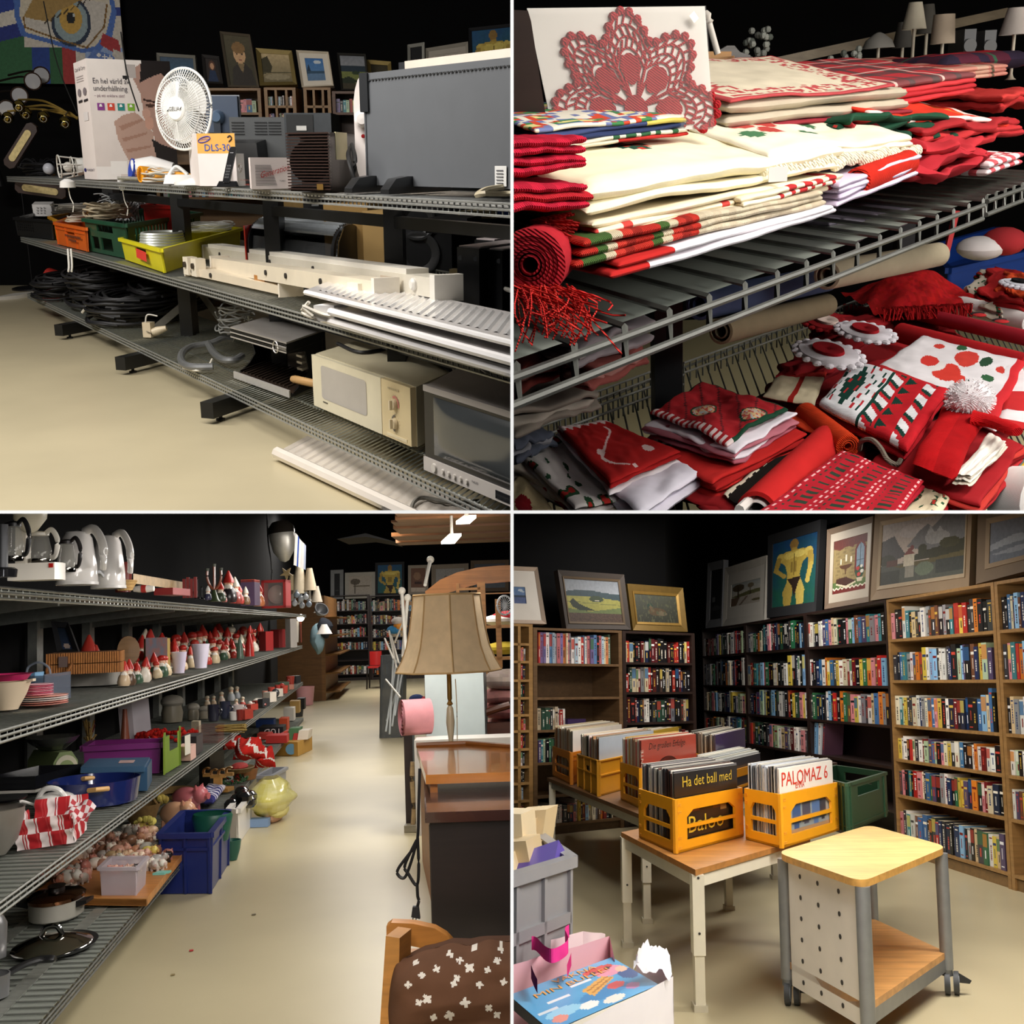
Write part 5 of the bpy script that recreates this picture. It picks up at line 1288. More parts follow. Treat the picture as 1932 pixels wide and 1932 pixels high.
mb=MB();mb.ob(B+V(0,0,h*.97),ex,D,V(0,0,h*.03),'#b9b6b4');mb.ob(B+V(0,0,h*.8),ex,D,V(0,0,h*.02),'#77736f');T.part('upper_housing',mb,'metal')
for i in range(4):
 mb=MB();mb.ob(B+V(0,0,h*(.80+.045*i))+n_*.004,ex,D*.02,V(0,0,h*.024),'#17181a' if i%2 else '#c9c6c2');T.part('front_band',mb,'metal')
mb=MB();c=B+ex*.16+V(0,0,h*.87)+n_*.01;mb.tube([c+ex.normalized()*(.035*math.cos(t))+V(0,0,.035*math.sin(t))for t in[i*.4 for i in range(16)]],.004,'#c9c6c2',4,True);dashes(mb,c-V(0,0,.008),-ex,V(0,0,1),.15,.018,9,'#8d8a86');T.part('badge',mb,'metal',smooth=False)
mb=MB();mb.ob(B+D*.9,ex,D*.06,V(0,0,h*.85),'#8d8681');mb.ob(B+D*.1+V(0,0,h*.05),ex,D*.85,V(0,0,h*.02),'#4a3c33');T.part('interior',mb,'metal')
mb=MB();mb.ob(B+V(0,0,0),ex,D*.03,V(0,0,h*.13),'#d8d5d1');T.part('lower_front',mb,'metal')
for i in range(14):
 mb=MB();mb.ob(B+ex*(.05+i*.065)+D*.05+V(0,0,h*.15),ex*.012,D*.75,V(0,0,.008),'#2c231d');T.part('grid_bar',mb,'metal')
for i in range(3):
 mb=MB();mb.ob(B+ex*.03+D*.4+V(0,0,h*(.36+i*.12)),ex*.09,D*.3,V(0,0,.014),'#c9c5c0');T.part('rack_support',mb,'metal')
mb=MB();p_=on1(552,715,ZL+h*.24);q_=on1(596,724,ZL+h*.24);mb.lathe([(.02,0),(.026,.03),(.024,(q_-p_).length)],p_,14,'#c9a06a',ax=q_-p_);T.part('wooden_handle',mb,'wood')
FL,FR=on1(601,768,ZL),on1(788,848,ZL);zt_=R1.up(FR,730);D=on1(860,697,zt_)-V(FR.x,FR.y,zt_);ex=FR-FL;h=zt_-ZL-.012
T=thing(R1,'microwave_oven','cream microwave oven with two dials on the bottom shelf','microwave',(FL+FR)/2)
o=FL+V(0,0,.012)
mb=MB();mb.ob(o,ex,D,V(0,0,h),'#d6cdb0');T.part('casing',mb,'plastic')
n_=V(ex.y,-ex.x,0).normalized();F_=lambda a,b,d=0.:o+ex*a+V(0,0,h*b)+n_*d
mb=MB();mb.ob(F_(.005,.01,0),ex*.725,n_*.03,V(0,0,h*.98),'#e2dabf');dr=T.part('door',mb,'plastic')
mb=MB();pts=[]
for(cx,cy,a0)in((.14,.8,90),(.14,.27,180),(.56,.27,270),(.56,.8,0)):
 for i in range(5):
  a=math.radians(a0+i*22.5);pts.append(F_(cx+.03*math.cos(a),cy+.05*math.sin(a),.032))
mb.poly(pts[::-1],'#b7b2ac');dr.part('window',mb,'screen')
mb=MB();mb.ob(F_(.12,.15,.03),ex*.05,n_*.003,V(0,0,h*.02),'#6b675f');dr.part('maker_badge',mb,'metal')
mb=MB();mb.ob(F_(.735,.01,0),ex*.26,n_*.03,V(0,0,h*.98),'#e5d2a5');cp=T.part('control_panel',mb,'plastic')
for(cx,cy,rc)in((.86,.62,'#d98a80'),(.86,.3,'#6d675c')):
 c=F_(cx,cy,.033);r=h*.13
 mb=MB();exn=ex.normalized()
 a0,a1_=(-.3,2.2)if cy>.5 else(1.6,4.6)
 P_=lambda t,rr_:c+exn*(rr_*math.cos(t))+V(0,0,rr_*math.sin(t))
 for i in range(12):
  t0,t1_=a0+(a1_-a0)*i/12,a0+(a1_-a0)*(i+1)/12
  mb.quad(P_(t0,r*.85),P_(t0,r*1.15),P_(t1_,r*1.15),P_(t1_,r*.85),rc)
 for i in range(18):
  t0=i*.35;mb.quad(P_(t0,r*1.2),P_(t0,r*1.3),P_(t0+.05,r*1.3),P_(t0+.05,r*1.2),'#7d7464')
 cp.part('dial_scale',mb,'matte',smooth=False)
 mb=MB();mb.lathe([(r*.72,0),(r*.7,.012),(r*.6,.018)],c,24,'#ead9b4',ax=n_);mb.ob(c+n_*.016-exn*r*.14-V(0,0,r*.6),exn*r*.28,n_*.016,V(0,0,r*1.2),'#f0e2c2');cp.part('dial',mb,'plastic')
mb=MB();mb.ob(F_(.78,.05,.03),ex*.18,n_*.003,V(0,0,h*.05),'#eadcb8');dashes(mb,F_(.8,.86,.034),ex,V(0,0,1),ex.length*.1,h*.03,5,'#c4b794');cp.part('marking',mb,'matte',smooth=False)
for a,b in((.06,.06),(.94,.06)):
 mb=MB();c=FL+ex*a+D*b;mb.lathe([(.02,0),(.02,.012)],c,10,'#2a2a2a');T.part('foot',mb,'rubber')
T.part('power_cord',wire([on1(637,648,zt_+.01),on1(675,664,zt_+.012),on1(715,661,zt_+.012),on1(755,651,zt_+.02),on1(800,672,zt_+.012),on1(850,699,zt_+.02)],.011,'#15151a'),'rubber')
FL=on1(812,884,ZL);FR=on1(1010,968,ZL);ex=FR-FL;zt_=R1.up(FL,724);D=on1(862,695,zt_)-V(FL.x,FL.y,zt_);h=zt_-ZL
n_=V(ex.y,-ex.x,0).normalized();F_=lambda a,b,d=0.:FL+ex*a+V(0,0,h*b)+n_*d
T=thing(R1,'television','silver picture tube television cut off at the shelf end','television',FL+ex/2)
mb=MB();mb.ob(FL+V(0,0,h*.95),ex*1.3,D,V(0,0,h*.05),'#b9b1ac');mb.ob(F_(0,.0),ex*1.3,D*.3,V(0,0,h*.95),'#a39c98');mb.ob(FL+D*.3,ex*1.3,D*.7,V(0,0,h*.94),'#2a2a2e');T.part('casing',mb,'plastic')
mb=MB();mb.ob(F_(.0,.93,0),ex*1.3,n_*.03,V(0,0,h*.07),'#c6bfba');mb.ob(F_(.0,.0,0),ex*1.3,n_*.035,V(0,0,h*.16),'#d2cbc6');T.part('silver_trim',mb,'plastic')
mb=MB();mb.ob(F_(0,.16),ex*1.3,n_*.025,V(0,0,h*.77),'#17181c');T.part('bezel',mb,'plastic')
mb=MB()
def sc_(a,b):
 x,y=.1+1.1*a,.22+.67*b
 bu=(1-(2*a-1)**4)*(1-(2*b-1)**4)
 return F_(x,y,.026+.03*bu)
mb.grid(sc_,18,14,'#4c5052');T.part('screen',mb,'screen')
for i in range(6):
 mb=MB();mb.lathe([(.012 if i else.022,0),(.011 if i else.02,.01)],F_(.12+.06*i+(.03 if i else 0),.075,.034),12,'#e2dcd4',ax=n_);T.part('button',mb,'plastic')
mb=MB();mb.ob(F_(.72,.03,.034),ex*.4,n_*.004,V(0,0,h*.09),'#1d1d22');text(mb,'PHILIPS',F_(.5,.09,.037),ex,V(0,0,1),h*.03,'#6c6a70');T.part('control_strip',mb,'gloss',smooth=False,stuff=True)
A=on1(524,866,-EY+.01);B=on1(760,978,-EY+.01);ex=(B-A)*1.4;D=on1(580,822,-EY+.05)-A
D=V(D.x,D.y,0)*1.0
T=thing(R1,'floor_radiator','long white radiator lying on the floor under the rack','radiator',A)
mb=MB();mb.ob(A,ex,D,V(0,0,.04),'#d3c9bd');T.part('panel',mb,'gloss')
mb=MB();mb.tube([A+V(0,0,.035),A+ex+V(0,0,.035)],.034,'#e6ded4',8);T.part('rolled_edge',mb,'gloss')
for i in range(22):
 mb=MB();o=A+ex*(.03+i*.045)+D*.08+V(0,0,.04);mb.add([o,o+ex*.018,o+ex*.036,o+D*.9,o+D*.9+ex*.018,o+D*.9+ex*.036],[(0,1,4,3),(1,2,5,4)],'#ded5ca')
 for q_ in(1,4):mb.v[q_]=(mb.v[q_][0],mb.v[q_][1],mb.v[q_][2]+.007)
 T.part('rib',mb,'gloss')
solo(R1,'grey_lead','grey lead looped on the floor radiator','cord',wire([on1(775,962,-EY+.06),on1(782,946,-EY+.07),on1(800,939,-EY+.07),on1(850,948,-EY+.07),on1(905,945,-EY+.07)],.01,'#77746c'),'rubber')
mb=MB();c=tp(425,8.8,ZL+.12);loops(mb,c,.15,.2,.2,9,.006,['#c4c6c6','#a9acac'],r1);solo(R1,'white_wire','thin white wires bunched behind the aluminium bracket','cables',mb,'plastic')
# ==== room 2: Christmas textiles
r2=random.Random(5)
on2,at2=R2.on,R2.at
def yf(u):return on2(u,690-.353*(u-969),Z2u).y
EX2=(K2B-K2A).normalized();DD2=dv2.normalized()
def tx(name,label,cat,p0,p1,off,dep,layers,mat='cloth',wob=.004,n=16,rnd=.45,y=None,group=None,edge=.006,m=None,rise=0.):
 """folded textile whose front foot runs from image point p0 to p1; layers (thickness px, colour or fn, inset)"""
 y0,y1=(yf(p0[0])+off,yf(p1[0])+off)if y is None else y
 A,B=at2(*p0,y0),at2(*p1,y1);D=DD2*dep+V(0,0,rise);T=thing(R2,name,label,cat,A,group);z=0.
 for i,ly in enumerate(layers):
  th=ly[0]*(y0+y1)/2/F;ins=ly[2]if len(ly)>2 else 0.
  e=(B-A)*ins;up=V(0,0,z);mb=MB()
  slab(mb,A+e+up,B-e+up,B-e+D+up,A+e+D+up,None,th,ly[1],n,rnd,wob,r2.random()*9,edge,m=m);T.part('fold',mb,mat,ang=75);z+=th*.92
 return T
def tq(name,label,cat,q,z,layers,mat='cloth',wob=.006,n=18,rnd=.4,edge=.006,group=None,m=None):
 """folded textile on the lower deck covering the image quad q at height z"""
 P=[on2(*p,z)for p in q];T=thing(R2,name,label,cat,P[0],group);zz=z
 tot=sum(l[0]for l in layers);zz=z-tot
 for i,ly in enumerate(layers):
  mb=MB();g=1+(ly[2]if len(ly)>2 else 0.);c=sum(P,V(0,0,0))/4;Q=[c+(p-c)*g for p in P]
  slab(mb,*[V(p.x,p.y,0)for p in Q],zz,ly[0],ly[1],n,rnd,wob,r2.random()*9,edge,m=m);T.part('fold',mb,mat,ang=75);zz+=ly[0]*.95
 return T
def roll(name,label,p,q,r,cols,mat='cloth',turns=3,z=None,y=None):
 a,b=(on2(*p,z),on2(*q,z))if y is None else(at2(*p,y[0]),at2(*q,y[1]));T=thing(R2,name,label,'roll',a)
 for i in range(turns):
  rr=r*(1-i/turns*.85);mb=MB();L_=(b-a).length
  mb.lathe([(rr,0),(rr,L_),(rr*.8,L_+.002),(rr*.8,-.002),(rr,0)],a,22,cols[i%len(cols)],ax=b-a,cap=False);T.part('layer',mb,mat)
 return T
RED,CRM,DRD='#a81f20','#efe6c8','#7d1216'
def plaid(c0,c1,c2,k=6):
 def f(s,t):
  a,b=(s*k)%1,(t*k*.8)%1;c=c0
  if a<.3:c=mixc(c,c1,.7)
  if b<.3:c=mixc(c,c1,.6)
  if.45<a<.52 or.45<b<.52:c=mixc(c,c2,.8)
  return c
 return f
def stripes(c0,c1,k,w=.4,ax=0):return lambda s,t:c1 if((s,t)[ax]*k)%1<w else c0
def border(c0,c1,w,inner=None,iw=.03):
 def f(s,t):
  d=min(s,1-s,t,1-t)
  if d<w:return c1
  if inner and w+iw<d<w+2*iw:return inner
  return c0
 return f
def knitp(s,t):
 k=int(s*26);return['#a82a20','#b5352a','#3f5a2c','#8a231c','#c4b59a'][(k*7+int(t*4))%5]if s<.42 else('#c9bda4' if k%2 else '#bfb198')
 # ---- crochet doily in a plastic sleeve
y=yf(1180)+.55
TL,TR,BR,BL=at2(994,16,y+.06),at2(1329,12,y+.06),at2(1346,244,y),at2(1042,244,y)
T=thing(R2,'doily_folder','clear folder with a red crocheted star doily on white card','doily',(BL+BR)/2)
P_=lambda a,b,d=0.:(BL*(1-a)+BR*a)*(1-b)+(TL*(1-a)+TR*a)*b+V(0,-d,0)
mb=MB();mb.hexa([P_(0,0,.004),P_(1,0,.004),P_(1,0,-.006),P_(0,0,-.006),P_(0,1,.004),P_(1,1,.004),P_(1,1,-.006),P_(0,1,-.006)],'#d2cdc4');T.part('card',mb,'paper')
cx_,cy_,RS=.535,.17,.47
def dp(a,r,d=.006):return P_(cx_+r*RS*math.cos(a),cy_+r*RS*1.62*math.sin(a),d)
NPT=8
def tip(a):return.74+.30*abs(math.cos(NPT/2*(a-math.pi/2)))**1.4
mb=MB();c_='#a8262c'
def thread(pts,r):mb.tube([p for p in pts],r,c_,5)
amin,amax=-.25,math.pi+.25;NN=112
for i in range(NN):
 a=amin+(amax-amin)*i/NN;a2=amin+(amax-amin)*(i+1)/NN
 for f_ in(.99,.87,.75,.63):thread([dp(a,tip(a)*f_),dp(a2,tip(a2)*f_)],.0019 if f_<.95 else.0036)
 if i%3==0:
  for f0,f1 in((.63,.75),(.75,.87),(.87,1.0)):
   sh_=.05 if f0==.75 else-.05;thread([dp(a,tip(a)*f0),dp(a+sh_,tip(a)*f1)],.002)
 if i%3==0:mb.ell(dp(a,tip(a)*1.015),.0075,c_,6,4)
T.part('lace_edge',mb,'knit',stuff=True)
for j in range(NPT):
 a0=math.pi/2+j*2*math.pi/NPT
 if not(amin-.2<a0<amax+.2 or a0-2*math.pi>amin-.2):continue
 mb=MB();pts=[]
 for(r_,w_)in((.26,.08),(.34,.26),(.46,.3),(.55,.2),(.60,.04)):pts.append((r_,w_))
 ring=[dp(a0-w_,r_,.008)for r_,w_ in pts]+[dp(a0+w_,r_,.008)for r_,w_ in reversed(pts)]
 if min(p.z for p in ring)>BL.z-.03:mb.prism(ring,(0,.004,0),'#a3242a');T.part('solid_petal',mb,'knit')
 mb=MB()
 for w_ in(-.12,0,.12):mb.tube([dp(a0+.39+w_*.4,.13),dp(a0+.39+w_,.3),dp(a0+.39+w_*2,.58)],.0028,c_,5)
 T.part('lace_spokes',mb,'knit',stuff=True)
mb=MB();mb.prism([dp(i*.3,.15,.008)for i in range(21)],(0,.004,0),'#a3242a');T.part('centre_disc',mb,'knit')
mb=MB();mb.quad(P_(0,0,.014),P_(1,0,.014),P_(1,1,.014),P_(0,1,.014),'#e4e2de');T.part('plastic_sleeve',mb,mk('glossy_sleeve',.08,alpha=.10,var=0.,spec=.6))
mb=MB();mb.quad(P_(.925,.86,.016),P_(.955,.9,.016),P_(.93,.96,.016),P_(.9,.92,.016),'#e9e6df');T.part('price_tag',mb,'paper')
A=at2(955,250,y-.1);mb=MB();mb.prism([at2(u,v,y-.05)for u,v in((955,262),(1036,258),(1002,40),(996,20),(955,18))][::-1],(0,.12,0),'#2e2019');T=solo(R2,'wrapped_mats','dark brown mats wrapped in glossy film beside the doily','mats',mb,'wood')
# ---- upper shelf stacks
def emb(s,t):
 x,y_=s,t
 if(x-.34)**2*9+(y_-.5)**2<.03:return '#1f4a3a' if(int(x*60)+int(y_*30))%3 else '#c4382c'
 return '#f1e8c6'
tx('white_cloth','white tablecloth with a red hem at the bottom of the front pile','tablecloth',(1150,532),(1580,404),.03,.45,[(13,lambda s,t:'#b3221f' if s<.12 else '#e6e1e6'),(11,lambda s,t:'#b3221f' if s<.2 else '#e4dfe4',.03)],rnd=.5)
tx('place_mats','pile of red, green and beige woven mats above the white cloth','mats',(1085,506),(1560,388),.06,.42,[(13,knitp),(12,knitp,.015),(13,knitp,.03)],'knit',rnd=.5,n=30)
tx('red_runner','thin orange-red runner with dark bars in the pile','runner',(1100,470),(1545,368),.09,.4,[(6,lambda s,t:'#1c1a1a' if(s*7)%1<.06 else '#b0301f')],n=26)
tx('printed_linen','cream linen printed with red and black figures in the pile','cloth',(1110,462),(1590,356),.1,.4,[(12,lambda s,t:'#9c2b33' if s<.12 or s>.93 else '#e0d3b4'),(11,lambda s,t:'#c4413a' if(s*11)%1<.07 else '#e6dabd',.02),(12,lambda s,t:'#2a2420' if abs(((s*6)%1)-.5)<.05 and t<.2 else '#e4d8ba',.01)],rnd=.5,n=34)
tx('red_trim_cloth','cream cloth with red leaf print at the right end of the pile','cloth',(1400,395),(1590,345),.07,.35,[(9,lambda s,t:'#b02a2c' if(s*9)%1<.4 and s>.3 else '#e6dcc0'),(9,lambda s,t:'#b02a2c' if(s*7)%1<.5 and s>.4 else '#e3d8ba')],n=24)
tx('cream_towel','thick cream towel with a green and red embroidered motif','towel',(1105,410),(1590,318),.12,.45,[(18,'#eee5c4'),(34,emb,.0)],rnd=.6,wob=.008,n=44,rise=.05)
mb=MB();A=at2(1450,344,yf(1450)+.1);mb.ob(A,V(.03,.005,0),V(0,.003,0),V(0,0,.022),'#e4e2de');solo(R2,'fabric_label','small white sewn label on the cream towel','label',mb,'paper')
tx('folded_napkins','folded dark blue and cream printed cloths in front of the doily','cloths',(1012,292),(1300,256),.42,.28,[(8,lambda s,t:'#b02a26' if s>.5 else '#cfc6b0'),(8,lambda s,t:'#2f5a3a' if(s*9)%1<.5 and s>.45 else '#d6cfbd',.02),(10,'#2a3558',.0),(10,lambda s,t:'#39446c' if s<.7 else '#c4b55a',.01),(8,lambda s,t:['#d9d3c2','#6a74a0','#c4472f','#3f7a4a','#d9cf8a'][int(abs(noise.noise(V(s*5,t*4,2)))*9)%5],.0)],rnd=.5,n=24,rise=.03)
def waffle(s,t):return '#c01f38' if int(s*50)%2 else '#a81a30'
tx('knitted_blanket','crimson knitted blanket folded on top at the near end','blanket',(940,338),(1108,322),.14,.25,[(17,waffle),(17,waffle,.02),(17,waffle,.0),(17,waffle,.015)],'knit',rnd=.6,n=18)
tx('knitted_blanket','crimson knitted blanket folded below the top one','blanket',(940,405),(1112,396),.1,.25,[(18,waffle),(18,'#b0202a',-.04),(18,waffle,.02)],'knit',rnd=.6,n=18)
roll('rolled_runner','red woven runner rolled up at the near shelf edge',(1000,500),(1050,462),.04,['#a8202a','#8a161f','#b5262f'],'knit',6,y=(1.32,1.7))
mb=MB()
for i in range(70):
 a=at2(985+r2.uniform(-20,95),548+r2.uniform(-12,6),1.3);b=a+V(r2.uniform(-.01,.05),r2.uniform(-.05,.02),-r2.uniform(.01,.03));c=b+V(r2.uniform(-.02,.03),-.02,-r2.uniform(.0,.035));mb.tube(spl([a,b,c],3),.0011,r2.choice(['#c8302c','#b5241f','#d23c34']),4)
solo(R2,'runner_fringe','loose red fringe hanging from the rolled runner over the rail','fringe',mb,'knit',kind='stuff')
mb=MB()
for i in range(40):
 a=at2(1000,418,1.45);d=V(r2.uniform(.01,.06),r2.uniform(-.02,.02),r2.uniform(-.02,.01));mb.tube([a,a+d],.0016,r2.choice(['#a3231f','#8a1b18']),4)
solo(R2,'tassel','short dark red tassel beside the rolled runner','tassel',mb,'knit',kind='stuff')
A=tx('straw_mat','natural straw mat with yellow stitches behind the towel','mat',(1290,290),(1440,268),.45,.3,[(6,lambda s,t:'#d9b52a' if(int(s*9)+int(t*7))%3==0 and s>.4 else '#b09a74')],'straw',n=18)
def flowers(s,t):
 for(a,b,r,c)in((.3,.35,.07,'#b8423c'),(.38,.5,.06,'#b8423c'),(.24,.5,.06,'#c04a42'),(.5,.3,.05,'#3f6a48'),(.15,.3,.06,'#4a7a52'),(.3,.68,.05,'#3f6a48'),(.62,.45,.045,'#3f6a48'),(.05,.6,.05,'#b8423c')):
  if((s-a)/1.)**2+((t-b)*.8)**2<r*r:return c
 return '#efe6cc'
tx('lace_tablecloth','cream lace-edged tablecloth with red flower sprays','tablecloth',(1440,330),(1722,292),.16,.42,[(13,'#ece2c4',-.02),(13,'#efe6ca',.0),(14,flowers,.02)],rnd=.5,wob=.008,n=40,rise=.06)
mb=MB();q0,q1=at2(1436,322,yf(1436)+.14),at2(1730,286,yf(1730)+.14)
for i in range(40):p=q0.lerp(q1,i/39);mb.ell(p+V(0,0,.012*noise.noise(V(i*.4,0,1))),(.012,.008,.012),'#f0e7cc',7,5)
solo(R2,'lace_trim','scalloped cream lace edge along the tablecloth front','lace',mb,'knit',kind='stuff')
tx('lavender_cloth','pale lavender cloth folded on the wires','cloth',(1580,392),(1736,330),.05,.3,[(11,'#cdbfd4'),(11,'#c6b8ce',.03),(11,'#d2c6d8',.02),(10,'#cbbdd2',.0)],rnd=.55)
roll('red_roll','small bright red rolled cloth on the lavender one',(1618,342),(1712,306),.024,['#c42a1c','#a3201a'],'knit',3,y=(yf(1618)+.1,yf(1712)+.12))
def redborder(s,t):
 d=min(s,1-s,t,1-t)
 if d<.025:return '#b5474a'
 if.05<d<.17 and noise.noise(V(s*26,t*26,1))>.05:return '#bb4a4c'
 return '#ded2b8'
tx('grey_linen','thick grey linen with an embroidered cream cloth folded over it','linen',(1372,256),(1712,214),.55,.5,[(9,'#8f2a34',-.04),(22,'#b9ad98',.0),(24,'#b5a994',.0)],rnd=.6,wob=.006,rise=.03)
tx('embroidered_cloth','cream cloth with a red embroidered border on the grey linen','cloth',(1376,196),(1690,166),.54,.5,[(5,redborder)],wob=.006,n=60,rise=.085)
PL=plaid('#c43a40','#4a4a48','#e8d2c4',5)
tx('plaid_cloth','pink-red and grey plaid cloth pile with fuzzy red end','cloth',(1610,214),(1840,176),.95,.6,[(10,'#c23338'),(10,'#b02a30'),(10,'#c4383c'),(12,PL)],rnd=.5,n=40,rise=.07)
tx('plaid_cloth','red and beige plaid cloths piled further back','cloth',(1640,176),(1900,142),1.25,.6,[(8,plaid('#b54a48','#c9a890','#4a4a3a',4)),(8,plaid('#a83a3c','#bfa088','#3f4a38',4)),(8,plaid('#b5423f','#d0b49a','#5a4a3a',4))],rnd=.5,n=40,rise=.05)
tx('tartan_blanket','dark red, green and navy tartan roll at the far right','blanket',(1785,146),(1960,128),1.5,.4,[(38,plaid('#b01f2a','#1c2438','#2f6a4a',3))],rnd=.9,n=30)
tx('holly_cloth','dark green holly-print cloths crumpled in a pile','cloths',(1592,262),(1800,262),.42,.35,[(15,lambda s,t:'#b5302c' if noise.noise(V(s*14,t*9,3))>.45 else '#173f2c'),(13,lambda s,t:'#9c2a30' if s<.35 else '#16402c',.04),(13,lambda s,t:'#b0302c' if noise.noise(V(s*14,t*9,8))>.45 else '#1a4630',.0)],wob=.02,edge=.03)
tx('red_napkins','red napkins mixed into the green pile','napkins',(1735,285),(1925,262),.38,.4,[(14,'#a8262a'),(14,'#b02c2e',.03),(14,'#9c2226',.0)],wob=.02,edge=.03)
def scallop(s,t):
 if min(t,1-s,1-t)<.035:return '#f0d2ca'
 if((s-.82)/.1)**2+((t-.5)/.28)**2<1:return '#c98a3a' if noise.noise(V(s*40,t*20,2))>-.1 else '#d33420'
 return '#d3341f'
tx('scalloped_napkin','bright orange-red napkin with pink scalloped edge','napkin',(1640,236),(1910,244),.46,.42,[(7,'#cf3220'),(8,scallop,-.02)],wob=.015,edge=.02,n=40,rise=.07)
tx('crumpled_cloth','crumpled raspberry red cloth hanging at the shelf front','cloth',(1735,346),(1880,312),.12,.4,[(18,'#b02630',.05),(22,'#a8222c',.0),(16,'#b52a32',.06)],wob=.03,edge=.04,rnd=.8)
tx('checked_cloth','red and white checked cloth at the shelf right end','cloth',(1862,334),(1932,310),.14,.3,[(12,lambda s,t:'#c8535a' if(int(s*8)+int(t*10))%2 else '#e9dede'),(12,lambda s,t:'#c8535a' if(int(s*8)+int(t*10))%2 else '#e9dede',.02)],rnd=.7,n=20)
tx('red_cloth','dark red cloth sticking out under the grey linen','cloth',(1348,246),(1420,240),.62,.4,[(14,'#8d2430',0),(10,'#a02c36',.05)],wob=.02,edge=.03)
tx('red_knit_cloth','red crumpled cloth with a white tag at the right edge','cloth',(1880,205),(1960,195),.9,.4,[(14,'#b32c2c'),(12,'#c43a36',.05)],wob=.02,edge=.03)
# ---- far background of room 2
def bglamp(u,v,w,h,col,sh,label,y=5.2):
 c=at2(u,v,y);s=y/F;T=thing(R2,'table_lamp',label,'lamp',V(c.x,c.y,at2(u,150,y).z));zb=at2(u,150,y).z
 top=w*.55 if sh=='cone' else w*.86
 if sh=='dome':pr=[(w*s,0),(w*.8*s,h*.5*s),(w*.3*s,h*.9*s),(w*.1*s,h*s)]
 else:pr=[(w*s,0),(top*s,h*s)]
 mb=MB();mb.lathe(pr,V(c.x,c.y,c.z-h*s/2),18,col,cap=False);T.part('shade',mb,'cloth')
 mb=MB();mb.lathe([(10*s,0),(5*s,4*s),(3*s,10*s),(3*s,max(.02,c.z-h*s/2-zb+6*s))],V(c.x,c.y,zb),10,'#b9b09c');T.part('stem',mb,'ceramic')
bglamp(1726,30,21,44,'#b5ad9a','cone','tall cream cone-shaded lamp in the dim background')
bglamp(1780,55,21,48,'#b0a08c','drum','flowered drum-shade lamp in the dim background',5.0)
bglamp(1658,76,28,26,'#8a8780','dome','frosted dome-shade lamp in the dim background')
bglamp(1704,66,18,42,'#4f4d49','cone','dim grey lamp behind the cone-shaded one',5.6)
bglamp(1750,36,18,48,'#55524c','cone','dim tall shade behind the flowered lamp',5.8)
bglamp(1916,40,26,44,'#b5aca4','cone','white bell-shade lamp at the picture edge',4.8)
mb=MB();a,b=at2(1466,126,6.2),at2(1900,32,6.6);mb.ob(a,b-a,V(0,.05,0),V(0,0,.045),'#8a7c66');solo(R2,'wall_rail','pale wooden rail on the dark wall behind the lamps','rail',mb,'woodx')
for k,(u,v,w,h,c,lab)in enumerate(((1487,148,14,16,'#bdb8ae','white pot, leftmost of the dim background pots'),(1525,140,10,14,'#a9a49a','small grey pot in the dim background'),(1547,136,14,24,'#aaa79e','tall white pot in the dim background'),(1630,138,16,40,'#6f7268','grey-green vase in the dim background'))):
 c0=at2(u,v+h/2,5);s=5/F;mb=MB();mb.lathe([(w*.7*s,0),(w*s,h*s),(w*.9*s,h*s)],c0,14,c);solo(R2,'flower_pot',lab,'pot',mb,'ceramic')
for k,(u,v)in enumerate(((1425,90),(1595,128))):
 mb=MB();c0=at2(u,v,5.1)
 for i in range(26):mb.ell(c0+V(r2.uniform(-.06,.06),r2.uniform(-.03,.03),r2.uniform(-.07,.07)),.014,r2.choice(['#8d9088','#a5a89e','#5f655c']),6,4)
 solo(R2,'silk_flowers',['grey silk flowers beside the chairs','pale silk flowers between the pots'][k],'flowers',mb,'matte',kind='stuff')
for k,(u,v)in enumerate(((1830,80),(1868,82))):
 p,q=at2(u-13,v+28,5.8),at2(u+13,v-26,5.8);T=thing(R2,'dim_speaker',['grey speaker, left of the dim pair','grey speaker, right of the dim pair'][k],'speaker',p);mb=MB();mb.box(p.x,q.x,5.8,6,p.z,q.z,'#57585a');T.part('cabinet',mb,'plastic');mb=MB();mb.lathe([(.03,0),(.03,.006)],at2(u,v+6,5.79),16,'#7a7b7c',ax=(0,-1,0));T.part('cone',mb,'rubber')
T=thing(R2,'white_post','white turned bedpost behind the doily folder','post',at2(1352,105,3.4));mb=MB();a,b=at2(1354,102,3.4),at2(1331,20,3.4);d=(b-a);mb.lathe([(.009,0),(.009,d.length*.7),(.014,d.length*.74),(.008,d.length*.8),(.013,d.length*.9),(.005,d.length)],a,12,'#d8d2c6',ax=d);T.part('turned_shaft',mb,'plastic')
def woodbar(T,a,b,y,w,c='#b5854a'):
 p,q=at2(*a,y),at2(*b,y);d=q-p;n_=V(-d.z,0,d.x).normalized()*w;mb=MB();mb.ob(p-n_/2,d,n_,V(0,.03,0),c);T.part('rail',mb,'wood')
T=thing(R2,'wooden_chair','light wooden chair, nearer of the two behind the doily','chair',at2(1370,170,3.6))
for a,b in(((1334,118),(1385,112)),((1379,106),(1388,172)),((1334,144),(1382,138)),((1340,166),(1384,160)),((1336,104),(1380,104))):woodbar(T,a,b,3.6,.02)
T=thing(R2,'wooden_chair','light wooden chair frame, farther of the two','chair',at2(1420,170,3.9))
for a,b in(((1392,134),(1456,132)),((1394,132),(1397,170)),((1453,132),(1455,160))):woodbar(T,a,b,3.9,.018,'#a87a44')
mb=MB();mb.prism([at2(u,v,4.2)for u,v in((1352,98),(1372,86),(1386,86),(1396,98),(1416,104),(1420,134),(1360,134))][::-1],(0,.03,0),'#6d6a66');solo(R2,'grey_chair_back','grey shaped chair back behind the light chairs','chair',mb,'wood')
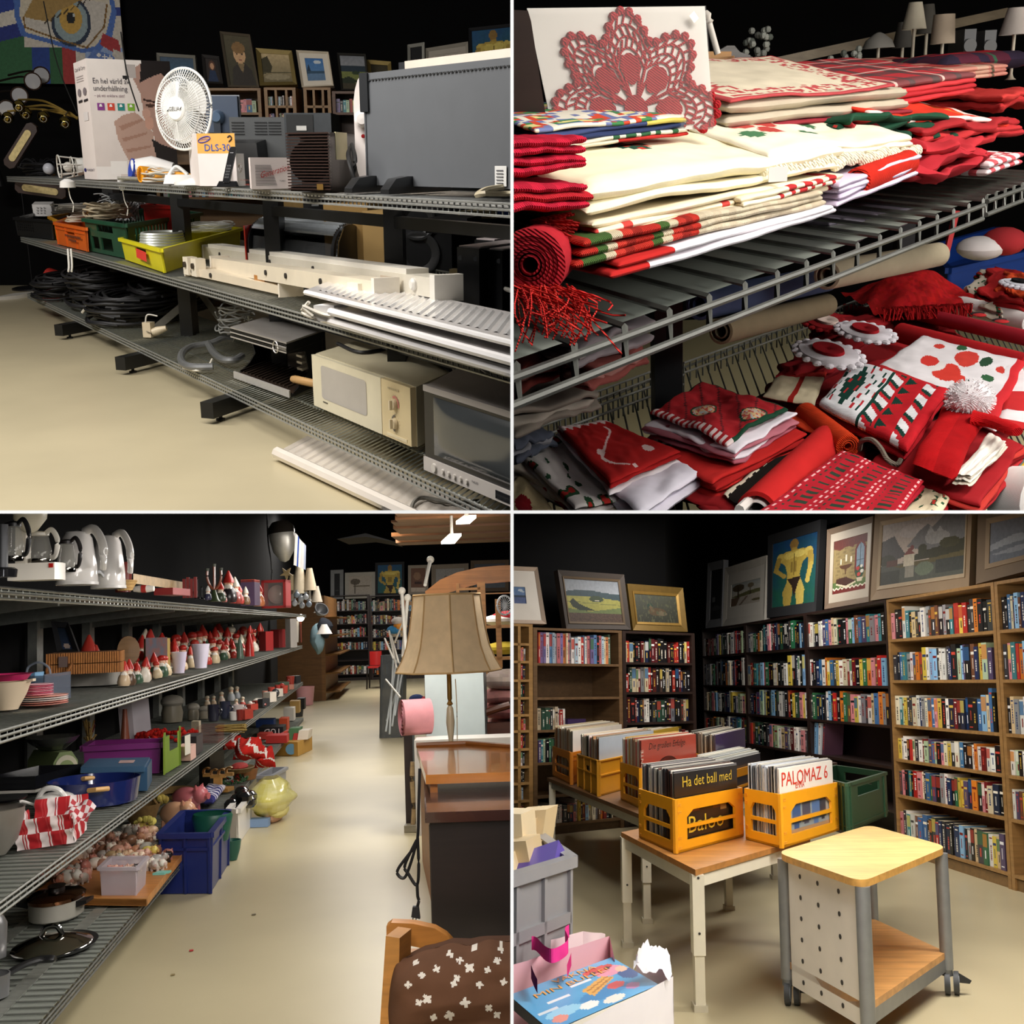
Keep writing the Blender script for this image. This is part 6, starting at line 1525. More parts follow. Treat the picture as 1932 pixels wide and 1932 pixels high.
# ---- lower deck of the textile rack
pz=.045
post=at2(1262,700,3.3)
mb=MB();w=.04;mb.box(post.x-w,post.x+w,post.y,post.y+.1,-1.5,Z2u-.02,'#141518');rk2.part('upright',mb,'plastic')
p2=at2(1712,470,5.0);mb=MB();mb.box(p2.x-.03,p2.x+.03,p2.y,p2.y+.1,-1.5,Z2u-.02,'#141518');rk2.part('upright',mb,'plastic')
G0,G1=on2(940,1010,Z2l),on2(1930,560,Z2l)
mb=MB();F0,F1=on2(1050,1990,Z2l),on2(1990,780,Z2l)
for i in range(60):
 f=i/59;mb.tube([on2(940,830,Z2l).lerp(on2(1840,480,Z2l),f),F0.lerp(F1,f)],.003,'#777a74',4)
for f in(0,.3,.6,1):mb.tube([on2(940,830,Z2l).lerp(F0,f),on2(1840,480,Z2l).lerp(F1,f)],.005,'#80837d',4)
rk2.part('lower_wires',mb,'steel',stuff=True)
for(a,b,h,n_)in(((958,868),(1290,742),40,34),((1290,722),(1640,590),34,36),((958,832),(1260,716),30,24)):
 p,q=on2(*a,Z2l+.0),on2(*b,Z2l+.0);mb=MB();hz=h*(p.y+q.y)/2/F
 for i in range(n_+1):c=p.lerp(q,i/n_);mb.tube([c,c+V(0,0,hz)],.0028,'#6f716c',4)
 for z in(.5,1.):mb.tube([p+V(0,0,hz*z),q+V(0,0,hz*z)],.0042,'#8b8c86',5)
 rk2.part('basket_guard',mb,'steel',stuff=True)
mb=MB();a,b=on2(1826,966,Z2l),on2(1940,836,Z2l)
for i in range(40):c=a.lerp(b,i/39);mb.tube([c,c-V(0,0,.035)],.003,'#4f524f',4)
for dz in(0,-.018,-.036):mb.tube([a+V(0,0,dz),b+V(0,0,dz)],.005,'#5d605c',5)
rk2.part('lower_front_rail',mb,'steel',stuff=True)
ZU=Z2l+.09
for q,c,lab in((((1235,905),(1480,1010),(1700,800),(1470,715)),'#8f181c','dark red cloth spread under the napkin stacks'),(((1600,705),(1850,930),(1960,700),(1740,590)),'#a01d22','red cloth spread under the stocking and hat'),(((1470,735),(1640,790),(1790,600),(1600,565)),'#7a1418','dark red cloth spread under the coasters'),(((960,880),(1150,1010),(1290,880),(1120,790)),'#c4b8a8','pale cloth spread under the embroidered pile')):
 tq('base_cloth',lab,'cloth',q,Z2l+.05,[(.02,c),(.016,c,-.03)],edge=.04,wob=.012)
def scrollp(s,t):
 if s<.1+.03*math.sin(t*40):return '#e9d4d2'
 if abs(t-(.45+.28*math.sin(s*6.5)))<.022 and.2<s<.95:return '#e6c9c6'
 if((s-.6)**2+(t-.22)**2)<.0025 or((s-.8)**2+(t-.75)**2)<.004:return '#e6c9c6'
 return '#b5201f'
def holly(base,k=1.):
 def f(s,t):
  v=noise.noise(V(s*7*k,t*7*k,5*k))
  return '#b8302a' if v>.42 else('#2c5236' if v>.22 else base)
 return f
tq('red_embroidered_cloth','red cloth with white scalloped edge and scroll embroidery','cloth',((1052,800),(1150,905),(1282,846),(1140,786)),ZU+.03,[(.012,'#e9e4e8',.03),(.012,'#a81c1c',.02),(.014,scrollp)],n=70,m=50)
tq('white_satin_cloth','shiny white cloth folded under the red embroidered one','cloth',((1122,890),(1205,968),(1328,886),(1262,838)),ZU,[(.03,'#d6d2de'),(.02,'#dedae6',-.05)],rnd=.9)
tq('poinsettia_cloth','white cloth printed with poinsettias and holly at lower left','cloth',((975,850),(1085,955),(1190,935),(1050,815)),ZU-.02,[(.012,RED,.02),(.012,'#dcd6d2',.01),(.016,holly('#e2dcd8',.8))],n=50,m=50)
tq('crochet_mat','beige crocheted mat with a red flower at the lower left corner','mat',((945,930),(985,1010),(1060,985),(990,880)),ZU-.05,[(.014,lambda s,t:'#8a1a22' if(s-.5)**2+(t-.4)**2<.04 else '#bfae86')],'knit',n=24)
def medal(s,t):
 if t<.1:return '#e4d2d0' if int(s*30)%2 else '#a81f22'
 if min(s,1-s,1-t)<.035:return '#17402c'
 for(a,b)in((.42,.38),(.86,.62)):
  d=((s-a)/.12)**2+((t-b)/.18)**2
  if d<1:return '#1a4430' if d>.72 else('#d9b98a' if noise.noise(V(s*30,t*30,2))>0 else('#c4564a' if noise.noise(V(s*22,t*22,7))>-.1 else '#b9c0c8'))
 return '#b0232a' if(int(s*40)+int(t*30))%9 else '#6a2226'
tq('red_napkin_stack','thick stack of plain red napkins on the lower deck','napkins',((1230,850),(1350,905),(1520,815),(1400,760)),ZU,[(.016,'#b0201e',.03),(.014,'#bb2622',.0),(.014,'#a81d1c',.02),(.012,'#ba2421',.0)],edge=.02)
tq('pink_napkin_stack','stack of white and dusky pink napkins on the red ones','napkins',((1215,800),(1385,848),(1500,780),(1330,735)),ZU+.04,[(.01,'#a85a68',.02),(.01,'#e2dce4',.0),(.01,'#b06a76',.03),(.01,'#e6e0e8',-.01)],edge=.02,wob=.012)
tq('medallion_cloth','red cloth with picture medallions and a dark green hem','cloth',((1228,775),(1372,828),(1488,768),(1325,722)),ZU+.06,[(.012,medal)],n=80,m=60,wob=.012)
roll('felt_ribbon','orange-red felt ribbon rolled beside the napkin stack',(1600,842),(1520,780),.03,['#c43a18','#b03014','#c94420'],'knit',4,z=ZU)
tq('felt_strip','flat orange-red felt strip leading to the ribbon roll','felt',((1480,790),(1590,838),(1612,815),(1510,770)),ZU,[(.006,'#c23a1a')])
roll('red_print_roll','red rolled runner with a white stripe and dark pictures',(1428,965),(1562,835),.045,['#b8201f','#e6dcd8'],'cloth',2,z=ZU-.02)
mb=MB();a,b=on2(1395,962,ZU),on2(1536,826,ZU);mb.tube([a,b],.011,'#e4dcd6',8);solo(R2,'white_piping','white rolled hem lying along the red roll','hem',mb,'cloth')
tq('black_lace_cloth','black cloth with a cream zigzag edge between the stacks','cloth',((1365,930),(1400,955),(1545,825),(1520,805)),ZU-.03,[(.012,lambda s,t:'#d9cfba' if s<.2+.1*abs(((t*12)%1)-.5)else '#17130f')],n=16,m=60)
def bars(s,t):
 q=(s*3.1)%1
 if.06<q<.12 or.9<q<.96:return '#e3b0b0' if int(t*34)%2 else '#ac1c2a'
 if.26<q<.62:return '#2a3c2e' if(t*17)%1<.42 else '#ac1c2a'
 if.74<q<.79:return '#2a3c2e' if(t*17)%1<.35 else '#ac1c2a'
 return '#ac1c2a'
tq('woven_runner','red woven runner with rows of dark green bars','runner',((1380,1000),(1590,845),(1745,905),(1650,1020))[::1],ZU+.01,[(.012,'#a3182a',.0),(.012,lambda s,t:bars(1-t,s))],n=60,m=90)
mb=MB();P_=[on2(u,v,ZU+z)for u,v,z in((1622,848,.0),(1626,832,.03),(1645,830,.04),(1662,846,.03),(1675,868,.01),(1692,876,.0),(1700,866,.01))];mb.tube(spl(P_,5),.006,'#7d7468',6);solo(R2,'wool_cord','thick grey wool cord end lying between the cloths','cord',mb,'knit')
tq('holly_tin_cloth','red and cream cloth with holly leaves at the bottom edge','cloth',((1650,985),(1760,985),(1795,930),(1715,905)),ZU-.03,[(.02,'#a81f24',.06),(.014,holly('#dccfae',1.2))],n=40,m=40)
tq('folded_red_shirt','plain red folded cloth under the knitted hat','cloth',((1640,870),(1850,950),(1930,835),(1800,770)),ZU-.02,[(.014,'#b0262a',.03),(.014,'#a3191f',.0),(.012,'#b8342c',.02),(.012,'#9c1a20',.0)],edge=.015)
tq('brown_tray','dark brown board under the stocking','tray',((1590,820),(1750,880),(1830,800),(1680,760)),ZU-.03,[(.012,'#2a1b16')],'wood',edge=0,wob=0)
KT=['......................','..g.r....gg....r..g...','...g...ggggg..g...r...','.r....ggrggg...r......','..g..ggggggrg....g..r.','....ggrgggggg..r......','.g....gggrgg....g..g..','..r....gggg...g....r..','...g....gg..r.....g...','......r.....g..r......']
def sock(s,t):
 if s<.48:
  r,c=int(t*len(KT)),int(s/.48*22);ch=KT[min(9,r)][min(21,c)]
  return{'.':'#dcdcdf','g':'#123a30','r':'#b0262c'}[ch]if s<.455 else '#14392f'
 x=(s-.48)/.52
 if x<.22 or.62<x<.84:return['#e0dfe2','#b5202a','#14392f','#e0dfe2'][int((t*9+x*3)*2)%4]
 if x<.62:
  ty=(t*5)%1;return '#12382e' if abs(ty-.5)<.38*(1-abs(x-.28)/.2)and.28<x<.52 else '#b81d26'
 return '#b81d26'
tq('knitted_stocking','knitted stocking with fir trees, stripes and a snowy pattern','stocking',((1545,755),(1712,842),(1790,728),(1612,676)),ZU+.045,[(.02,'#b01c26',-.02),(.026,sock,.0)],'knit',n=90,m=60,rnd=.5)
T=thing(R2,'knitted_hat','red knitted hat with a white fluffy pompom','hat',on2(1785,880,ZU))
mb=MB();q=[on2(u,v,ZU+.05)for u,v in((1722,860),(1800,892),(1862,775),(1782,755))]
slab(mb,*[V(p.x,p.y,0)for p in q],ZU+.005,.055,lambda s,t:'#bf1419' if int(s*44)%2 else '#a81015',44,.8,.008,3,.01,m=20);T.part('brim',mb,'knit',ang=75)
mb=MB();P_=[on2(u,v,ZU+.06)for u,v in((1835,790),(1870,795),(1920,815))];mb.tube(spl(P_,4),[.03,.026,.024,.022,.021,.02,.02,.02,.014],'#b81217',10,flat=.7);T.part('tail',mb,'knit')
mb=MB();c=on2(1830,752,ZU+.08);mb.ell(c,(.052,.052,.042),'#efe9ec',16,10);pm=T.part('pompom',mb,'knit')
mb=MB()
for i in range(420):
 d=V(r2.gauss(0,1),r2.gauss(0,1),r2.gauss(0,1)).normalized();b=c+V(d.x*.05,d.y*.05,d.z*.04);mb.tube([b,b+d*.012+V(0,0,-.002)],.0012,'#f3eef0',3)
pm.part('fluff',mb,'knit',stuff=True)
tq('pleated_napkins','white pleated napkins with green corners beside the hat','napkins',((1800,890),(1835,895),(1900,830),(1868,815)),ZU+.02,[(.006,'#d9d2c2',.08),(.006,'#e6e0d2',.04),(.006,'#e2dccd',.0),(.006,'#ebe6da',.02)])
def ringmat(u,v,rx,inner,outer,lab,z):
 c=on2(u,v,z);T=thing(R2,'crochet_coaster',lab,'coaster',c,'crocheted coasters');r=rx*c.y/F;ky=2.3
 mb=MB();mb.lathe([(r*.2,.004),(r*.5,.012),(r*.9,.01),(r,.0),(r*.9,-.004)],c,40,outer,ky=ky);ou=T.part('outer_ring',mb,'knit')
 mb=MB()
 for i in range(18):a=i*math.pi/9;mb.ell(c+V(r*1.02*math.cos(a),r*1.02*ky*math.sin(a),.002),(.014,.018,.008),outer,7,5)
 ou.part('scalloped_edge',mb,'knit',stuff=True)
 mb=MB();mb.lathe([(r*.5,.012),(r*.48,.02),(r*.12,.018),(.0,.012)],c,24,inner,ky=ky);T.part('red_centre',mb,'knit')
tq('dark_red_cloths','crumpled dark red frilled cloths behind the coasters','cloths',((1450,715),(1560,700),(1690,580),(1560,590)),ZU,[(.025,'#6d1119',.03),(.022,'#8a161c',.0)],edge=.05,wob=.02)
ringmat(1560,612,38,'#d9c4b9','#8a1a1e','red and pale spotted coaster at the back of the three',ZU+.03)
ringmat(1632,628,44,'#981a22','#e4dfe6','white crocheted coaster with a red centre, upper of two',ZU+.05)
ringmat(1562,668,54,'#951820','#e6e1e8','large white crocheted coaster with a red centre, lower of two',ZU+.06)
tq('hood_cloth','cream triangular cloth with red bands left of the stocking','cloth',((1440,745),(1535,760),(1560,700),(1470,700)),ZU,[(.014,lambda s,t:'#b5261f' if.5<s<.62 or t>.8 else '#dccfae')],n=24)
def santa(s,t):
 if s>.93 or t<.05:return '#b8242a'
 for(a,b,ra,rb,c)in((.30,.42,.07,.10,'#c4342c'),(.38,.38,.07,.10,'#d9d4d2'),(.50,.34,.11,.15,'#c6372c'),(.62,.30,.05,.07,'#c6372c'),(.68,.27,.06,.07,'#1f3f30'),(.77,.24,.04,.06,'#231a1c'),(.56,.64,.10,.14,'#c23a30'),(.72,.68,.05,.09,'#24452f'),(.86,.62,.035,.05,'#c23a30'),(.44,.8,.05,.05,'#2f5a3a'),(.8,.45,.05,.04,'#2f5a3a'),(.25,.72,.05,.05,'#c23a30')):
  if((s-a)/ra)**2+((t-b)/rb)**2<1:return c
 return '#d9d5d8'
tq('printed_white_cloth','white cloth printed with a red-clad figure and ornaments','cloth',((1650,690),(1880,790),(1940,665),(1752,622)),ZU+.03,[(.02,'#d3cfd2',.01),(.022,santa)],n=90,m=60,rnd=.9)
tq('striped_hem_cloth','white cloth with a red striped rolled hem at the right edge','cloth',((1880,790),(1950,800),(1960,690),(1915,690)),ZU+.02,[(.03,stripes('#e4dee0','#c02a2c',4,.4,1))],rnd=.9)
for k,(p,q,r,cols,lab)in enumerate((((1716,588),(1945,640),.026,['#9c1f2c','#e0cfae'],'dark pink runner roll with fringe stripes'),((1700,628),(1940,690),.034,['#a3181c','#e2d8ca'],'deep red runner roll with gold wreaths'),((1800,572),(1945,610),.034,['#dcd6d4','#c9a27c'],'white runner roll printed with red figures on a tube'),((1826,548),(1945,585),.02,['#c9c2ae','#e0d9c6'],'pale grey-green roll behind the white one'))):
 roll('rolled_cloth',lab,p,q,r,cols,'cloth',2,z=ZU+.0+.01*k)
for k,(u,v)in enumerate(((1848,594),(1890,606))):
 mb=MB();c=on2(u,v,ZU+.066);mb.ell(c,(.022,.03,.004),'#b02a2c',10,6);mb.ell(c+V(0,.02,.001),(.026,.012,.005),'#2a2426',8,5);solo(R2,'felt_motif',['red printed face on the white roll, left one','red printed face on the white roll, right one'][k],'print',mb,'cloth')
mb=MB();c0=on2(1722,575,ZU)
mb.grid(lambda a,b:c0+V((a-.5)*.42,(b-.5)*.5,.02+.11*math.sin(math.pi*a)*math.sin(math.pi*b)+.03*noise.noise(V(a*5,b*5,2))),40,30,lambda a,b:jit('#a3181a',.1,r2));T=solo(R2,'fringed_shawl','bright dark-red knotted shawl heaped at the back','shawl',mb,'knit',ang=80)
mb=MB()
for i in range(150):
 a=r2.random();p=c0+V((a-.5)*.44,-.24-r2.uniform(0,.03),.04);mb.tube(spl([p,p+V(r2.uniform(-.01,.01),-.03,.0),p+V(r2.uniform(-.02,.02),-.06,-.035)],3),.0025,r2.choice(['#a8191b','#8f1416']),4)
T.part('fringe',mb,'knit',stuff=True)
zr=-.80;Q=[on2(1752,466,zr),on2(1790,508,zr),on2(1960,470,zr),on2(1880,430,zr)]
crate(R2,'plastic_crate','blue plastic crate with red and white goods under the shelf',Q,Z2l,zr,'#163a86',.012,taper=.03)
mb=MB();a=at2(1782,480,4.8);mb.ob(a,V(.02,0,0),V(0,.02,0),V(.03,0,.17),'#b5282a');solo(R2,'red_candle','upright red packet in the blue crate','packet',mb,'paper')
for k,(u,v,w,h,c,lab)in enumerate(((1850,468,44,22,'#d9d4d2','white and red pillow in the blue crate'),(1895,455,40,26,'#a83034','red and white box in the blue crate'))):
 p=at2(u,v,5.0);mb=MB();mb.ell(p,(w*5/F,.1,h*5/F),c,14,8);solo(R2,'crate_goods',lab,'cushion',mb,'cloth')
for k,(q,c,lab)in enumerate(((((1815,565),(1890,590),(1930,540),(1850,505)),holly('#cfc6b4',1.5),'holly-print cream cloth beside the blue crate'),(((1845,555),(1930,580),(1960,520),(1880,495)),'#9c1a1c','dark red felt cloths on the holly print'),(((1885,540),(1945,560),(1960,515),(1900,505)),'#c4451f','orange felt piece on the red felt'))):
 tq('felt_cloth',lab,'felt',q,ZU+.05+.02*k,[(.018,c),(.014,c,-.05)],edge=.03,wob=.015,n=26)
ringmat(1922,538,22,'#1c1c1e','#dfe0ea','small white felt disc with a dark eye at the edge',ZU+.13)
for k,(p,q,r,cols,lab)in enumerate((((1320,575),(1560,525),.04,['#4c5a7d','#2f3a58'],'dim blue rolled cloth behind the rack post'),((1560,520),(1770,480),.036,['#a39880','#8a7f68'],'dim cream rolled cloth behind the rack post'),((1360,625),(1560,575),.034,['#7d7058','#5f5442'],'dim beige rolled cloth below the blue one'))):roll('rear_roll',lab,p,q,r,cols,'cloth',2,y=(3.0,3.6))  # roll colours darkened to carry the shade behind the post
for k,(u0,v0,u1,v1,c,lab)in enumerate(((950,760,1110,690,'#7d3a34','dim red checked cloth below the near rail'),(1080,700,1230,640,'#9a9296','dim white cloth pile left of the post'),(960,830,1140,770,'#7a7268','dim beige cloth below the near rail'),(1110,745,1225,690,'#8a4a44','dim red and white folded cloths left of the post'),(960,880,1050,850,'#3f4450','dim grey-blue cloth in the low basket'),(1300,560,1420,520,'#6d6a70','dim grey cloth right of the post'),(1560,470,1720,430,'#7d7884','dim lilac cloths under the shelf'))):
 tx('rear_cloth',lab,'cloth',(u0,v0),(u1,v1),0,.3,[(16,c),(16,mixc(c,'#d9cfc4',.3),.04),(14,c,.02)],wob=.015,edge=.03,y=(2.5,2.8),group='dim cloths in the rear half of the rack')  # shade of the rack's rear half is put into these dull colours
c=on2(1905,935,-1.3);mb=MB()
for r_,z in((.1,0),(.1,.1)):pass
mb.lathe([(.06,0),(.09,.02),(.09,.12),(.05,.14),(.03,.13),(.03,.02)],at2(1906,950,2.6),22,'#e6e2de',ax=(.4,-1,.3),cap=False);solo(R2,'white_yarn_cone','white paper roll seen from its end below the deck','roll',mb,'cloth')
mb=MB();mb.ell(at2(1895,905,2.9),(.08,.08,.06),'#d8b02a',14,9);solo(R2,'yellow_yarn','yellow yarn bundle below the lower deck','yarn',mb,'knit')
# ==== room 3: household shelves
r3=random.Random(21)
on3=R3.on
S3=[z+.012 for z in Z3]
def b3(u,v,k):
 """point on shelf k seen at image (u,v)"""
 if k==0:return bk(u,.3,0)
 return on3(u,v,S3[k])
def bk(u,off,k):
 """point on shelf k in image column u, off metres behind the front edge's distance there"""
 (u0,v0),(u1,v1)=E3[k];f=on3(u,v0+(v1-v0)*(u-u0)/(u1-u0),S3[k]);p=R3.at(u,1174,f.y+off);p.z=S3[k];return p
def sc3(p):return p.y/F
# ---------- figurines
def gnome(c,h,label,group,hat='#b32a22',body='#9c2b26',beard='#e4ddd0',lean=0.,name='gnome_figurine',cone=True):
 T=thing(R3,name,label,'figurine',c,group);w=h*.27;y=1.2
 ax=V(lean,0,1)
 mb=MB();mb.lathe([(w*.8,0),(w,h*.12),(w*.85,h*.35),(w*.45,h*.52)],c,10,body,ax=ax);T.part('body',mb,'ceramic')
 hd=c+ax*(h*.58)
 mb=MB();mb.ell(hd,(w*.55,w*.55,w*.6),'#d9a98a',9,6);T.part('head',mb,'ceramic')
 mb=MB();mb.ell(hd+V(0,-w*.3,-w*.55),(w*.55,w*.35,w*.7),beard,8,6);T.part('beard',mb,'ceramic')
 if cone:mb=MB();mb.lathe([(w*.68,h*.62),(w*.6,h*.72),(w*.1,h),(0,h*1.01)],c,10,hat,ax=ax);T.part('hat',mb,'ceramic')
 else:mb=MB();mb.ell(c+ax*(h*.74),(w*.66,w*.66,w*.5),hat,9,6);T.part('hat',mb,'ceramic')
def pig(c,s,label,group,col='#d99a8c',ang=0.,name='pig_figurine',big=False):
 T=thing(R3,name,label,'figurine',c,group);R_=Matrix.Rotation(ang,3,'Z');P=lambda x,y,z:c+R_@V(x*s,y*s,z*s)
 mb=MB();mb.ell(P(0,0,.38),(s*.48,s*.34,s*.34),col,12 if big else 9,8 if big else 6,R_);T.part('body',mb,'ceramic')
 mb=MB();mb.ell(P(.45,0,.5),(s*.25,s*.24,s*.25),col,10,6,R_);hd=T.part('head',mb,'ceramic')
 mb=MB();mb.lathe([(s*.1,0),(s*.1,s*.1),(0,s*.11)],P(.64,0,.47),8,mixc(col,'#b05a50',.3),ax=R_@V(1,0,0));hd.part('snout',mb,'ceramic')
 for sy in(-1,1):
  mb=MB();mb.lathe([(s*.08,0),(s*.06,s*.08),(0,s*.16)],P(.4,sy*.14,.66),6,mixc(col,'#a04a44',.25),ax=R_@V(.2,sy*.4,1));hd.part('ear',mb,'ceramic')
 for sx in(-.25,.25):
  for sy in(-1,1):
   mb=MB();mb.lathe([(s*.09,0),(s*.08,s*.2)],P(sx,sy*.17,0),6,mixc(col,'#8a4a40',.15));T.part('leg',mb,'ceramic')
   # ---------- top shelf: kettles and coffee makers
def kettle(u,v,k,wpx,hpx,label,col='#e9e5e2',hcol=None):
 c=b3(u,v,k);s=sc3(c);w,h=wpx*s/2,hpx*s
 T=thing(R3,'electric_kettle',label,'kettle',c)
 mb=MB();mb.lathe([(w*.95,0),(w,h*.04),(w*.96,h*.3),(w*.72,h*.85),(w*.55,h*.96),(0,h)],c,24,col,ky=1.2);T.part('body',mb,'gloss')
 hc=hcol or col
 mb=MB();mb.tube(spl([c+V(w*.35,0,h*.96),c+V(w*.95,-.02,h*1.0),c+V(w*1.42,-.03,h*.75),c+V(w*1.5,-.03,h*.42),c+V(w*1.42,-.02,h*.28)],6),w*.17,hc,10,flat=1.4);T.part('handle',mb,'gloss')
 mb=MB();mb.lathe([(w*.98,-.0),(w*1.02,.0),(w*1.02,h*.05)],c,24,mixc(col,'#000',.1),ky=1.2);T.part('base_ring',mb,'plastic')
kettle(205,1087,0,62,103,'tall white kettle with a large arched handle, furthest along')
kettle(146,1084,0,74,104,'broad white kettle between the carafes and the tall kettle',hcol='#dedad6')
def carafe(u,v,wpx,hpx,label,hcol,lift=0):
 c=b3(u,v,0)+V(0,0,lift);s=sc3(c);w,h=wpx*s/2,hpx*s
 T=thing(R3,'coffee_carafe',label,'carafe',c)
 mb=MB();mb.lathe([(w*.9,0),(w,h*.12),(w*.98,h*.4),(w*.7,h*.9),(w*.68,h)],c,24,'#b9b7b0',cap=False);T.part('glass_body',mb,'glass')
 mb=MB();mb.lathe([(w*.95,-.004),(w*1.0,.0),(w*.97,h*.1)],c,24,'#77746e',cap=False);T.part('base_ring',mb,'chrome')
 mb=MB();mb.lathe([(w*.74,h*.94),(w*.76,h*1.04),(w*.3,h*1.1),(0,h*1.1)],c,24,hcol);T.part('lid',mb,'plastic')
 mb=MB();mb.tube(spl([c+V(w*.6,-.01,h*1.02),c+V(w*1.25,-.02,h*1.12),c+V(w*1.75,-.02,h*.75),c+V(w*1.6,-.02,h*.2),c+V(w*1.1,-.01,h*.12)],6),w*.16,hcol,8,flat=1.5);T.part('handle',mb,'plastic')
carafe(76,1064,42,52,'glass coffee carafe with a white ring handle','#e4dfd4',.062)
carafe(24,1056,40,66,'glass coffee carafe with a black ring handle at the shelf start','#1c1c1f',.055)
carafe(126,1072,34,54,'low glass carafe with a black sweeping handle','#242022',.045)
c=b3(66,1078,0);s=sc3(c)
T=thing(R3,'coffee_maker','cream coffee maker with a filter cone and red switch','coffee maker',c)
mb=MB();pts=[c+V(x*s,y*s*1.5,0)for x,y in((-42,-16),(46,-16),(52,0),(46,20),(-42,20))];mb.prism(pts,(0,0,32*s),'#e8e2d8');T.part('base',mb,'plastic')
mb=MB();mb.lathe([(8*s,92*s),(14*s,96*s),(30*s,118*s),(32*s,140*s)],c+V(-14*s,10*s,0),22,'#e3dcc9');T.part('filter_cone',mb,'plastic')
mb=MB();mb.box(c.x-42*s,c.x-22*s,c.y+10*s,c.y+34*s,c.z,c.z+130*s,'#ded7c8');T.part('tower',mb,'plastic')
mb=MB();mb.box(c.x+36*s,c.x+44*s,c.y-26*s,c.y-20*s,c.z+22*s,c.z+30*s,'#b3201c');T.part('switch',mb,'gloss')
c=b3(8,1072,0);s=sc3(c)
T=thing(R3,'coffee_maker','black coffee maker cut off at the picture edge','coffee maker',c)
mb=MB();mb.lathe([(22*s,0),(24*s,14*s),(18*s,18*s)],c,20,'#17171a');T.part('base',mb,'gloss');mb=MB();mb.cyl(c+V(-6*s,0,0),c+V(-6*s,0,100*s),12*s,'#3c3d40',16);T.part('tower',mb,'metal')
mb=wire([b3(150,1062,0)+V(0,0,.09),b3(165,1068,0)+V(0,0,.1),b3(182,1080,0)+V(0,0,.05),b3(170,1082,0)+V(0,0,.02),b3(190,1086,0)+V(0,-.02,.06),b3(208,1094,0)+V(0,-.03,.02)],.006,'#b9bcc2')
T=solo(R3,'mains_lead','grey lead with a white plug hanging from the white kettle','lead',mb,'plastic')
c=b3(209,1095,0);mb=MB();mb.ob(c+V(-.02,-.02,0),V(.06,-.02,0),V(.01,.04,0),V(0,0,.045),'#d9d9dc');T.part('plug',mb,'plastic')
c=bk(232,.55,0);s=sc3(c)
T=thing(R3,'plant_pot','dark red ceramic pot behind the kettle handle','pot',c);mb=MB();mb.lathe([(14*s,0),(18*s,50*s),(20*s,56*s),(17*s,56*s),(13*s,4*s)],c,20,'#5c1f1b',cap=False);T.part('body',mb,'ceramic')
c=b3(236,1103,0);s=sc3(c);mb=MB()
for i in range(6):mb.tube([c+V((12+1.6*i)*s*math.cos(a),1.3*(12+1.6*i)*s*math.sin(a),(2+3*i)*s)for a in[j*.35 for j in range(18)]],2.2*s,['#c9a468','#b8925a'][i%2],5,True)
solo(R3,'bread_basket','small plaited straw basket on the top shelf','basket',mb,'straw')
c=b3(272,1109,0);s=sc3(c);mb=MB();mb.tube([c+V(x*s,0,7*s)for x in(-19,-8,8,19)],[5*s,7*s,7*s,5*s],'#e6e0d6',10);T=solo(R3,'yarn_skein','white yarn skein with a red paper band','yarn',mb,'cloth')
mb=MB();mb.tube([c+V(-4*s,0,7*s),c+V(5*s,0,7*s)],7.6*s,'#b5302a',10);T.part('band',mb,'paper')
a,b=bk(252,.7,0)+V(0,0,.05),bk(345,.7,0)+V(0,0,.05);mb=MB();mb.ob(a,b-a,V(0,.03,0),V(0,0,.045),'#b59a72');solo(R3,'wooden_rail','pale wooden rail lying along the back of the top shelf','rail',mb,'woodx')
c=b3(310,1113,0);s=sc3(c);mb=MB();mb.ob(c-V(19*s,0,0),V(38*s,-.02,0),V(0,.3,0),V(0,0,13*s),'#8e3030');solo(R3,'red_tray','dull red tray on the top shelf','tray',mb,'plastic')
c=b3(357,1117,0);s=sc3(c);T=thing(R3,'picket_fence','small dark red picket fence ornament','ornament',c)
for i in range(4):
 mb=MB();x=(-12+7*i)*s;mb.box(c.x+x,c.x+x+5*s,c.y,c.y+.02,c.z,c.z+(36+3*(i%2))*s,'#6e1f1d');T.part('picket',mb,'matte')
mb=MB();mb.box(c.x-13*s,c.x+14*s,c.y+.02,c.y+.03,c.z+8*s,c.z+13*s,'#571816');T.part('rail',mb,'matte')
c=bk(405,.5,0);s=sc3(c);T=thing(R3,'candelabra','three-armed red-brown candelabra on the top shelf','candelabra',c)
for i in(-1,0,1):
 mb=MB();mb.tube(spl([c+V(0,0,22*s),c+V(i*8*s,0,30*s),c+V(i*13*s,0,44*s),c+V(i*13*s,0,(58 if i else 66)*s)],5),2.4*s,'#8a4a34',8);T.part('arm',mb,'ceramic')
 mb=MB();mb.lathe([(3.2*s,0),(3.8*s,5*s)],c+V(i*13*s,0,(58 if i else 66)*s),10,'#54584c');T.part('candle_cup',mb,'ceramic')
mb=MB();mb.lathe([(12*s,0),(8*s,6*s),(3*s,22*s)],c,14,'#3f4a32');T.part('base',mb,'ceramic')
for k,(u,v,h,hat,bd)in enumerate(((393,1122,27,'#d9d5ce','#3a3a52'),(417,1128,38,'#b32a22','#3f4a3a'),(432,1128,60,'#b5302a','#2a2226'),(444,1130,50,'#c9bfae','#8a3a34'),(452,1131,36,'#b32a22','#a03a34'),(464,1133,34,'#c8c0b2','#6a5038'),(424,1131,20,'#7d4a42','#b06a66'),(440,1132,22,'#b32a22','#c03a30'))):
 gnome(b3(u,v,0),h*sc3(b3(u,v,0)),'%s gnome figurine from the left on the top shelf'%nth(k),'gnomes on the top shelf',hat,bd)
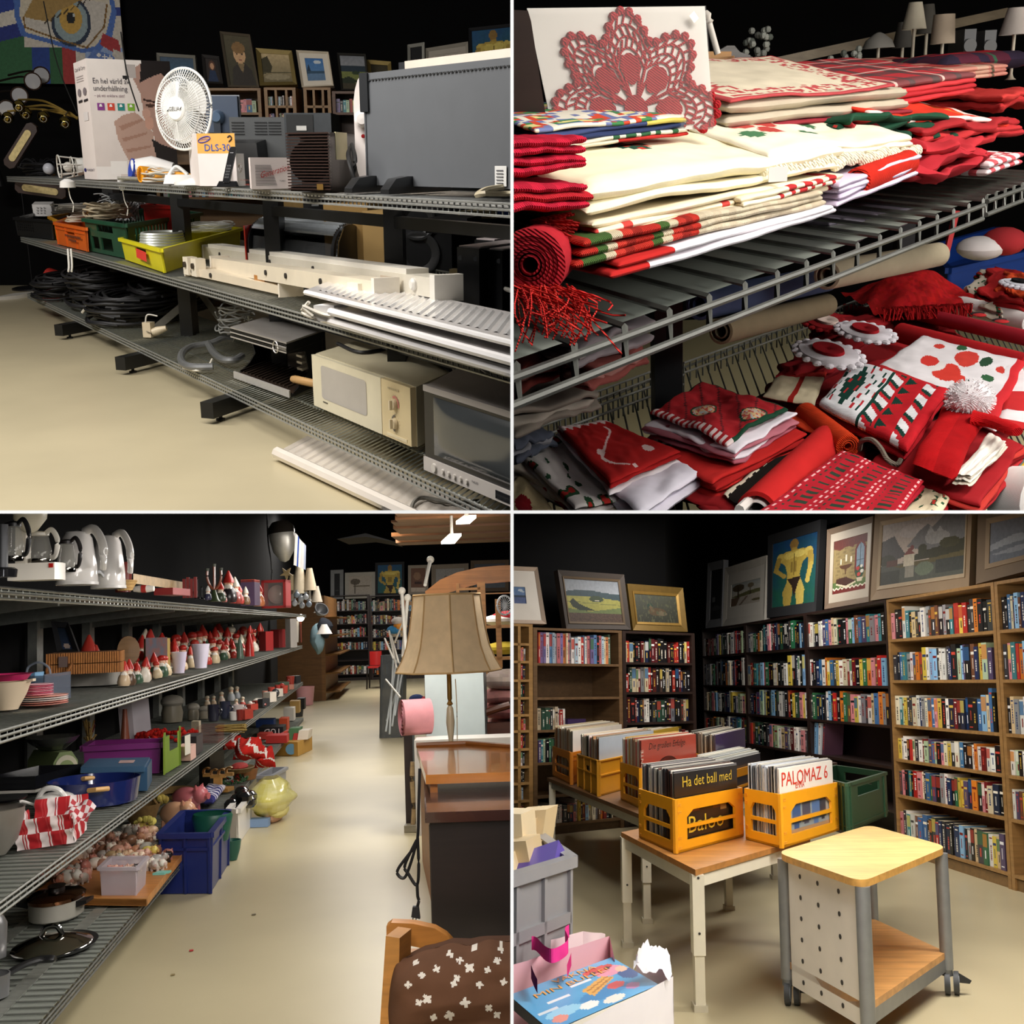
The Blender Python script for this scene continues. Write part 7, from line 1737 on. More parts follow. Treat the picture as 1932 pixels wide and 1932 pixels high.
for k,(u,v,h)in enumerate(((373,1119,36),(381,1120,22))):
 c=b3(u,v,0);s=sc3(c);T=thing(R3,'candle_lantern',['tall thin black candle holder','short black candle holder beside the tall one'][k],'candle holder',c)
 mb=MB();mb.lathe([(6*s,0),(5*s,2*s),(1*s,4*s),(1*s,h*s),(3*s,h*s+2*s)],c,10,'#161618');T.part('stand',mb,'metal')
c=bk(467,.6,0);s=sc3(c);mb=MB();mb.ob(c-V(12*s,0,0),V(26*s,0,0),V(0,.2,0),V(0,0,48*s),'#4a3550');mb.ob(c+V(-12*s,0,44*s),V(26*s,0,0),V(0,.2,0),V(0,0,5*s),'#b8432e');solo(R3,'gift_box','purple box with an orange lid behind the gnomes','box',mb,'paper')
gnome(b3(489,1139,0),44*sc3(b3(489,1139,0)),'gnome in a flower pot beside the red gift box','gnomes on the top shelf','#a33028','#b06a44')
c=b3(516,1143,0);s=sc3(c);T=thing(R3,'plate_gift_box','red-edged window box showing a glass plate','box',c)
mb=MB()
for(x0,x1,z0,z1)in((-22,24,48,53),(-22,-17,0,53),(19,24,0,53),(-22,24,0,4)):mb.box(c.x+x0*s,c.x+x1*s,c.y,c.y+.25,c.z+z0*s,c.z+z1*s,'#b52a2a')
T.part('frame',mb,'paper',stuff=True);mb=MB();mb.box(c.x-20*s,c.x+22*s,c.y+.2,c.y+.24,c.z,c.z+50*s,'#6d5a56');T.part('back',mb,'paper')
mb=MB();mb.lathe([(18*s,0),(10*s,.03),(0,.03)],c+V(2*s,.14,26*s),24,'#b9a79c',ax=(0,-1,0),cap=False);T.part('plate',mb,'gloss');mb=MB();mb.quad(c+V(-18*s,.005,3*s),c+V(20*s,.005,3*s),c+V(20*s,.005,50*s),c+V(-18*s,.005,50*s),'#c9c0bc');T.part('film',mb,'film')
for k,(u,v,w,h,lab,col)in enumerate(((566,1118,30,56,'tall white table lamp with a cone shade at the shelf end','#c9bba2'),(585,1112,26,42,'second pale lamp shade leaning at the shelf end','#bfae94'),(598,1134,20,30,'small frilled lamp beside the steel colander','#c4b8a6'),(552,1112,22,30,'dark cream lamp shade behind the star','#a89878'))):
 c=R3.at(u,v+22,17.8);s=sc3(c);T=thing(R3,'table_lamp',lab,'lamp',c)
 mb=MB();mb.lathe([(w*.55*s,20*s),(w*.5*s,24*s),(w*.2*s,(20+h)*s)],c,14,col,cap=False);T.part('shade',mb,'cloth');mb=MB();mb.lathe([(7*s,0),(3*s,5*s),(2*s,22*s)],c,10,'#cfc8bc');T.part('base',mb,'ceramic')
c=R3.at(540,1082,16.5);s=sc3(c);T=thing(R3,'star_lamp','pale wooden star ornament under the foil balloon','ornament',c);mb=MB();pts=[c+V(math.cos(i*math.pi/5+.3)*(13 if i%2 else 5)*s,0,math.sin(i*math.pi/5+.3)*(13 if i%2 else 5)*s)for i in range(10)];mb.prism(pts,(0,.05,0),'#b59d70');T.part('star',mb,'wood')
for k,(u,v)in enumerate(((560,1122),(568,1130),(577,1126),(583,1140),(570,1142),(556,1138))):
 c=R3.at(u,v,17.0);s=sc3(c);mb=MB();mb.ell(c,(5.5*s,5.5*s,6*s),['#9aa6b4','#b9bec4','#cfd3d8'][k%3],9,6);mb.tube([c,c+V(0,0,9*s)],2.5*s,'#aab2ba',6);solo(R3,'glass_ornament','%s pale glass ornament from the left below the lamps'%nth(k),'ornament',mb,'gloss','pale ornaments at the shelf end')
c=R3.at(600,1152,16.5);s=sc3(c);mb=MB();mb.lathe([(0,0),(6*s,2*s),(13*s,12*s),(14*s,17*s),(12*s,17*s)],c-V(0,0,6*s),18,'#8d8f92',ax=(.5,-.6,.5),cap=False);solo(R3,'colander','steel colander at the end of the top shelf','colander',mb,'metal')
c=R3.at(534,1028,15);s=sc3(c);T=thing(R3,'foil_balloon','silver foil balloon hanging above the shelf','balloon',c)
mb=MB();mb.lathe([(0,-33*s),(8*s,-30*s),(20*s,-12*s),(24*s,12*s),(24*s,24*s),(21*s,28*s)],c,24,'#c9c6be',ax=(-.1,0,1),cap=False);T.part('shell',mb,'metal')
mb=MB();mb.lathe([(25*s,22*s),(24*s,34*s),(16*s,44*s),(0,47*s)],c,24,'#26221e',ax=(-.1,0,1),cap=False);T.part('dark_cap',mb,'gloss')
T.part('string',wire([R3.at(504,960,15),R3.at(506,1020,15),R3.at(512,1060,15),R3.at(513,1100,15)],.012,'#1b1a1a'),'rubber')
mb=MB();A,B=R3.at(557,1005,17),R3.at(577,1030,17.5);A2,B2=R3.at(554,1066,17),R3.at(576,1075,17.5)
mb.grid(lambda a,b:(A.lerp(B,a)*b+A2.lerp(B2,a)*(1-b))+V(0,.05*math.sin(a*9),0),10,4,lambda a,b:['#d9d6d0','#2b4fae','#d9d6d0','#b9b4b0','#8f96a8'][min(4,int(a*5))]);solo(R3,'paper_flag','folded blue and white banner hanging by the balloon','banner',mb,'cloth')
# ---------- second shelf
c=b3(36,1338,1);s=sc3(c);T=thing(R3,'mixing_bowl','beige plastic mixing bowl with a spout at the shelf start','bowl',c)
mb=MB();mb.lathe([(20*s,0),(22*s,5*s),(34*s,28*s),(42*s,52*s),(45*s,53*s),(40*s,52*s),(20*s,6*s)],c-V(24*s,0,0),28,'#d3bfa4',cap=False,ky=1.3);T.part('bowl',mb,'plastic')
mb=MB();mb.ob(c+V(12*s,-8*s,49*s),V(16*s,2*s,2*s),V(0,14*s,0),V(0,0,5*s),'#dccab0');T.part('spout',mb,'plastic')
c2=c+V(-24*s,0,54*s);T=thing(R3,'colander','magenta plastic colander stacked in the beige bowl','colander',c2);mb=MB();mb.lathe([(34*s,0),(42*s,11*s),(46*s,12*s),(42*s,12*s),(36*s,4*s)],c2,28,'#b0265c',cap=False,ky=1.3);T.part('rim',mb,'plastic')
c=b3(82,1330,1);s=sc3(c)
for i in range(12):
 big=i<5;r_=(42 if big else 26)*s;col=['#d98a7a','#e2a090','#efe6e0','#f0e9e4','#e8a898'][i]if big else['#d9708a','#e3a0ae','#d4607c','#e9b3bd'][i%4]
 z_=c.z+(i*3.7 if big else 18+(i-5)*3.0)*s;o=V(c.x-(0 if big else 10*s),c.y,z_)
 mb=MB();mb.lathe([(r_*.6,0),(r_*.75,.6*s),(r_,2.6*s),(r_*1.0,3.6*s),(r_*.75,1.6*s)],o,30,col,cap=True,ky=1.3)
 solo(R3,'plate','%s plate from the bottom of the pink plate pile'%nth(i),'plate',mb,'plastic','pink and white plates in a pile')
c=bk(56,.75,1);s=sc3(c);T=thing(R3,'plastic_caddy','smoky clear plastic caddy with an arched handle','caddy',c)
for sx in(-30,26):
 mb=MB();mb.box(c.x+sx*s,c.x+(sx+2)*s,c.y,c.y+.3,c.z,c.z+52*s,'#5a6272');T.part('side',mb,'frost')
mb=MB();mb.box(c.x-30*s,c.x+28*s,c.y,c.y+.01,c.z,c.z+50*s,'#566072');T.part('front',mb,'frost');mb=MB();mb.tube(spl([c+V(-24*s,.1,50*s),c+V(-20*s,.1,66*s),c+V(0,.1,74*s),c+V(18*s,.1,64*s),c+V(22*s,.1,50*s)],6),2.2*s,'#8a92a0',8);T.part('handle',mb,'frost')
mb=MB();mb.box(c.x-16*s,c.x-8*s,c.y+.1,c.y+.2,c.z+4*s,c.z+55*s,'#6f9cc0');solo(R3,'blue_bottle','light blue bottle standing in the clear caddy','bottle',mb,'plastic')
A,B=R3.at(88,1174,5.95),R3.at(226,1174,6.1);s=sc3(A)
A.z=B.z=S3[1]+.085;h=40*s;T=thing(R3,'wicker_case','brown wicker hamper case lying on the steel pan','hamper',A)
ex=B-A;D=V(-.1,.35,0)
for zz,hh,nm in((0,.46,'base'),(.5,.5,'lid')):
 mb=MB();mb.ob(A+V(0,0,h*zz),ex,D,V(0,0,h*hh),'#7a4a22');bp=T.part(nm,mb,'straw')
 mb=MB()
 for i in range(30):mb.ob(A+ex*(i/30)+V(0,-.008,h*zz),ex*.018,V(0,.008,0),V(0,0,h*hh),'#a86c36')
 for i in range(12):mb.ob(A+ex+D*(i/12)+V(0,0,h*zz),V(.008,0,0),D*.045,V(0,0,h*hh),'#b87e46')
 bp.part('weave_ribs',mb,'straw',stuff=True)
mb=MB();mb.ob(A+ex*.18+V(0,-.02,h*.35),ex*.12,V(0,.02,0),V(0,0,h*.5),'#43261a');T.part('leather_strap',mb,'leather')
mb=MB();mb.tube(spl([A+ex*.05+V(0,-.02,h*.5),A+ex*.07+V(0,-.06,h*.1),A+ex*.3+V(0,-.06,h*.05),A+ex*.36+V(0,-.02,h*.5)],5),2.6*s,'#8f5a2c',7);T.part('handle',mb,'straw')
c=on3(176,1290,S3[1]);s=sc3(c);T=thing(R3,'roasting_pan','oval satin steel roasting pan under the wicker case','pan',c)
def ovalprof(c,rx,ry,z0,z1,col,t=.01,n=36,e=.55):
 mb=MB();ring=[]
 for i in range(n):
  a=2*math.pi*i/n;cx_,sy_=math.cos(a),math.sin(a);ring.append((abs(cx_)**e*(1 if cx_>0 else-1),abs(sy_)**e*(1 if sy_>0 else-1)))
 vs=[];fs=[]
 for(k_,z)in((.93,z0),(1,z1),(.97,z1),(.9,z0+t)):
  vs+=[c+V(rx*a*k_,ry*b*k_,z)for a,b in ring]
 for j in range(3):
  for i in range(n):fs.append((j*n+i,j*n+(i+1)%n,(j+1)*n+(i+1)%n,(j+1)*n+i))
 fs+=[tuple(range(n-1,-1,-1)),tuple(3*n+i for i in range(n))]
 mb.add(vs,fs,col);return mb
T.part('pan',ovalprof(c,74*s,.3,0,27*s,'#b5b1aa'),'gloss')
picture(R3,'dark framed picture leaning behind the wicker case',((98,1176),(130,1178),(150,1232),(110,1234)),6.8,.03,'#16161a',Art(6,8,grad('#1b2430','#2b3a55',8),[('e',3,6.6,2,1,'#a8958a')]),n=(12,14),name='framed_photo')
gnome(R3.at(168,1174,6.9)+V(0,0,S3[1]-R3.at(168,1174,6.9).z),.28,'tall thin wooden gnome with a red pointed cap behind the hamper','gnomes on the second shelf','#a83228','#4a4440',name='gnome_figurine')
gnome(R3.at(181,1174,6.9)+V(0,0,S3[1]-R3.at(181,1174,6.9).z),.22,'tall red gnome beside the thin wooden one','gnomes on the second shelf','#a83228','#a03a30')
spots=[]
for i in range(90):
 f=(i%30)/29;row=i//30
 u=236+(488-236)*f+r3.uniform(-4,4)
 vf=1362-.261*(u-6)
 v=vf-(6,20*(1-.45*f),34*(1-.45*f))[row]-r3.uniform(0,4)
 h=(38,46,54)[row]*(1.12-.42*f)*r3.uniform(.8,1.25)
 spots.append((u,v,h,row))
spots.sort(key=lambda t:(t[3],t[0]))
cnt={0:0,1:0,2:0}
for(u,v,h,row)in spots:
 c=b3(u,v,1)
 hat,bd,be=r3.choice([('#b32a22','#a33028','#e4ddd0'),('#b5302a','#e2d8ca','#efe8dc'),('#b92c24','#c9b090','#e6dfd2'),('#a8281f','#5a4434','#ddd3c4'),('#c23a2e','#d9c4a0','#efe9df'),('#b32a22','#3f5a44','#e9e2d6'),('#d9cdb8','#b33a30','#efe8dc')])
 gnome(c,h*sc3(c),'%s gnome figurine from the left, %s row of the second shelf'%(nth(cnt[row]),('front','middle','back')[row]),'gnomes on the second shelf',hat,bd,be,r3.uniform(-.12,.12),cone=r3.random()<.6);cnt[row]+=1
for k,(u,v,r_,lab)in enumerate(((254,1282,13,'shiny red round pot, left of the two'),(272,1283,14,'shiny red round pot, right of the two'))):
 c=b3(u,v,1);s=sc3(c);mb=MB();mb.lathe([(r_*.6*s,0),(r_*s,r_*.5*s),(r_*.9*s,r_*1.0*s),(r_*.7*s,r_*1.1*s),(0,r_*1.15*s)],c,18,'#a3201c');solo(R3,'red_pot',lab,'pot',mb,'gloss')
c=b3(308,1273,1);s=sc3(c);T=thing(R3,'rose_bowl','white china bowl with a green leaf border','bowl',c);mb=MB();mb.lathe([(11*s,0),(17*s,14*s),(15*s,14*s),(10*s,3*s)],c,20,'#e6e0d6',cap=False,ky=1.2);T.part('bowl',mb,'gloss');mb=MB();mb.lathe([(16.2*s,11*s),(17.2*s,13*s)],c,20,'#5a6a3a',cap=False,ky=1.2);T.part('border',mb,'gloss')
c=bk(297,1.0,1);s=sc3(c);T=thing(R3,'gift_carton','yellow and pink printed carton behind the gnomes','box',c)
mb=MB();mb.ob(c-V(26*s,0,0),V(17*s,-.15,0),V(.1,.2,0),V(0,0,68*s),'#a5873a');T.part('end_face',mb,'paper');mb=MB();mb.grid(lambda a,b:c+V((-9+40*a)*s,-.15,70*s*b),14,18,lambda a,b:mixc('#b98a86','#8f96a8',max(0,min(1,.5+noise.noise(V(a*6,b*7,2))))));T.part('printed_face',mb,'cover')
c=bk(243,.9,1);s=sc3(c);mb=MB();mb.lathe([(0,0),(20*s,.01),(20*s,.03),(0,.035)],c+V(0,0,42*s),22,'#8a6a4a',ax=(.2,-1,.1));mb.v=[(p[0],p[1],c.z+(p[2]-c.z)*1.35)for p in mb.v];solo(R3,'wooden_plaque','oval wooden plaque with a painted face behind the hamper end','plaque',mb,'wood')
for k,(u,v,w,h,col,lab)in enumerate(((337,1250,30,44,'#cfc6da','white crown-shaped pot among the gnomes'),(378,1253,34,50,'#d6cfe0','white pot full of red gnomes'),(452,1232,14,40,'#5a7060','green fir tree ornament'),(470,1230,18,44,'#b02a24','red hooded figure standing tall'))):
 c=bk(u,.5,1);s=sc3(c);mb=MB();pr=[(w*.32*s,0),(w*.5*s,h*.9*s),(w*.44*s,h*.9*s),(w*.28*s,2*s)]if k<2 else[(w*.5*s,0),(w*.42*s,h*.5*s),(w*.1*s,h*s),(0,h*s)]
 mb.lathe(pr,c,14,col,cap=False);solo(R3,'ornament',lab,'ornament',mb,'ceramic')
for k,(u,v,w,h,col,lab)in enumerate(((497,1228,16,36,'#a83030','red box with a window on the second shelf'),(520,1222,18,34,'#b53a3a','red and clear tub near the white pots'),(540,1216,22,26,'#c9c4c0','white printed tin at the shelf end'),(556,1212,18,40,'#d6d2ce','tall white vase under the lit bulb'),(545,1222,12,54,'#cfcac6','white carton standing on the second shelf'),(505,1200,10,22,'#2f6ab0','small blue box at the back'),(515,1198,8,26,'#6fa84a','small green box at the back'))):
 c=b3(u,v,1);s=sc3(c);mb=MB()
 if k in(2,3):mb.lathe([(w*.4*s,0),(w*.5*s,h*s),(w*.45*s,h*s),(w*.3*s,2*s)],c,14,col,cap=False)
 else:mb.ob(c-V(w*s/2,0,0),V(w*s,-.1,0),V(.05,.2,0),V(0,0,h*s),col)
 solo(R3,'boxed_gift',lab,'box' if k not in(2,3)else 'vase',mb,'paper')
c=b3(568,1212,1);s=sc3(c);T=thing(R3,'bulb_lamp','small lamp with a lit naked bulb at the shelf end','lamp',c)
mb=MB();mb.cyl(c,c+V(0,0,40*s),2*s,'#8a4a3a',8);T.part('stem',mb,'metal');mb=MB();mb.ell(c+V(0,0,46*s),7*s,'#fff1d8',12,8);T.part('bulb',mb,emis('lit_bulb','#fff0d0',14.))
# ---------- third shelf
c=on3(168,1408,S3[2]);s=sc3(c);mb=MB()
for i in range(40):
 a=r3.uniform(-.7,.7);mb.tube([c+V(0,0,5*s),c+V(math.sin(a)*18*s,r3.uniform(-.05,.05),(10+42*r3.random())*s)],1.2*s,r3.choice(['#b89858','#a8864a','#6a2a22']),4)
solo(R3,'straw_ornament','straw sheaf ornament with red ribbon','ornament',mb,'straw')
c=on3(124,1478,S3[2]);s=sc3(c);T=thing(R3,'kitchen_scale','green kitchen scale with a dark tray on top','scale',c)
axs=V(.75,-.66,0);side=V(.66,.75,0)
mb=MB();mb.prism([c+side*(x*s)+V(0,0,z*s)for x,z in((-26,0),(26,0),(24,40),(12,58),(-12,58),(-24,40))],-axs*.3,'#8a9a68');T.part('body',mb,'plastic')
for r_,z_,col in((22,30,'#d9d2ba'),(15,28,'#93a26e'),(5,22,'#3f5230')):
 mb=MB();mb.lathe([(r_*s,0),(r_*s,.006)],c+axs*(.002+.004*(22-r_)/8)+V(0,0,z_*s),22,col,ax=axs);T.part('dial',mb,'plastic')
mb=MB();mb.lathe([(22*s,60*s),(42*s,76*s),(48*s,84*s),(46*s,84*s),(20*s,64*s)],c-axs*.15,26,'#4a4a46',ky=1.2);T.part('tray',mb,'gloss')
zb=S3[2];B_=b3(304,1455,2);zr=R3.up(B_,1400)
Q=[on3(157,1410,zr),on3(303,1403,zr),on3(312,1395,zr),on3(175,1399,zr)]
crate(R3,'plastic_box','purple open plastic box behind the blue one',Q,zb,zr,'#7a2a72',.015,hs=((.2,.8,.72,.88),),taper=.04,cat='box')
B_=b3(278,1492,2);zr=R3.up(B_,1448);A_=b3(162,1494,2);T=thing(R3,'lidded_box','slate blue plastic box with a lid','box',A_)
mb=MB();D=V(-.1,.4,0);mb.ob(A_,B_-A_,D,V(0,0,zr-zb),'#3d5f80');T.part('body',mb,'plastic');mb=MB();mb.ob(A_+V(-.02,-.02,zr-zb-.02),(B_-A_)*1.04,D*1.05,V(0,0,.03),'#4a6c8c');T.part('lid',mb,'plastic')
mb=MB();mb.ob(A_+(B_-A_)*.5+D*.3+V(0,0,zr-zb+.012),(B_-A_)*.25,D*.3,V(0,0,.002),'#c9a9a4');T.part('sticker',mb,'paper')
A_,B_=b3(308,1462,2),b3(338,1444,2);zt_=R3.up(A_,1392)-zb;T=thing(R3,'magazine_file','green leaf-printed magazine file','file',A_);D=V(-.1,.35,0)
mb=MB();panel(mb,A_,B_-A_,V(0,0,zt_),V(0,.015,0),[(.35,.9,.55,1.)],'#7d9a34');mb.ob(A_,V(0.012,0,0),D,V(0,0,zt_),'#8aa53c');mb.ob(B_,V(.012,0,0),D,V(0,0,zt_),'#74902e');T.part('body',mb,'paper',stuff=True)
mb=MB();mb.ob(B_+V(.013,.08,.05),V(.002,0,0),V(0,.12,0),V(0,0,.12),'#e0dccf');T.part('price_label',mb,'paper')
def cbox(u,v,k,w,h,d,col,name,label,cat='box',mat='paper',dx=0.,dy=0.):
 c=b3(u,v,k)+V(dx,dy,0);s=sc3(c);mb=MB();mb.ob(c-V(w*s/2,0,0),V(w*s,-.03,0),V(-.1*d,d,0),V(0,0,h*s),col);return solo(R3,name,label,cat,mb,mat)
cbox(348,1435,2,28,26,.2,'#d9b0a4','gift_box','small pink box beside the green file')
T=cbox(358,1424,2,30,34,.25,'#3a3436','gift_box','dark grey box with a barcode label')
cbox(392,1402,2,42,30,.3,'#7d2f30','clear_pack','clear packet of red beads','packet','film');cbox(356,1388,2,16,22,.1,'#b5a890','gift_box','beige box standing behind the red garland',dy=.2)
c=on3(240,1398,S3[2]);s=sc3(c);T=thing(R3,'candle_bag','paper candle lantern glowing in a white sleeve','lantern',c);mb=MB();mb.ob(c-V(12*s,0,0),V(26*s,0,0),V(.1,.1,0),V(-6*s,0,76*s),'#cfc8d0');T.part('sleeve',mb,'frost');mb=MB();mb.lathe([(9*s,0),(5*s,45*s),(4*s,60*s)],c+V(0,-.05,0),12,'#8a4a34');T.part('lantern',mb,'ceramic')
for k,(u,v,w)in enumerate(((275,1398,50),(318,1392,56),(352,1396,26))):
 c=on3(u,v,S3[2]);s=sc3(c);mb=MB()
 for i in range(34):
  p=c+V(r3.uniform(-.5,.5)*w*s,r3.uniform(-.12,.12),r3.uniform(2,16)*s);mb.ell(p,(r3.uniform(3,6)*s,r3.uniform(3,6)*s,r3.uniform(2.5,5)*s),r3.choice(['#b3231c','#c42a22','#8f1b17','#a8201a']),6,4)
 solo(R3,'red_garland',['red felt garland heap left of the red packets','large red garland heap in the middle of the third shelf','small red ribbon heap by the dark box'][k],'garland',mb,'knit',kind='stuff')
c=b3(436,1384,2);s=sc3(c);mb=MB()
for i in range(46):a=c+V(-26*s,r3.uniform(-.06,.06),r3.uniform(3,16)*s);mb.tube([a,a+V(52*s,r3.uniform(-.03,.03),r3.uniform(-3,3)*s)],.9*s,r3.choice(['#a98f4e','#8f7838','#bfa562']),4)
solo(R3,'straw_bundle','bundle of dried straw on the third shelf','straw',mb,'straw')
def cup(u,v,k,w,h,col,label,hd=True,dy=0.,nm='mug'):
 c=b3(u,v,k)+V(0,dy,0);s=sc3(c);T=thing(R3,nm,label,'mug',c)
 mb=MB();mb.lathe([(w*.42*s,0),(w*.48*s,h*.2*s),(w*.5*s,h*s),(w*.44*s,h*s),(w*.38*s,h*.1*s)],c,16,col,cap=False);T.part('cup',mb,'gloss')
 if hd:mb=MB();mb.tube(spl([c+V(w*.45*s,-.02,h*.8*s),c+V(w*.75*s,-.02,h*.65*s),c+V(w*.45*s,-.02,h*.25*s)],5),1.8*s,col,6);T.part('handle',mb,'gloss')
cup(403,1360,2,22,30,'#2c2c3a','dark blue patterned mug, left of two');cup(425,1356,2,20,32,'#34384a','dark blue patterned mug, right of two');cup(441,1359,2,16,16,'#ddd6d0','small white cup in front of the patterned mug',False);cup(450,1354,2,22,24,'#e2d6d2','white mug with red deer print')
for k,(u,v,w,h)in enumerate(((325,1362,40,42),(365,1358,22,26),(385,1356,20,20))):
 c=on3(u,v,S3[2]);s=sc3(c);mb=MB();mb.lathe([(w*.45*s,0),(w*.5*s,h*.4*s),(w*.4*s,h*.8*s),(w*.42*s,h*s)],c,18,'#8a8272',cap=False);mb.ell(c+V(0,0,h*.9*s),(w*.55*s,w*.55*s,h*.3*s),'#9a948a',12,7);solo(R3,'glass_jar',['large dusty glass jar with fluffy stuffing','glass jar of shells, left of two small','glass jar of shells, right of two small'][k],'jar',mb,'ceramic')
for k,(u,v,h,bd)in enumerate(((391,1334,24,'#cbb49a'),(403,1332,22,'#c9ae90'),(418,1328,26,'#d9c4b4'),(436,1322,30,'#b9bcc0'),(447,1318,26,'#a8abb0'),(446,1338,22,'#d98a84'),(430,1342,18,'#c98a80'),(458,1334,22,'#b5463c'))):
 gnome(on3(u,v,S3[2]),h*sc3(on3(u,v,S3[2])),'%s small angel figurine from the left on the third shelf'%nth(k),'angels on the third shelf','#cfc0a8',bd,'#e6dccb',name='angel_figurine',cone=False)
k_=0
for i in range(26):
 u=452+4*i;v=1693-.723*(u-6)-r3.uniform(2,26)*(1-(u-452)/160);c=b3(u,v,2);s=sc3(c)
 col=r3.choice(['#a83a34','#cfc6ba','#8a3028','#d9d2c6','#5a6a5a','#c98a7a','#3a3a3c','#b5483c']);w,h=r3.uniform(9,18),r3.uniform(8,20)
 mb=MB()
 if i%3==0:mb.lathe([(w*.4*s,0),(w*.5*s,h*s),(w*.42*s,h*s),(w*.3*s,h*.15*s)],c,12,col,cap=False)
 elif i%3==1:mb.ob(c-V(w*s/2,0,0),V(w*s,-.05,0),V(.04,.15,0),V(0,0,h*s),col)
 else:mb.ell(c+V(0,0,h*.45*s),(w*.5*s,w*.5*s,h*.45*s),col,10,6)
 solo(R3,'trinket','%s %s, trinket %s along the far third shelf'%('pale' if sum(mixc(col,col,0))>1.6 else 'dark red or grey',('pot','box','ball')[i%3],nth(i)),'trinket',mb,'ceramic','trinkets at the far end of the third shelf')
c=on3(178,1512,S3[2]);s=sc3(c);T=thing(R3,'enamel_pan','large dark blue enamel oval pan with wooden grips','pan',c)
T.part('pan',ovalprof(c,80*s,.23,0,42*s,'#18245a',e=.85),'gloss')
for k,(dx,dy)in enumerate(((38,-.22),(-42,.22))):
 o=c+V(dx*s,dy-.02,32*s);mb=MB();mb.tube([o-V(16*s,0,0),o+V(0,-.02,2*s),o+V(16*s,.03,1*s)],4.4*s,'#d3a566',10);T.part('wooden_grip',mb,'wood')
c=on3(48,1500,S3[2])+V(0,0,.03);s=sc3(c);T=thing(R3,'roasting_tin','black rectangular roasting tin over a white tray','tin',c)
mb=MB();Q_=[c+V(x*s,y,0)for x,y in((-50,-.15),(40,-.15),(60,.3),(-20,.3))]
mb.hexa(Q_+[p+V(0,0,5*s)for p in Q_],'#d3cec4');T.part('white_tray',mb,'gloss')
Q2=[p+V(0,0,30*s)+(p-c)*.05 for p in Q_]
mb=MB();mb.hexa([p+V(0,0,7*s)for p in Q_]+[p+V(0,0,9*s)for p in Q_],'#131316')
for i in range(4):
 a_,b_=Q_[i]+V(0,0,7*s),Q_[(i+1)%4]+V(0,0,7*s);mb.add([a_,b_,Q2[(i+1)%4],Q2[i]],[(0,1,2,3)],'#1a1a1e')
T.part('tin',mb,'gloss')
c=on3(104,1535,S3[2]);s=sc3(c);T=thing(R3,'hand_mixer','white hand mixer with a looped cord','mixer',c)
mb=MB();mb.ell(c+V(0,0,22*s),(36*s,.13,18*s),'#e6e2de',18,10);T.part('body',mb,'gloss');mb=MB();mb.tube(spl([c+V(-26*s,-.05,26*s),c+V(-10*s,-.06,48*s),c+V(16*s,-.06,46*s),c+V(32*s,-.05,22*s)],6),5*s,'#efece8',8);T.part('handle',mb,'gloss')
T.part('cord',wire([c+V(-30*s,-.05,20*s),c+V(-48*s,-.1,30*s),c+V(-40*s,-.1,8*s),c+V(-58*s,-.1,12*s)],2.6*s,'#dcd8d2'),'plastic')
A_,B_=on3(32,1606,S3[2]),on3(140,1590,S3[2]);s=sc3(A_);T=thing(R3,'cloth_basket','red and white checked cloth basket with a knotted tie','basket',A_)
def chk(a,b):
 ca=int(a*4.6)%2;fine=int(a*40)%2 and(a*4.6%1)>.62
 return '#a8252a' if(ca==1)!=(b>.5)and not fine else('#e6d8d6' if not fine else '#b33a3c')
ex=B_-A_;D=V(-.06,.3,0);h=58*s
for(o,e_,nm)in((A_,ex,'front_side'),(B_,D,'end_side'),(A_+D,ex,'back_side'),(A_,D,'end_side')):
 mb=MB();hh=h*(1.2 if nm=='back_side' else 1.)
 mb.grid(lambda a,b,o=o,e_=e_,hh=hh:o+e_*a+V(0,0,hh*b)+V(0,.02*noise.noise(V(a*5,b*4,3)),0)-(D.normalized()*(-.04*b)if nm=='back_side' else V(0,.05*b,0)),40,16,chk);T.part(nm,mb,'cloth')
mb=MB();o=B_+V(-.02,0,h*.9);mb.grid(lambda a,b:o+V((a*46-6)*s,.1*b-.03,(b*26-12*a)*s+6*s*math.sin(a*7)*math.sin(b*5)),12,8,lambda a,b:'#b5444a' if(int(a*6)+int(b*4))%2 else '#e4d6d6');T.part('cloth_tie',mb,'cloth')
mb=MB();mb.tube([o+V((10+5*math.cos(i*.7))*s,-.03,(-12+18*math.sin(i*.7))*s)for i in range(9)],2*s,'#e2d4d4',5,True);T.part('bow_loop',mb,'cloth')
c=on3(-2,1612,S3[2]);s=sc3(c);T=thing(R3,'steel_bowl','deep brushed steel bowl cut off at the picture edge','bowl',c);mb=MB();mb.lathe([(22*s,0),(42*s,26*s),(52*s,62*s),(54*s,84*s),(56*s,86*s),(52*s,85*s),(40*s,30*s)],c-V(10*s,0,0),30,'#9a948c',cap=False);T.part('bowl',mb,'metal')
mb=MB();mb.lathe([(36*s,0),(40*s,4*s),(38*s,5*s),(0,3*s)],c+V(-12*s,.1,92*s),26,'#17171a',cap=False,ky=1.3);solo(R3,'frying_pan','black frying pan lying across the steel bowl','pan',mb,'metal')
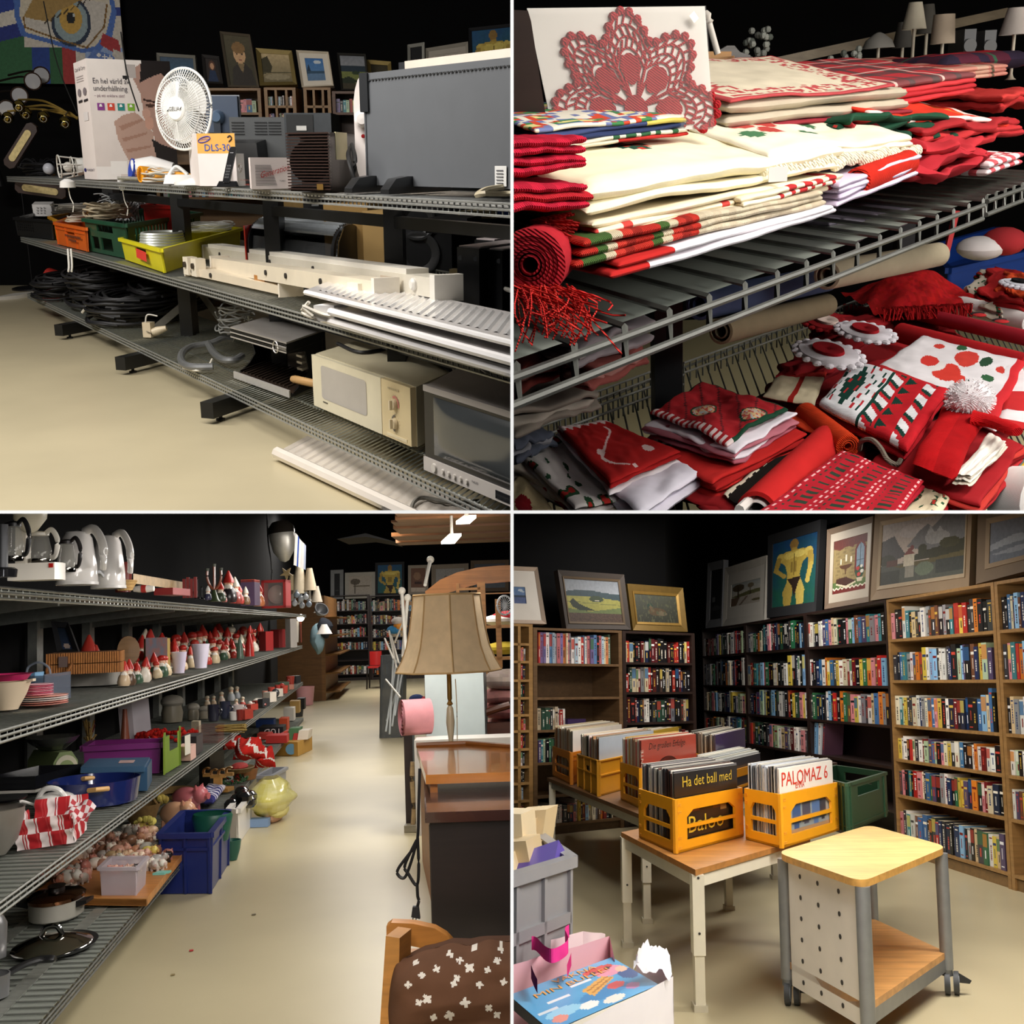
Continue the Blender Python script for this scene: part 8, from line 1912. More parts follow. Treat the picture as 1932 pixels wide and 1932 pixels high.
# ---------- bottom shelf: pigs on a tray
zt3=S3[3]+.035
TA,TB,TC,TD=on3(52,1694,zt3),on3(276,1697,zt3),on3(342,1614,zt3),on3(170,1602,zt3)
T=thing(R3,'wooden_tray','flat light wooden board carrying the pig figurines','tray',(TA+TC)/2)
mb=MB();mb.hexa([p-V(0,0,.03)for p in(TA,TB,TC,TD)]+[TA,TB,TC,TD],'#b9793a');T.part('board',mb,'woodx')
for a,b in((TA,TB),(TB,TC)):
 mb=MB();mb.ob(a-V(0,0,.032),b-a,V(0,.015,0),V(0,0,.036),'#c98a48');T.part('edge_strip',mb,'woodx')
poly=[(66,1668),(120,1622),(190,1588),(262,1560),(330,1598),(318,1640),(272,1648),(180,1640),(150,1676)]
def inpoly(x,y):
 c=False;j=len(poly)-1
 for i in range(len(poly)):
  xi,yi=poly[i];xj,yj=poly[j]
  if(yi>y)!=(yj>y)and x<(xj-xi)*(y-yi)/(yj-yi)+xi:c=not c
  j=i
 return c
pp=[];tries=0
while len(pp)<74 and tries<6000:
 tries+=1;u,v=r3.uniform(55,335),r3.uniform(1556,1680)
 if inpoly(u,v)and all((u-a)**2+((v-b)*1.7)**2>190 for a,b in pp):pp.append((u,v))
pp.sort(key=lambda t:-t[1])
PG=['#cf9a86','#d8ab98','#b98268','#e2cbb4','#c98e6e','#e6dccb','#a8765a','#d9b48a','#c77f74','#d0a890','#8a6248','#ddc66a','#b9b2a8']
rows={}
for(u,v)in pp:rows.setdefault(int((1680-v)/14),[]).append((u,v))
for rr_ in sorted(rows):
 for i,(u,v)in enumerate(sorted(rows[rr_])):
  c=on3(u,v,zt3);s=sc3(c);sz=r3.uniform(23,36)*(1.05-.25*rr_/9)
  pig(c,sz*s,'%s pig figurine from the left, %s row from the tray front'%(nth(i),nth(rr_)),'pig figurines on the wooden board',jit(r3.choice(PG),.08,r3),r3.uniform(-2.2,.6))
for(u,v,sz,col,lab,an)in((128,1672,42,'#e2dcd0','white china pig mug beside the pot lid',-.3),(296,1643,30,'#e6e0d4','white piggy standing at the tray end',-.5),(330,1560,64,'#c99a78','large tan pig lying behind the others',-.4),(352,1532,64,'#c06a70','big round pink piggy bank with a green heart',-.3)):
 c=on3(u,v,S3[3]if v<1570 else zt3);pig(c,sz*sc3(c),lab,'pig figurines on the wooden board',col,an,big=True)
c=on3(312,1628,zt3);pig(c,26*sc3(c),'small black pig at the tray end','pig figurines on the wooden board','#1c1a1c',1.2)
c=on3(345,1545,S3[3]);s=sc3(c);
for k,(u,v,col,lab)in enumerate(((369,1548,'#6a7a5a','green figure in front of the piggy bank'),(376,1554,'#7d8a90','grey-blue figure beside the green one'))):gnome(on3(u,v,S3[3]),26*sc3(on3(u,v,S3[3])),lab,None,'#8a9a7a',col,'#c9a890',name='painted_figurine',cone=False)
zt_=zt3;c0,c1,c2=on3(190,1690,zt_),on3(258,1690,zt_),on3(276,1668,zt_);zr=R3.up(c0,1637)
D=c2-c1;Q=[c0,c1,c2,c0+D];cc=(c0+c2)/2
Qr=[p+(p-cc)*.07 for p in Q]
crate(R3,'plastic_tub','milky clear plastic tub of tiny pigs',[V(p.x,p.y,zr)for p in Qr],zt_,zr,'#dcd2da',.008,taper=.1,mat='frost',rim=True,cat='tub')
for i in range(16):
 p=cc+V((i/15-.5)*.8*(c1-c0).length,r3.uniform(-.3,.3)*D.length,zr-zt_-.05)
 pig(V(p.x,p.y,zr-.06),.055,'tiny pig in the milky tub, %s counted from the left'%nth(i),'tiny pigs in the milky tub',r3.choice(['#d9b09a','#e4d6c6','#3a3636','#c98a7a']),r3.uniform(0,6))
mb=MB();c=on3(298,1651,zt3);s=sc3(c);mb.ob(c-V(10*s,0,0),V(22*s,0,0),V(.02,.06,0),V(0,0,4*s),'#7cc4b8');solo(R3,'soap_box','small turquoise packet on the tray','packet',mb,'plastic')
c=on3(107,1728,S3[3]);s=sc3(c);T=thing(R3,'cooking_pot','grey enamel pot with copper-coloured lid','pot',c);ky=1.5
mb=MB();mb.lathe([(42*s,0),(45*s,3*s),(46*s,32*s)],c,32,'#aaa69c',ky=ky);T.part('body',mb,'gloss')
mb=MB();mb.lathe([(47*s,32*s),(48*s,38*s),(40*s,44*s),(20*s,46*s),(0,46*s)],c,32,'#7a5038',ky=ky);ld=T.part('lid',mb,'chrome')
mb=MB();mb.lathe([(14*s,45*s),(13*s,52*s),(15*s,55*s),(0,57*s)],c,20,'#1d1816',ky=ky);ld.part('knob',mb,'plastic')
for sx in(-1,1):
 mb=MB();o=c+V(sx*44*s,-.02,24*s);mb.hexa([o+V(0,-.04,-5*s),o+V(sx*20*s,-.05,2*s),o+V(sx*20*s,.05,2*s),o+V(0,.04,-5*s)]+[o+V(0,-.04,6*s),o+V(sx*20*s,-.05,8*s),o+V(sx*20*s,.05,8*s),o+V(0,.04,6*s)],'#17171a');T.part('handle',mb,'plastic')
c=on3(99,1788,S3[3]);s=sc3(c);T=thing(R3,'pan_lid','shiny steel lid with a strap handle on a black pan','lid',c);ky=1.35
mb=MB();mb.lathe([(68*s,0),(72*s,5*s),(66*s,5*s)],c+V(2*s,.02,0),36,'#17181a',ky=ky);T.part('black_pan',mb,'plastic')
mb=MB();mb.lathe([(68*s,5*s),(66*s,7*s),(58*s,8*s),(45*s,15*s),(22*s,21*s),(0,23*s)],c,36,'#c6c4c0',ky=ky);T.part('dome',mb,'chrome')
mb=MB();mb.tube(spl([c+V(-20*s,0,20*s),c+V(-12*s,0,36*s),c+V(8*s,0,38*s),c+V(18*s,0,22*s)],6),3.4*s,'#c9c7c3',8,flat=1.6);T.part('strap_handle',mb,'chrome')
T=thing(R3,'saucepan','saucepan with a black handle reaching in from the edge','saucepan',on3(0,1870,S3[3]))
c=on3(-14,1880,S3[3]);s=sc3(c);mb=MB();mb.lathe([(28*s,0),(30*s,40*s),(28*s,40*s)],c,26,'#8d8d8f',cap=False);T.part('pan',mb,'metal')
mb=MB();mb.tube(spl([on3(6,1868,S3[3])+V(0,0,.05),on3(40,1852,S3[3])+V(0,0,.06),on3(75,1840,S3[3])+V(0,0,.06),on3(104,1838,S3[3])+V(0,0,.06)],5),[.012,.014,.016,.017,.018,.018,.018,.019,.02,.02,.021,.022,.022,.022,.02,.014],'#161618',10,flat=.7);T.part('handle',mb,'plastic')
c=on3(-8,1806,S3[3]);s=sc3(c);mb=MB();mb.lathe([(18*s,0),(20*s,60*s),(14*s,72*s),(8*s,80*s)],c,24,'#a3a3a4');solo(R3,'steel_thermos','steel canister cut off at the picture edge','canister',mb,'metal')
c=on3(268,1552,S3[3]);s=sc3(c);T=thing(R3,'wicker_basket','wicker basket with tall handle at the back of the bottom shelf','basket',c);mb=MB();mb.lathe([(22*s,0),(34*s,34*s),(32*s,34*s),(20*s,3*s)],c,20,'#8a6a3c',cap=False);T.part('bowl',mb,'straw');mb=MB();mb.tube(spl([c+V(-28*s,0,32*s),c+V(-10*s,0,62*s),c+V(6*s,0,62*s),c+V(28*s,0,32*s)],6),2.6*s,'#9a7844',6);T.part('handle',mb,'straw')
c=on3(318,1504,S3[3]);s=sc3(c);mb=MB();mb.lathe([(26*s,0),(46*s,10*s),(48*s,11*s),(44*s,10*s),(24*s,2*s)],c,24,'#a5854c',cap=False,ky=1.5);solo(R3,'straw_dish','shallow plaited straw dish behind the piggy bank','dish',mb,'straw')
for k,(u,v,col,n,lab)in enumerate(((272,1570,'#e0cf6a',14,'pale yellow coral-like ornament among the pigs'),(303,1520,'#c9b45a',10,'yellow dried flowers in front of the straw dish'))):
 c=on3(u,v,zt3);s=sc3(c);mb=MB()
 for i in range(n):mb.ell(c+V(r3.uniform(-15,15)*s,r3.uniform(-.05,.05),r3.uniform(6,26)*s),r3.uniform(4,7)*s,jit(col,.1,r3),7,5)
 solo(R3,'coral_ornament',lab,'ornament',mb,'matte',kind='stuff')
A_,B_=on3(366,1524,S3[3]),on3(402,1528,S3[3]);D=on3(426,1496,S3[3])-B_;mb=MB()
slab(mb,A_,B_,B_+D,A_+D,S3[3]+.02,.06,lambda s_,t:'#d9d6e4' if int(t*16)%2 else '#3a3a78',8,.4,.01,4,m=30);solo(R3,'striped_cushion','blue and white striped cushion on the bottom shelf','cushion',mb,'cloth')
c=on3(410,1494,S3[3]);s=sc3(c);T=thing(R3,'candle_holder','light wooden four-cup candle holder','candle holder',c)
mb=MB();mb.ob(c+V(-20*s,-.05,0),V(42*s,0,0),V(.02,.14,0),V(0,0,7*s),'#d09a50');T.part('foot',mb,'wood');mb=MB();mb.box(c.x-7*s,c.x+7*s,c.y,c.y+.05,c.z+7*s,c.z+30*s,'#d8a35a');T.part('column',mb,'wood')
for i in range(4):
 o=c+V((-20+14*i)*s,.02,(30+(3 if i in(0,3)else 0))*s);mb=MB();mb.lathe([(8*s,-.02),(8*s,.03),(5*s,.03),(5*s,-.02)],o+V(0,0,4*s),14,'#dba75e',ax=(0,1,0),cap=False,a0=math.pi,a1=2*math.pi);mb.box(o.x-7*s,o.x+7*s,o.y-.02,o.y+.03,o.z-5*s,o.z+1*s,'#d8a35a');T.part('cup',mb,'wood')
c=on3(440,1480,S3[3]);s=sc3(c);mb=MB()
for i in range(60):
 a=r3.uniform(0,6.28);p=c+V(22*s*math.cos(a),.2*math.sin(a),6*s);mb.tube([p,p+V(r3.uniform(-6,6)*s,r3.uniform(-.04,.04),r3.uniform(0,8)*s)],1.6*s,r3.choice(['#2f5a34','#24452a','#3b6a3c','#a02a26']),4)
solo(R3,'fir_wreath','green artificial fir wreath with red berries','wreath',mb,'matte',kind='stuff')
c=on3(386,1484,S3[3]);s=sc3(c);mb=MB();mb.ob(c-V(10*s,0,0),V(20*s,0,0),V(.05,.3,0),V(0,0,60*s),'#15110f');solo(R3,'black_stand','black wooden stand in the dim back of the bottom shelf','stand',mb,'wood')
c=on3(462,1470,S3[3]);s=sc3(c);mb=MB();mb.lathe([(20*s,0),(25*s,20*s),(22*s,20*s),(18*s,2*s)],c,22,'#8a5a30',cap=False);solo(R3,'wooden_tub','round brown wooden tub on the bottom shelf','tub',mb,'wood')
c=on3(452,1456,S3[3]+.1);s=sc3(c);mb=MB();mb.lathe([(20*s,0),(28*s,8*s),(26*s,9*s),(18*s,2*s)],c,20,'#7d6238',cap=False,ky=1.4);mb.ell(c+V(0,0,9*s),(16*s,.12,8*s),'#a82a24',10,6);solo(R3,'fruit_basket','flat brown basket with red trimmings','basket',mb,'straw')
for k,(u,v,w,h,lab)in enumerate(((470,1412,62,40,'heap of red and white striped stockings on the shelf edge'),(500,1428,40,38,'red stocking with white stripes hanging lowest'),(440,1400,40,26,'red and pale pink cloth bundle behind the stockings'))):
 c=R3.at(u,v,9.6+.2*k);s=sc3(c);mb=MB()
 mb.grid(lambda a,b:c+V((a-.5)*w*s*(1-.3*b),-.25*math.sin(math.pi*a)*math.sin(math.pi*b),(b-.5)*h*s+5*s*noise.noise(V(a*4,b*4,k))),20,16,lambda a,b:'#e6ddd6' if abs(((a*2.2+b*1.3+.3*noise.noise(V(a*3,b*3,k)))%1)-.5)<.1 else '#b8261f')
 mb.grid(lambda a,b:c+V((a-.5)*w*s*(1-.3*b),.25*math.sin(math.pi*a)*math.sin(math.pi*b),(b-.5)*h*s),12,10,'#9a1f1a');solo(R3,'knitted_stocking',lab,'stocking',mb,'knit')
T=cbox(512,1388,3,46,16,.4,'#1d1b1f','boxed_battery','dark box with white upside-down lettering',dx=0,dy=.0)
c=b3(512,1388,3);s=sc3(c);mb=MB();text(mb,'TUD',c+V(20*s,-.045,13*s),V(-1,0,0),V(0,0,-1),11*s,'#d6c8c4',width=32*s,lift=-.002);T.part('lettering',mb,'paper',smooth=False)
for(u,v,w,h,col,lab)in((500,1372,34,14,'#27407a','dark blue flat box on the bottom shelf'),(522,1402,40,14,'#b02c28','red flat box under the dark lettered one'),(535,1378,16,22,'#c9502e','orange pack beside the lettered box'),(498,1395,26,10,'#b53a30','red packet in front of the lettered box'),(545,1360,20,24,'#d6cfc4','white carton among the far boxes'),(556,1345,18,22,'#b8955a','tan carton among the far boxes'),(568,1338,14,20,'#1f2022','black bin among the far boxes')):cbox(u,v,3,w,h,.3,col,'boxed_goods',lab)
# ---------- floor goods in front of the shelves
FZ=-EY+.003
c0,c1,c2=on3(330,1686,FZ),on3(398,1686,FZ),on3(431,1632,FZ);zr=R3.up(c1,1572)
D=c2-c1;Q=[c0,c1,c2,c0+D];cc=(c0+c2)/2;Q=[V(p.x,p.y,zr)for p in[p+(p-cc)*.05 for p in Q]]
Q[0]=Q[0]-V(.08,0,0);Q[3]=Q[3]-V(.08,0,0)
crate(R3,'storage_bin','deep blue plastic bin on the floor at the shelf foot',Q,FZ,zr,'#1c2a6c',.015,taper=.06,ribs=2,cat='bin')
c=on3(404,1580,FZ);mb=MB();c=V(*(sum(Q,V(0,0,0))/4));mb.lathe([(.1,-.15),(.13,.0),(.12,.02)],c+V(.05,.2,0),16,'#1d5a48',cap=False);solo(R3,'green_bucket','dark green bucket standing in the blue bin','bucket',mb,'plastic')
c0,c1,c2=on3(432,1592,FZ),on3(450,1594,FZ),on3(476,1556,FZ);zr=R3.up(c1,1528);D=c2-c1
crate(R3,'storage_bin','white plastic bin holding a black bag',[V(p.x,p.y,zr)for p in(c0,c1,c2,c0+D)],FZ,zr,'#ddd9d2',.015,taper=.04,cat='bin')
cc=(c0+c2)/2;mb=MB()
for i in range(9):mb.ell(V(cc.x,cc.y,zr)+V(r3.uniform(-.05,.05),r3.uniform(-.1,.2),r3.uniform(-.03,.05)),(.06,.09,.05),'#131416',8,5)
solo(R3,'bin_bag','crumpled black bin bag in the white bin','bag',mb,'gloss')
c=on3(437,1622,FZ);s=sc3(c);mb=MB();mb.lathe([(10*s,0),(16*s,20*s),(18*s,36*s),(16*s,36*s),(9*s,3*s)],c,20,'#1f5a4c',cap=False);solo(R3,'green_bowl','dark green plastic bowl behind the blue bin','bowl',mb,'plastic')
c=on3(512,1548,FZ);s=sc3(c);T=thing(R3,'yellow_bag','transparent yellow plastic bag with clothes on the floor','bag',c)
mb=MB();mb.grid(lambda a,b:c+V(math.cos(a*6.283)*(40*s)*math.sin(math.pi*(.12+.88*b)*.98)*(1+.22*noise.noise(V(math.cos(a*6.28)*2.2,math.sin(a*6.28)*2.2,b*5))),math.sin(a*6.283)*.35*math.sin(math.pi*(.12+.88*b)*.98),(1-b)*78*s*(1+.06*noise.noise(V(math.cos(a*6.28),math.sin(a*6.28),b*3)))),28,16,lambda a,b:mixc('#d8cf6a','#efe9b0',max(0,min(1,.5+noise.noise(V(a*9,b*9,7))))));T.part('film',mb,mk('yellow_film',.18,alpha=.62,var=.1),ang=70)
for i,(x,z_,col)in enumerate(((-12,22,'#d9c83c'),(14,18,'#e4d990'),(-4,36,'#cfc24a'),(4,10,'#d3a890'))):
 mb=MB();mb.ell(c+V(x*s,0,z_*s),(18*s,.2,13*s),col,10,7);T.part('bundle',mb,'cloth')
mb=MB();mb.ob(c+V(-34*s,-.3,0),V(42*s,0,0),V(0,.1,0),V(0,0,14*s),'#7d9ac2');solo(R3,'blue_packet','light blue packet in front of the yellow bag','packet',mb,'paper')
c=on3(497,1508,FZ);s=sc3(c);Q=[c+V(x*s,y,0)for x,y in((-14,0),(16,0),(20,.6),(-10,.6))];zr=c.z+42*s
crate(R3,'grey_bin','small grey bin behind the yellow bag',[V(p.x,p.y,zr)for p in Q],c.z,zr,'#8b8d94',.012,taper=.1,cat='bin')
A_,B_=on3(513,1426,FZ),on3(562,1427,FZ);s=sc3(A_);T=thing(R3,'fruit_carton','yellow fruit carton with a round blue mark on the floor','carton',A_);h=26*s
mb=MB();mb.ob(A_,B_-A_,V(.05,.7,0),V(0,0,h),'#b58a3e');T.part('carton',mb,'paper');mb=MB();o=A_.lerp(B_,.75)+V(0,-.012,h*.5);mb.lathe([(10*s,0),(10*s,.004)],o,20,'#5a86a0',ax=(0,-1,0));T.part('mark',mb,'paper')
for i in range(5):
 mb=MB();mb.ob(A_+V(.05+i*.06,.1,h),V(.12,.02,0),V(.0,.25,0),V(.02,0,.08+.03*(i%3)),['#b0302a','#c4463a','#3f6a44','#a82a28','#d9cfc0'][i]);solo(R3,'wrapped_gift','%s packet from the left in the fruit carton'%nth(i),'packet',mb,'paper','packets in the fruit carton')
for(u,v,r_,h,col,lab)in((576,1330,18,34,'#e0a3a8','pink paper bin at the aisle side'),(560,1352,14,26,'#2a2a2c','black pot at the aisle side'),(546,1368,10,30,'#c9a85a','tan wooden stand at the aisle side'),(590,1318,10,16,'#d8d6d4','white crumpled bag at the aisle side'),(607,1312,10,14,'#8fa3b4','pale blue pack at the aisle side')):
 c=on3(u,v,FZ);s=sc3(c);mb=MB();mb.lathe([(r_*.8*s,0),(r_*s,h*s),(r_*.9*s,h*s),(r_*.7*s,2*s)],c,16,col,cap=False);solo(R3,'floor_container',lab,'container',mb,'plastic')
for(u,v,col)in((357,1795,'#b0282a'),(322,1841,'#8a7a52'),(475,1727,'#6b6048')):
 c=on3(u,v,FZ);s=sc3(c);mb=MB();mb.ob(c,V(7*s,3*s,0),V(-2*s,7*s,0),V(0,0,.003),col);solo(R3,'floor_scrap',{'#b0282a':'red paper scrap on the aisle floor','#8a7a52':'dry straw scrap on the aisle floor','#6b6048':'dark crumb on the aisle floor'}[col],'scrap',mb,'paper')
for k,(u,v,w,h,col,lab)in enumerate(((600,1205,26,60,'#7d97a0','pale blue garment hanging at the shelf end'),(612,1185,30,40,'#2c2f36','dark bag hanging beside the blue garment'))):
 c=R3.at(u,v,18.5);s=sc3(c);mb=MB();mb.ell(c,(w/2*s,.15,h/2*s),col,12,9);mb.v=[(p[0]+.05*noise.noise(V(p[2]*6,p[0]*6,k)),p[1],p[2])for p in mb.v];solo(R3,'hanging_garment',lab,'garment',mb,'cloth')
c=R3.at(612,1192,18);s=sc3(c);mb=MB();mb.lathe([(5*s,14*s),(15*s,-4*s),(14*s,-4*s)],c,14,'#e6e0d8',cap=False);solo(R3,'lamp_shade_cone','white cone lamp shade above the dark bag','lampshade',mb,'cloth')
# ---------- back bookcases
Yb=32.0;zF=-EY
bk3=MB()
def row3(ua,ub,lab,y=Yb):
 PL,PR=R3.at(ua,1174,y),R3.at(ub,1174,y);PL.z=PR.z=zF
 z=lambda v:R3.up(PL,v);zs=[z(v)for v in(1153,1178,1203,1227,1247,1273)];zt=z(1124)
 T=bookcase(R3,PL,PR,V(0,.5,0),zF,zt,zs,'#2b1a15',lab,sw=.06,back='#1c110e')
 e=PR-PL
 for i in(0,1,2,3,5):
  gap=(zs[i-1]if i else zt)-zs[i]-.04
  for mb,nm in row_books(R3,PL+e*.03,PL+e*.96,V(0,.5,0),zs[i],gap,PALC+PALD+PALD,r3,tmin=.03,tmax=.07,hmin=.6,hmax=.85,inset=-.02):
   b0=len(bk3.v);bk3.v+=mb.v;bk3.f+=[tuple(x+b0 for x in f)for f in mb.f];bk3.c+=mb.c
row3(624,698,'dark bookcase at the aisle end, left one');row3(698,770,'dark bookcase at the aisle end, behind the red chair');row3(770,850,'dark bookcase at the aisle end, behind the lamp shade')
solo(R3,'books','books in the dark bookcases at the far end of the aisle','books',bk3,'cover',kind='stuff',smooth=False)
A_,B_=on3(632,1302,zF),on3(608,1322,zF);zt_=R3.up(A_,1130);T=thing(R3,'bookcase','tan bookcase turned end-on at the end of the wall shelving','bookcase',A_)
mb=MB();mb.ob(B_,V(.08,0,0),A_-B_,V(0,0,zt_-zF),'#8a6236');mb.ob(B_-V(.9,0,0),V(.9,0,0),V(0,.1,0),V(0,0,zt_-zF),'#7a5630');T.part('side_panel',mb,'wood',stuff=True)
for i in range(5):
 mb=MB();mb.ob(B_+V(.08,0,.15+i*.38),V(.25,.3,0),A_-B_,V(0,0,.03),'#7d582f');T.part('shelf_board',mb,'wood')
py=32.2
for(c,fw,fc,art,lab)in((((624,1076),(648,1075),(648,1130),(624,1131)),.1,'#7d7f80',Art(5,12,'#17191a',[('r',1,9,4,9.4,'#3a3c3c')]),'narrow dark picture in grey frame above the aisle bookcases'),(((651,1081),(708,1079),(708,1128),(651,1130)),.1,'#a09c92',Art(14,10,'#a59c90',[('e',4,3,3,1.6,'#5a5246'),('r',3,5,13,5.6,'#6a6052'),('l',4,3,4,9,.3,'#4a4238')]),'pale landscape print above the aisle bookcases'),(((708,1062),(763,1060),(763,1124),(708,1124)),.07,'#15171a',Art(10,14,MUSBG,[tuple(s_)for s_ in MUSC(1)]),'muscular yellow man painting far down the aisle'),(((770,1067),(808,1066),(808,1122),(770,1122)),.08,'#8f8578',Art(8,12,'#6a4a3a',[('e',3.4,4,2,2,'#8a6a52'),('r',2,7,6,8,'#3c2620'),('p',[(0,10),(8,10),(8,12),(0,12)],'#b9aa9a')]),'embroidered picture far down the aisle'),(((814,1066),(884,1063),(884,1120),(814,1121)),.12,'#7d7264',Art(14,10,'#8f8d8a',[('p',[(0,8),(5,3),(9,6),(14,1),(14,8)],'#6a6866'),('r',0,8,14,10,'#5a5c52')]),'wide mountain painting far down the aisle'),(((888,1058),(960,1056),(960,1115),(888,1117)),.1,'#5a4a3a',Art(14,10,'#4c5058',[('r',0,5,14,10,'#5d636b')]),'dark sea painting far down the aisle')):picture(R3,lab,c,py,fw,fc,art,n=(24,28))
c=on3(709,1298,FZ);s=sc3(c);T=thing(R3,'stacking_chair','red plastic chair with thin dark legs at the aisle end','chair',c)
mb=MB();mb.grid(lambda a,b:c+V((a-.5)*22*s,.1-.04*math.cos((a-.5)*3),(42+26*b)*s),8,5,'#a3201f');mb.grid(lambda a,b:c+V((a-.5)*22*s,.16-.04*math.cos((a-.5)*3),(42+26*b)*s),8,5,'#8a1a1a');T.part('backrest',mb,'plastic')
mb=MB();mb.ob(c+V(-11*s,-.4,38*s),V(22*s,0,0),V(0,.5,0),V(0,0,3*s),'#a3201f');T.part('seat',mb,'plastic')
for(x,y)in((-11,-.4),(11,-.4),(-11,.1),(11,.1)):
 mb=MB();mb.cyl(c+V(x*s*1.15,y,0),c+V(x*s,y,40*s),.018,'#2a2422',8);T.part('leg',mb,'metal')
 # ---------- ceiling
mb=None
T=None
for i in range(9):
 y0=13.2+i*.72
 a,b=R3.at(735+(8 if i>6 else 0),1000,y0),None
 mb=MB();mb.box(R3.at(738+4*(i%3),1000,y0).x,.3,y0,y0+.69,1.28+(.03 if i%2 else 0),1.34,'#8a5a34' if i%2 else '#96643a')
 if i==0:T=thing(R3,'ceiling_panels','brown timber ceiling boards above the furniture','ceiling',V(-1,16,1.3))
 T.part('plank',mb,'woodx')
for k,(u,v,w)in enumerate(((879,981,16),(851,1017,15))):
 c=R3.at(u,v,11+3*k);s=sc3(c);T=thing(R3,'hanging_lamp',['bright hanging lamp nearest the ceiling edge','bright hanging lamp below and beyond the first'][k],'lamp',c)
 mb=MB();P_=[c+V(x*s,y,z*s)for x,y,z in((-17,-.2,-11),(8,-.2,-11),(17,.4,10),(-6,.4,10))];mb.hexa(P_+[p+V(0,0,.03)for p in P_],'#fff4e0');T.part('tube_tray',mb,emis('lit_tube','#fff3df',9.))
 mb=MB();mb.cyl(c+V(0,.2,.05),c+V(0,.2,.3),.02,'#c9c2b8',8);T.part('hanger',mb,'metal')
a,b=R3.at(635,1017,20),R3.at(745,1022,20);mb=MB();m_=R3.at(690,1006,20);mb.prism([a,m_,b,m_-V(0,0,.06)],(0,1.5,0),'#070708');solo(R3,'ceiling_beam','black bent beam under the dark ceiling','beam',mb,'matte')
# ---------- right side furniture
yD=5.75
A_=R3.at(812,1600,yD);zt_=R3.up(V(A_.x,yD,-1),1531)
xr=.4
T=thing(R3,'dark_dresser','low dark brown dresser with a glossy top beside the aisle','dresser',V(A_.x,yD,-EY))
bk_=on3(806,1458,zt_)
mb=MB();mb.hexa([V(A_.x,yD,-EY+.02),V(xr,yD,-EY+.02),V(xr,bk_.y,-EY+.02),V(bk_.x,bk_.y,-EY+.02),V(A_.x,yD,zt_-.05),V(xr,yD,zt_-.05),V(xr,bk_.y,zt_-.05),V(bk_.x,bk_.y,zt_-.05)],'#1f1716');T.part('body',mb,'wood')
mb=MB();mb.hexa([V(A_.x-.02,yD-.03,zt_-.05),V(xr,yD-.03,zt_-.05),V(xr,bk_.y,zt_-.05),V(bk_.x-.02,bk_.y,zt_-.05),V(A_.x-.02,yD-.03,zt_),V(xr,yD-.03,zt_),V(xr,bk_.y,zt_),V(bk_.x-.02,bk_.y,zt_)],'#3a2320');T.part('top_board',mb,mk('polished_mahogany',.16,var=.12,spec=.7,coat=.4))
mb=MB();mb.box(A_.x-.012,A_.x,yD+.1,bk_.y-.1,-EY+.05,zt_-.08,'#3a332c');T.part('side_panel',mb,'wood')
zo=-.82;a,b=on3(786,1409,zo),on3(803,1462,zo)
T=thing(R3,'oak_desk','honey-coloured veneered desk with a raised rim behind the dresser','desk',V(a.x,a.y,-EY))
mb=MB();mb.hexa([V(b.x,b.y,zo-.05),V(xr,b.y,zo-.05),V(xr,a.y,zo-.05),V(a.x,a.y,zo-.05),V(b.x,b.y,zo),V(xr,b.y,zo),V(xr,a.y,zo),V(a.x,a.y,zo)],'#b5712f');T.part('top_board',mb,mk('varnished_oak',.2,grain=(2,22,22),var=.1,coat=.3))
mb=MB();mb.tube([V(a.x,a.y-.02,zo+.012),V(-.35,a.y-.02,zo+.012),V(-.05,a.y-.3,zo+.012),V(.1,a.y-.8,zo+.012)],.018,'#8f5624',8);T.part('rim',mb,'wood')
mb=MB();mb.hexa([V(b.x+.02,b.y+.03,-EY),V(b.x+.06,b.y+.03,-EY),V(a.x+.06,a.y-.03,-EY),V(a.x+.02,a.y-.03,-EY),V(b.x+.02,b.y+.03,zo-.05),V(b.x+.06,b.y+.03,zo-.05),V(a.x+.06,a.y-.03,zo-.05),V(a.x+.02,a.y-.03,zo-.05)],'#a86528');T.part('side_panel',mb,'wood')
c=on3(851,1404,zo);yl=c.y;s=sc3(c)
T=thing(R3,'table_lamp','table lamp with a bell-shaped cream fabric shade and onyx stem','lamp',c)
ztop,zbot=R3.up(c,1122),R3.up(c,1266)
prof=[(99*s,0),(88*s,.14),(78*s,.32),(71*s,.55),(66*s,.8),(63*s,1.0)]
NP=8
for i in range(NP):
 a0,a1=2*math.pi*(i+.18)/NP,2*math.pi*(i+1.18)/NP;mb=MB()
 vs=[];fs=[]
 for r_,t in prof:
  for a in(a0,a1):vs.append(V(c.x+r_*math.cos(a),c.y+r_*math.sin(a),zbot+(ztop-zbot)*t))
 for j in range(len(prof)-1):fs.append((j*2,j*2+1,j*2+3,j*2+2))
 mb.add(vs,fs,'#e0c49c');T.part('shade_panel',mb,'cloth')
 mb=MB();mb.tube(vs[0::2],1.6*s,'#b89466',5);T.part('shade_seam',mb,'cloth')
for z_,r_ in((zbot,99*s),(ztop,63*s)):
 mb=MB();mb.tube([V(c.x+r_*math.cos(2*math.pi*(i+.18)/NP),c.y+r_*math.sin(2*math.pi*(i+.18)/NP),z_)for i in range(NP)],1.9*s,'#c9a674',5,True);T.part('shade_trim',mb,'cloth')
mb=MB();mb.lathe([(7*s,0),(4*s,3*s),(5*s,12*s),(8*s,40*s),(6*s,66*s),(2.6*s,72*s)],c,16,'#cdbfa2');T.part('onyx_stem',mb,'gloss')
mb=MB();mb.lathe([(3*s,71*s),(6*s,74*s),(3*s,80*s),(4.4*s,84*s),(4.4*s,128*s),(3*s,134*s),(2*s,200*s)],c,14,'#8a6a30');T.part('brass_stem',mb,'metal')
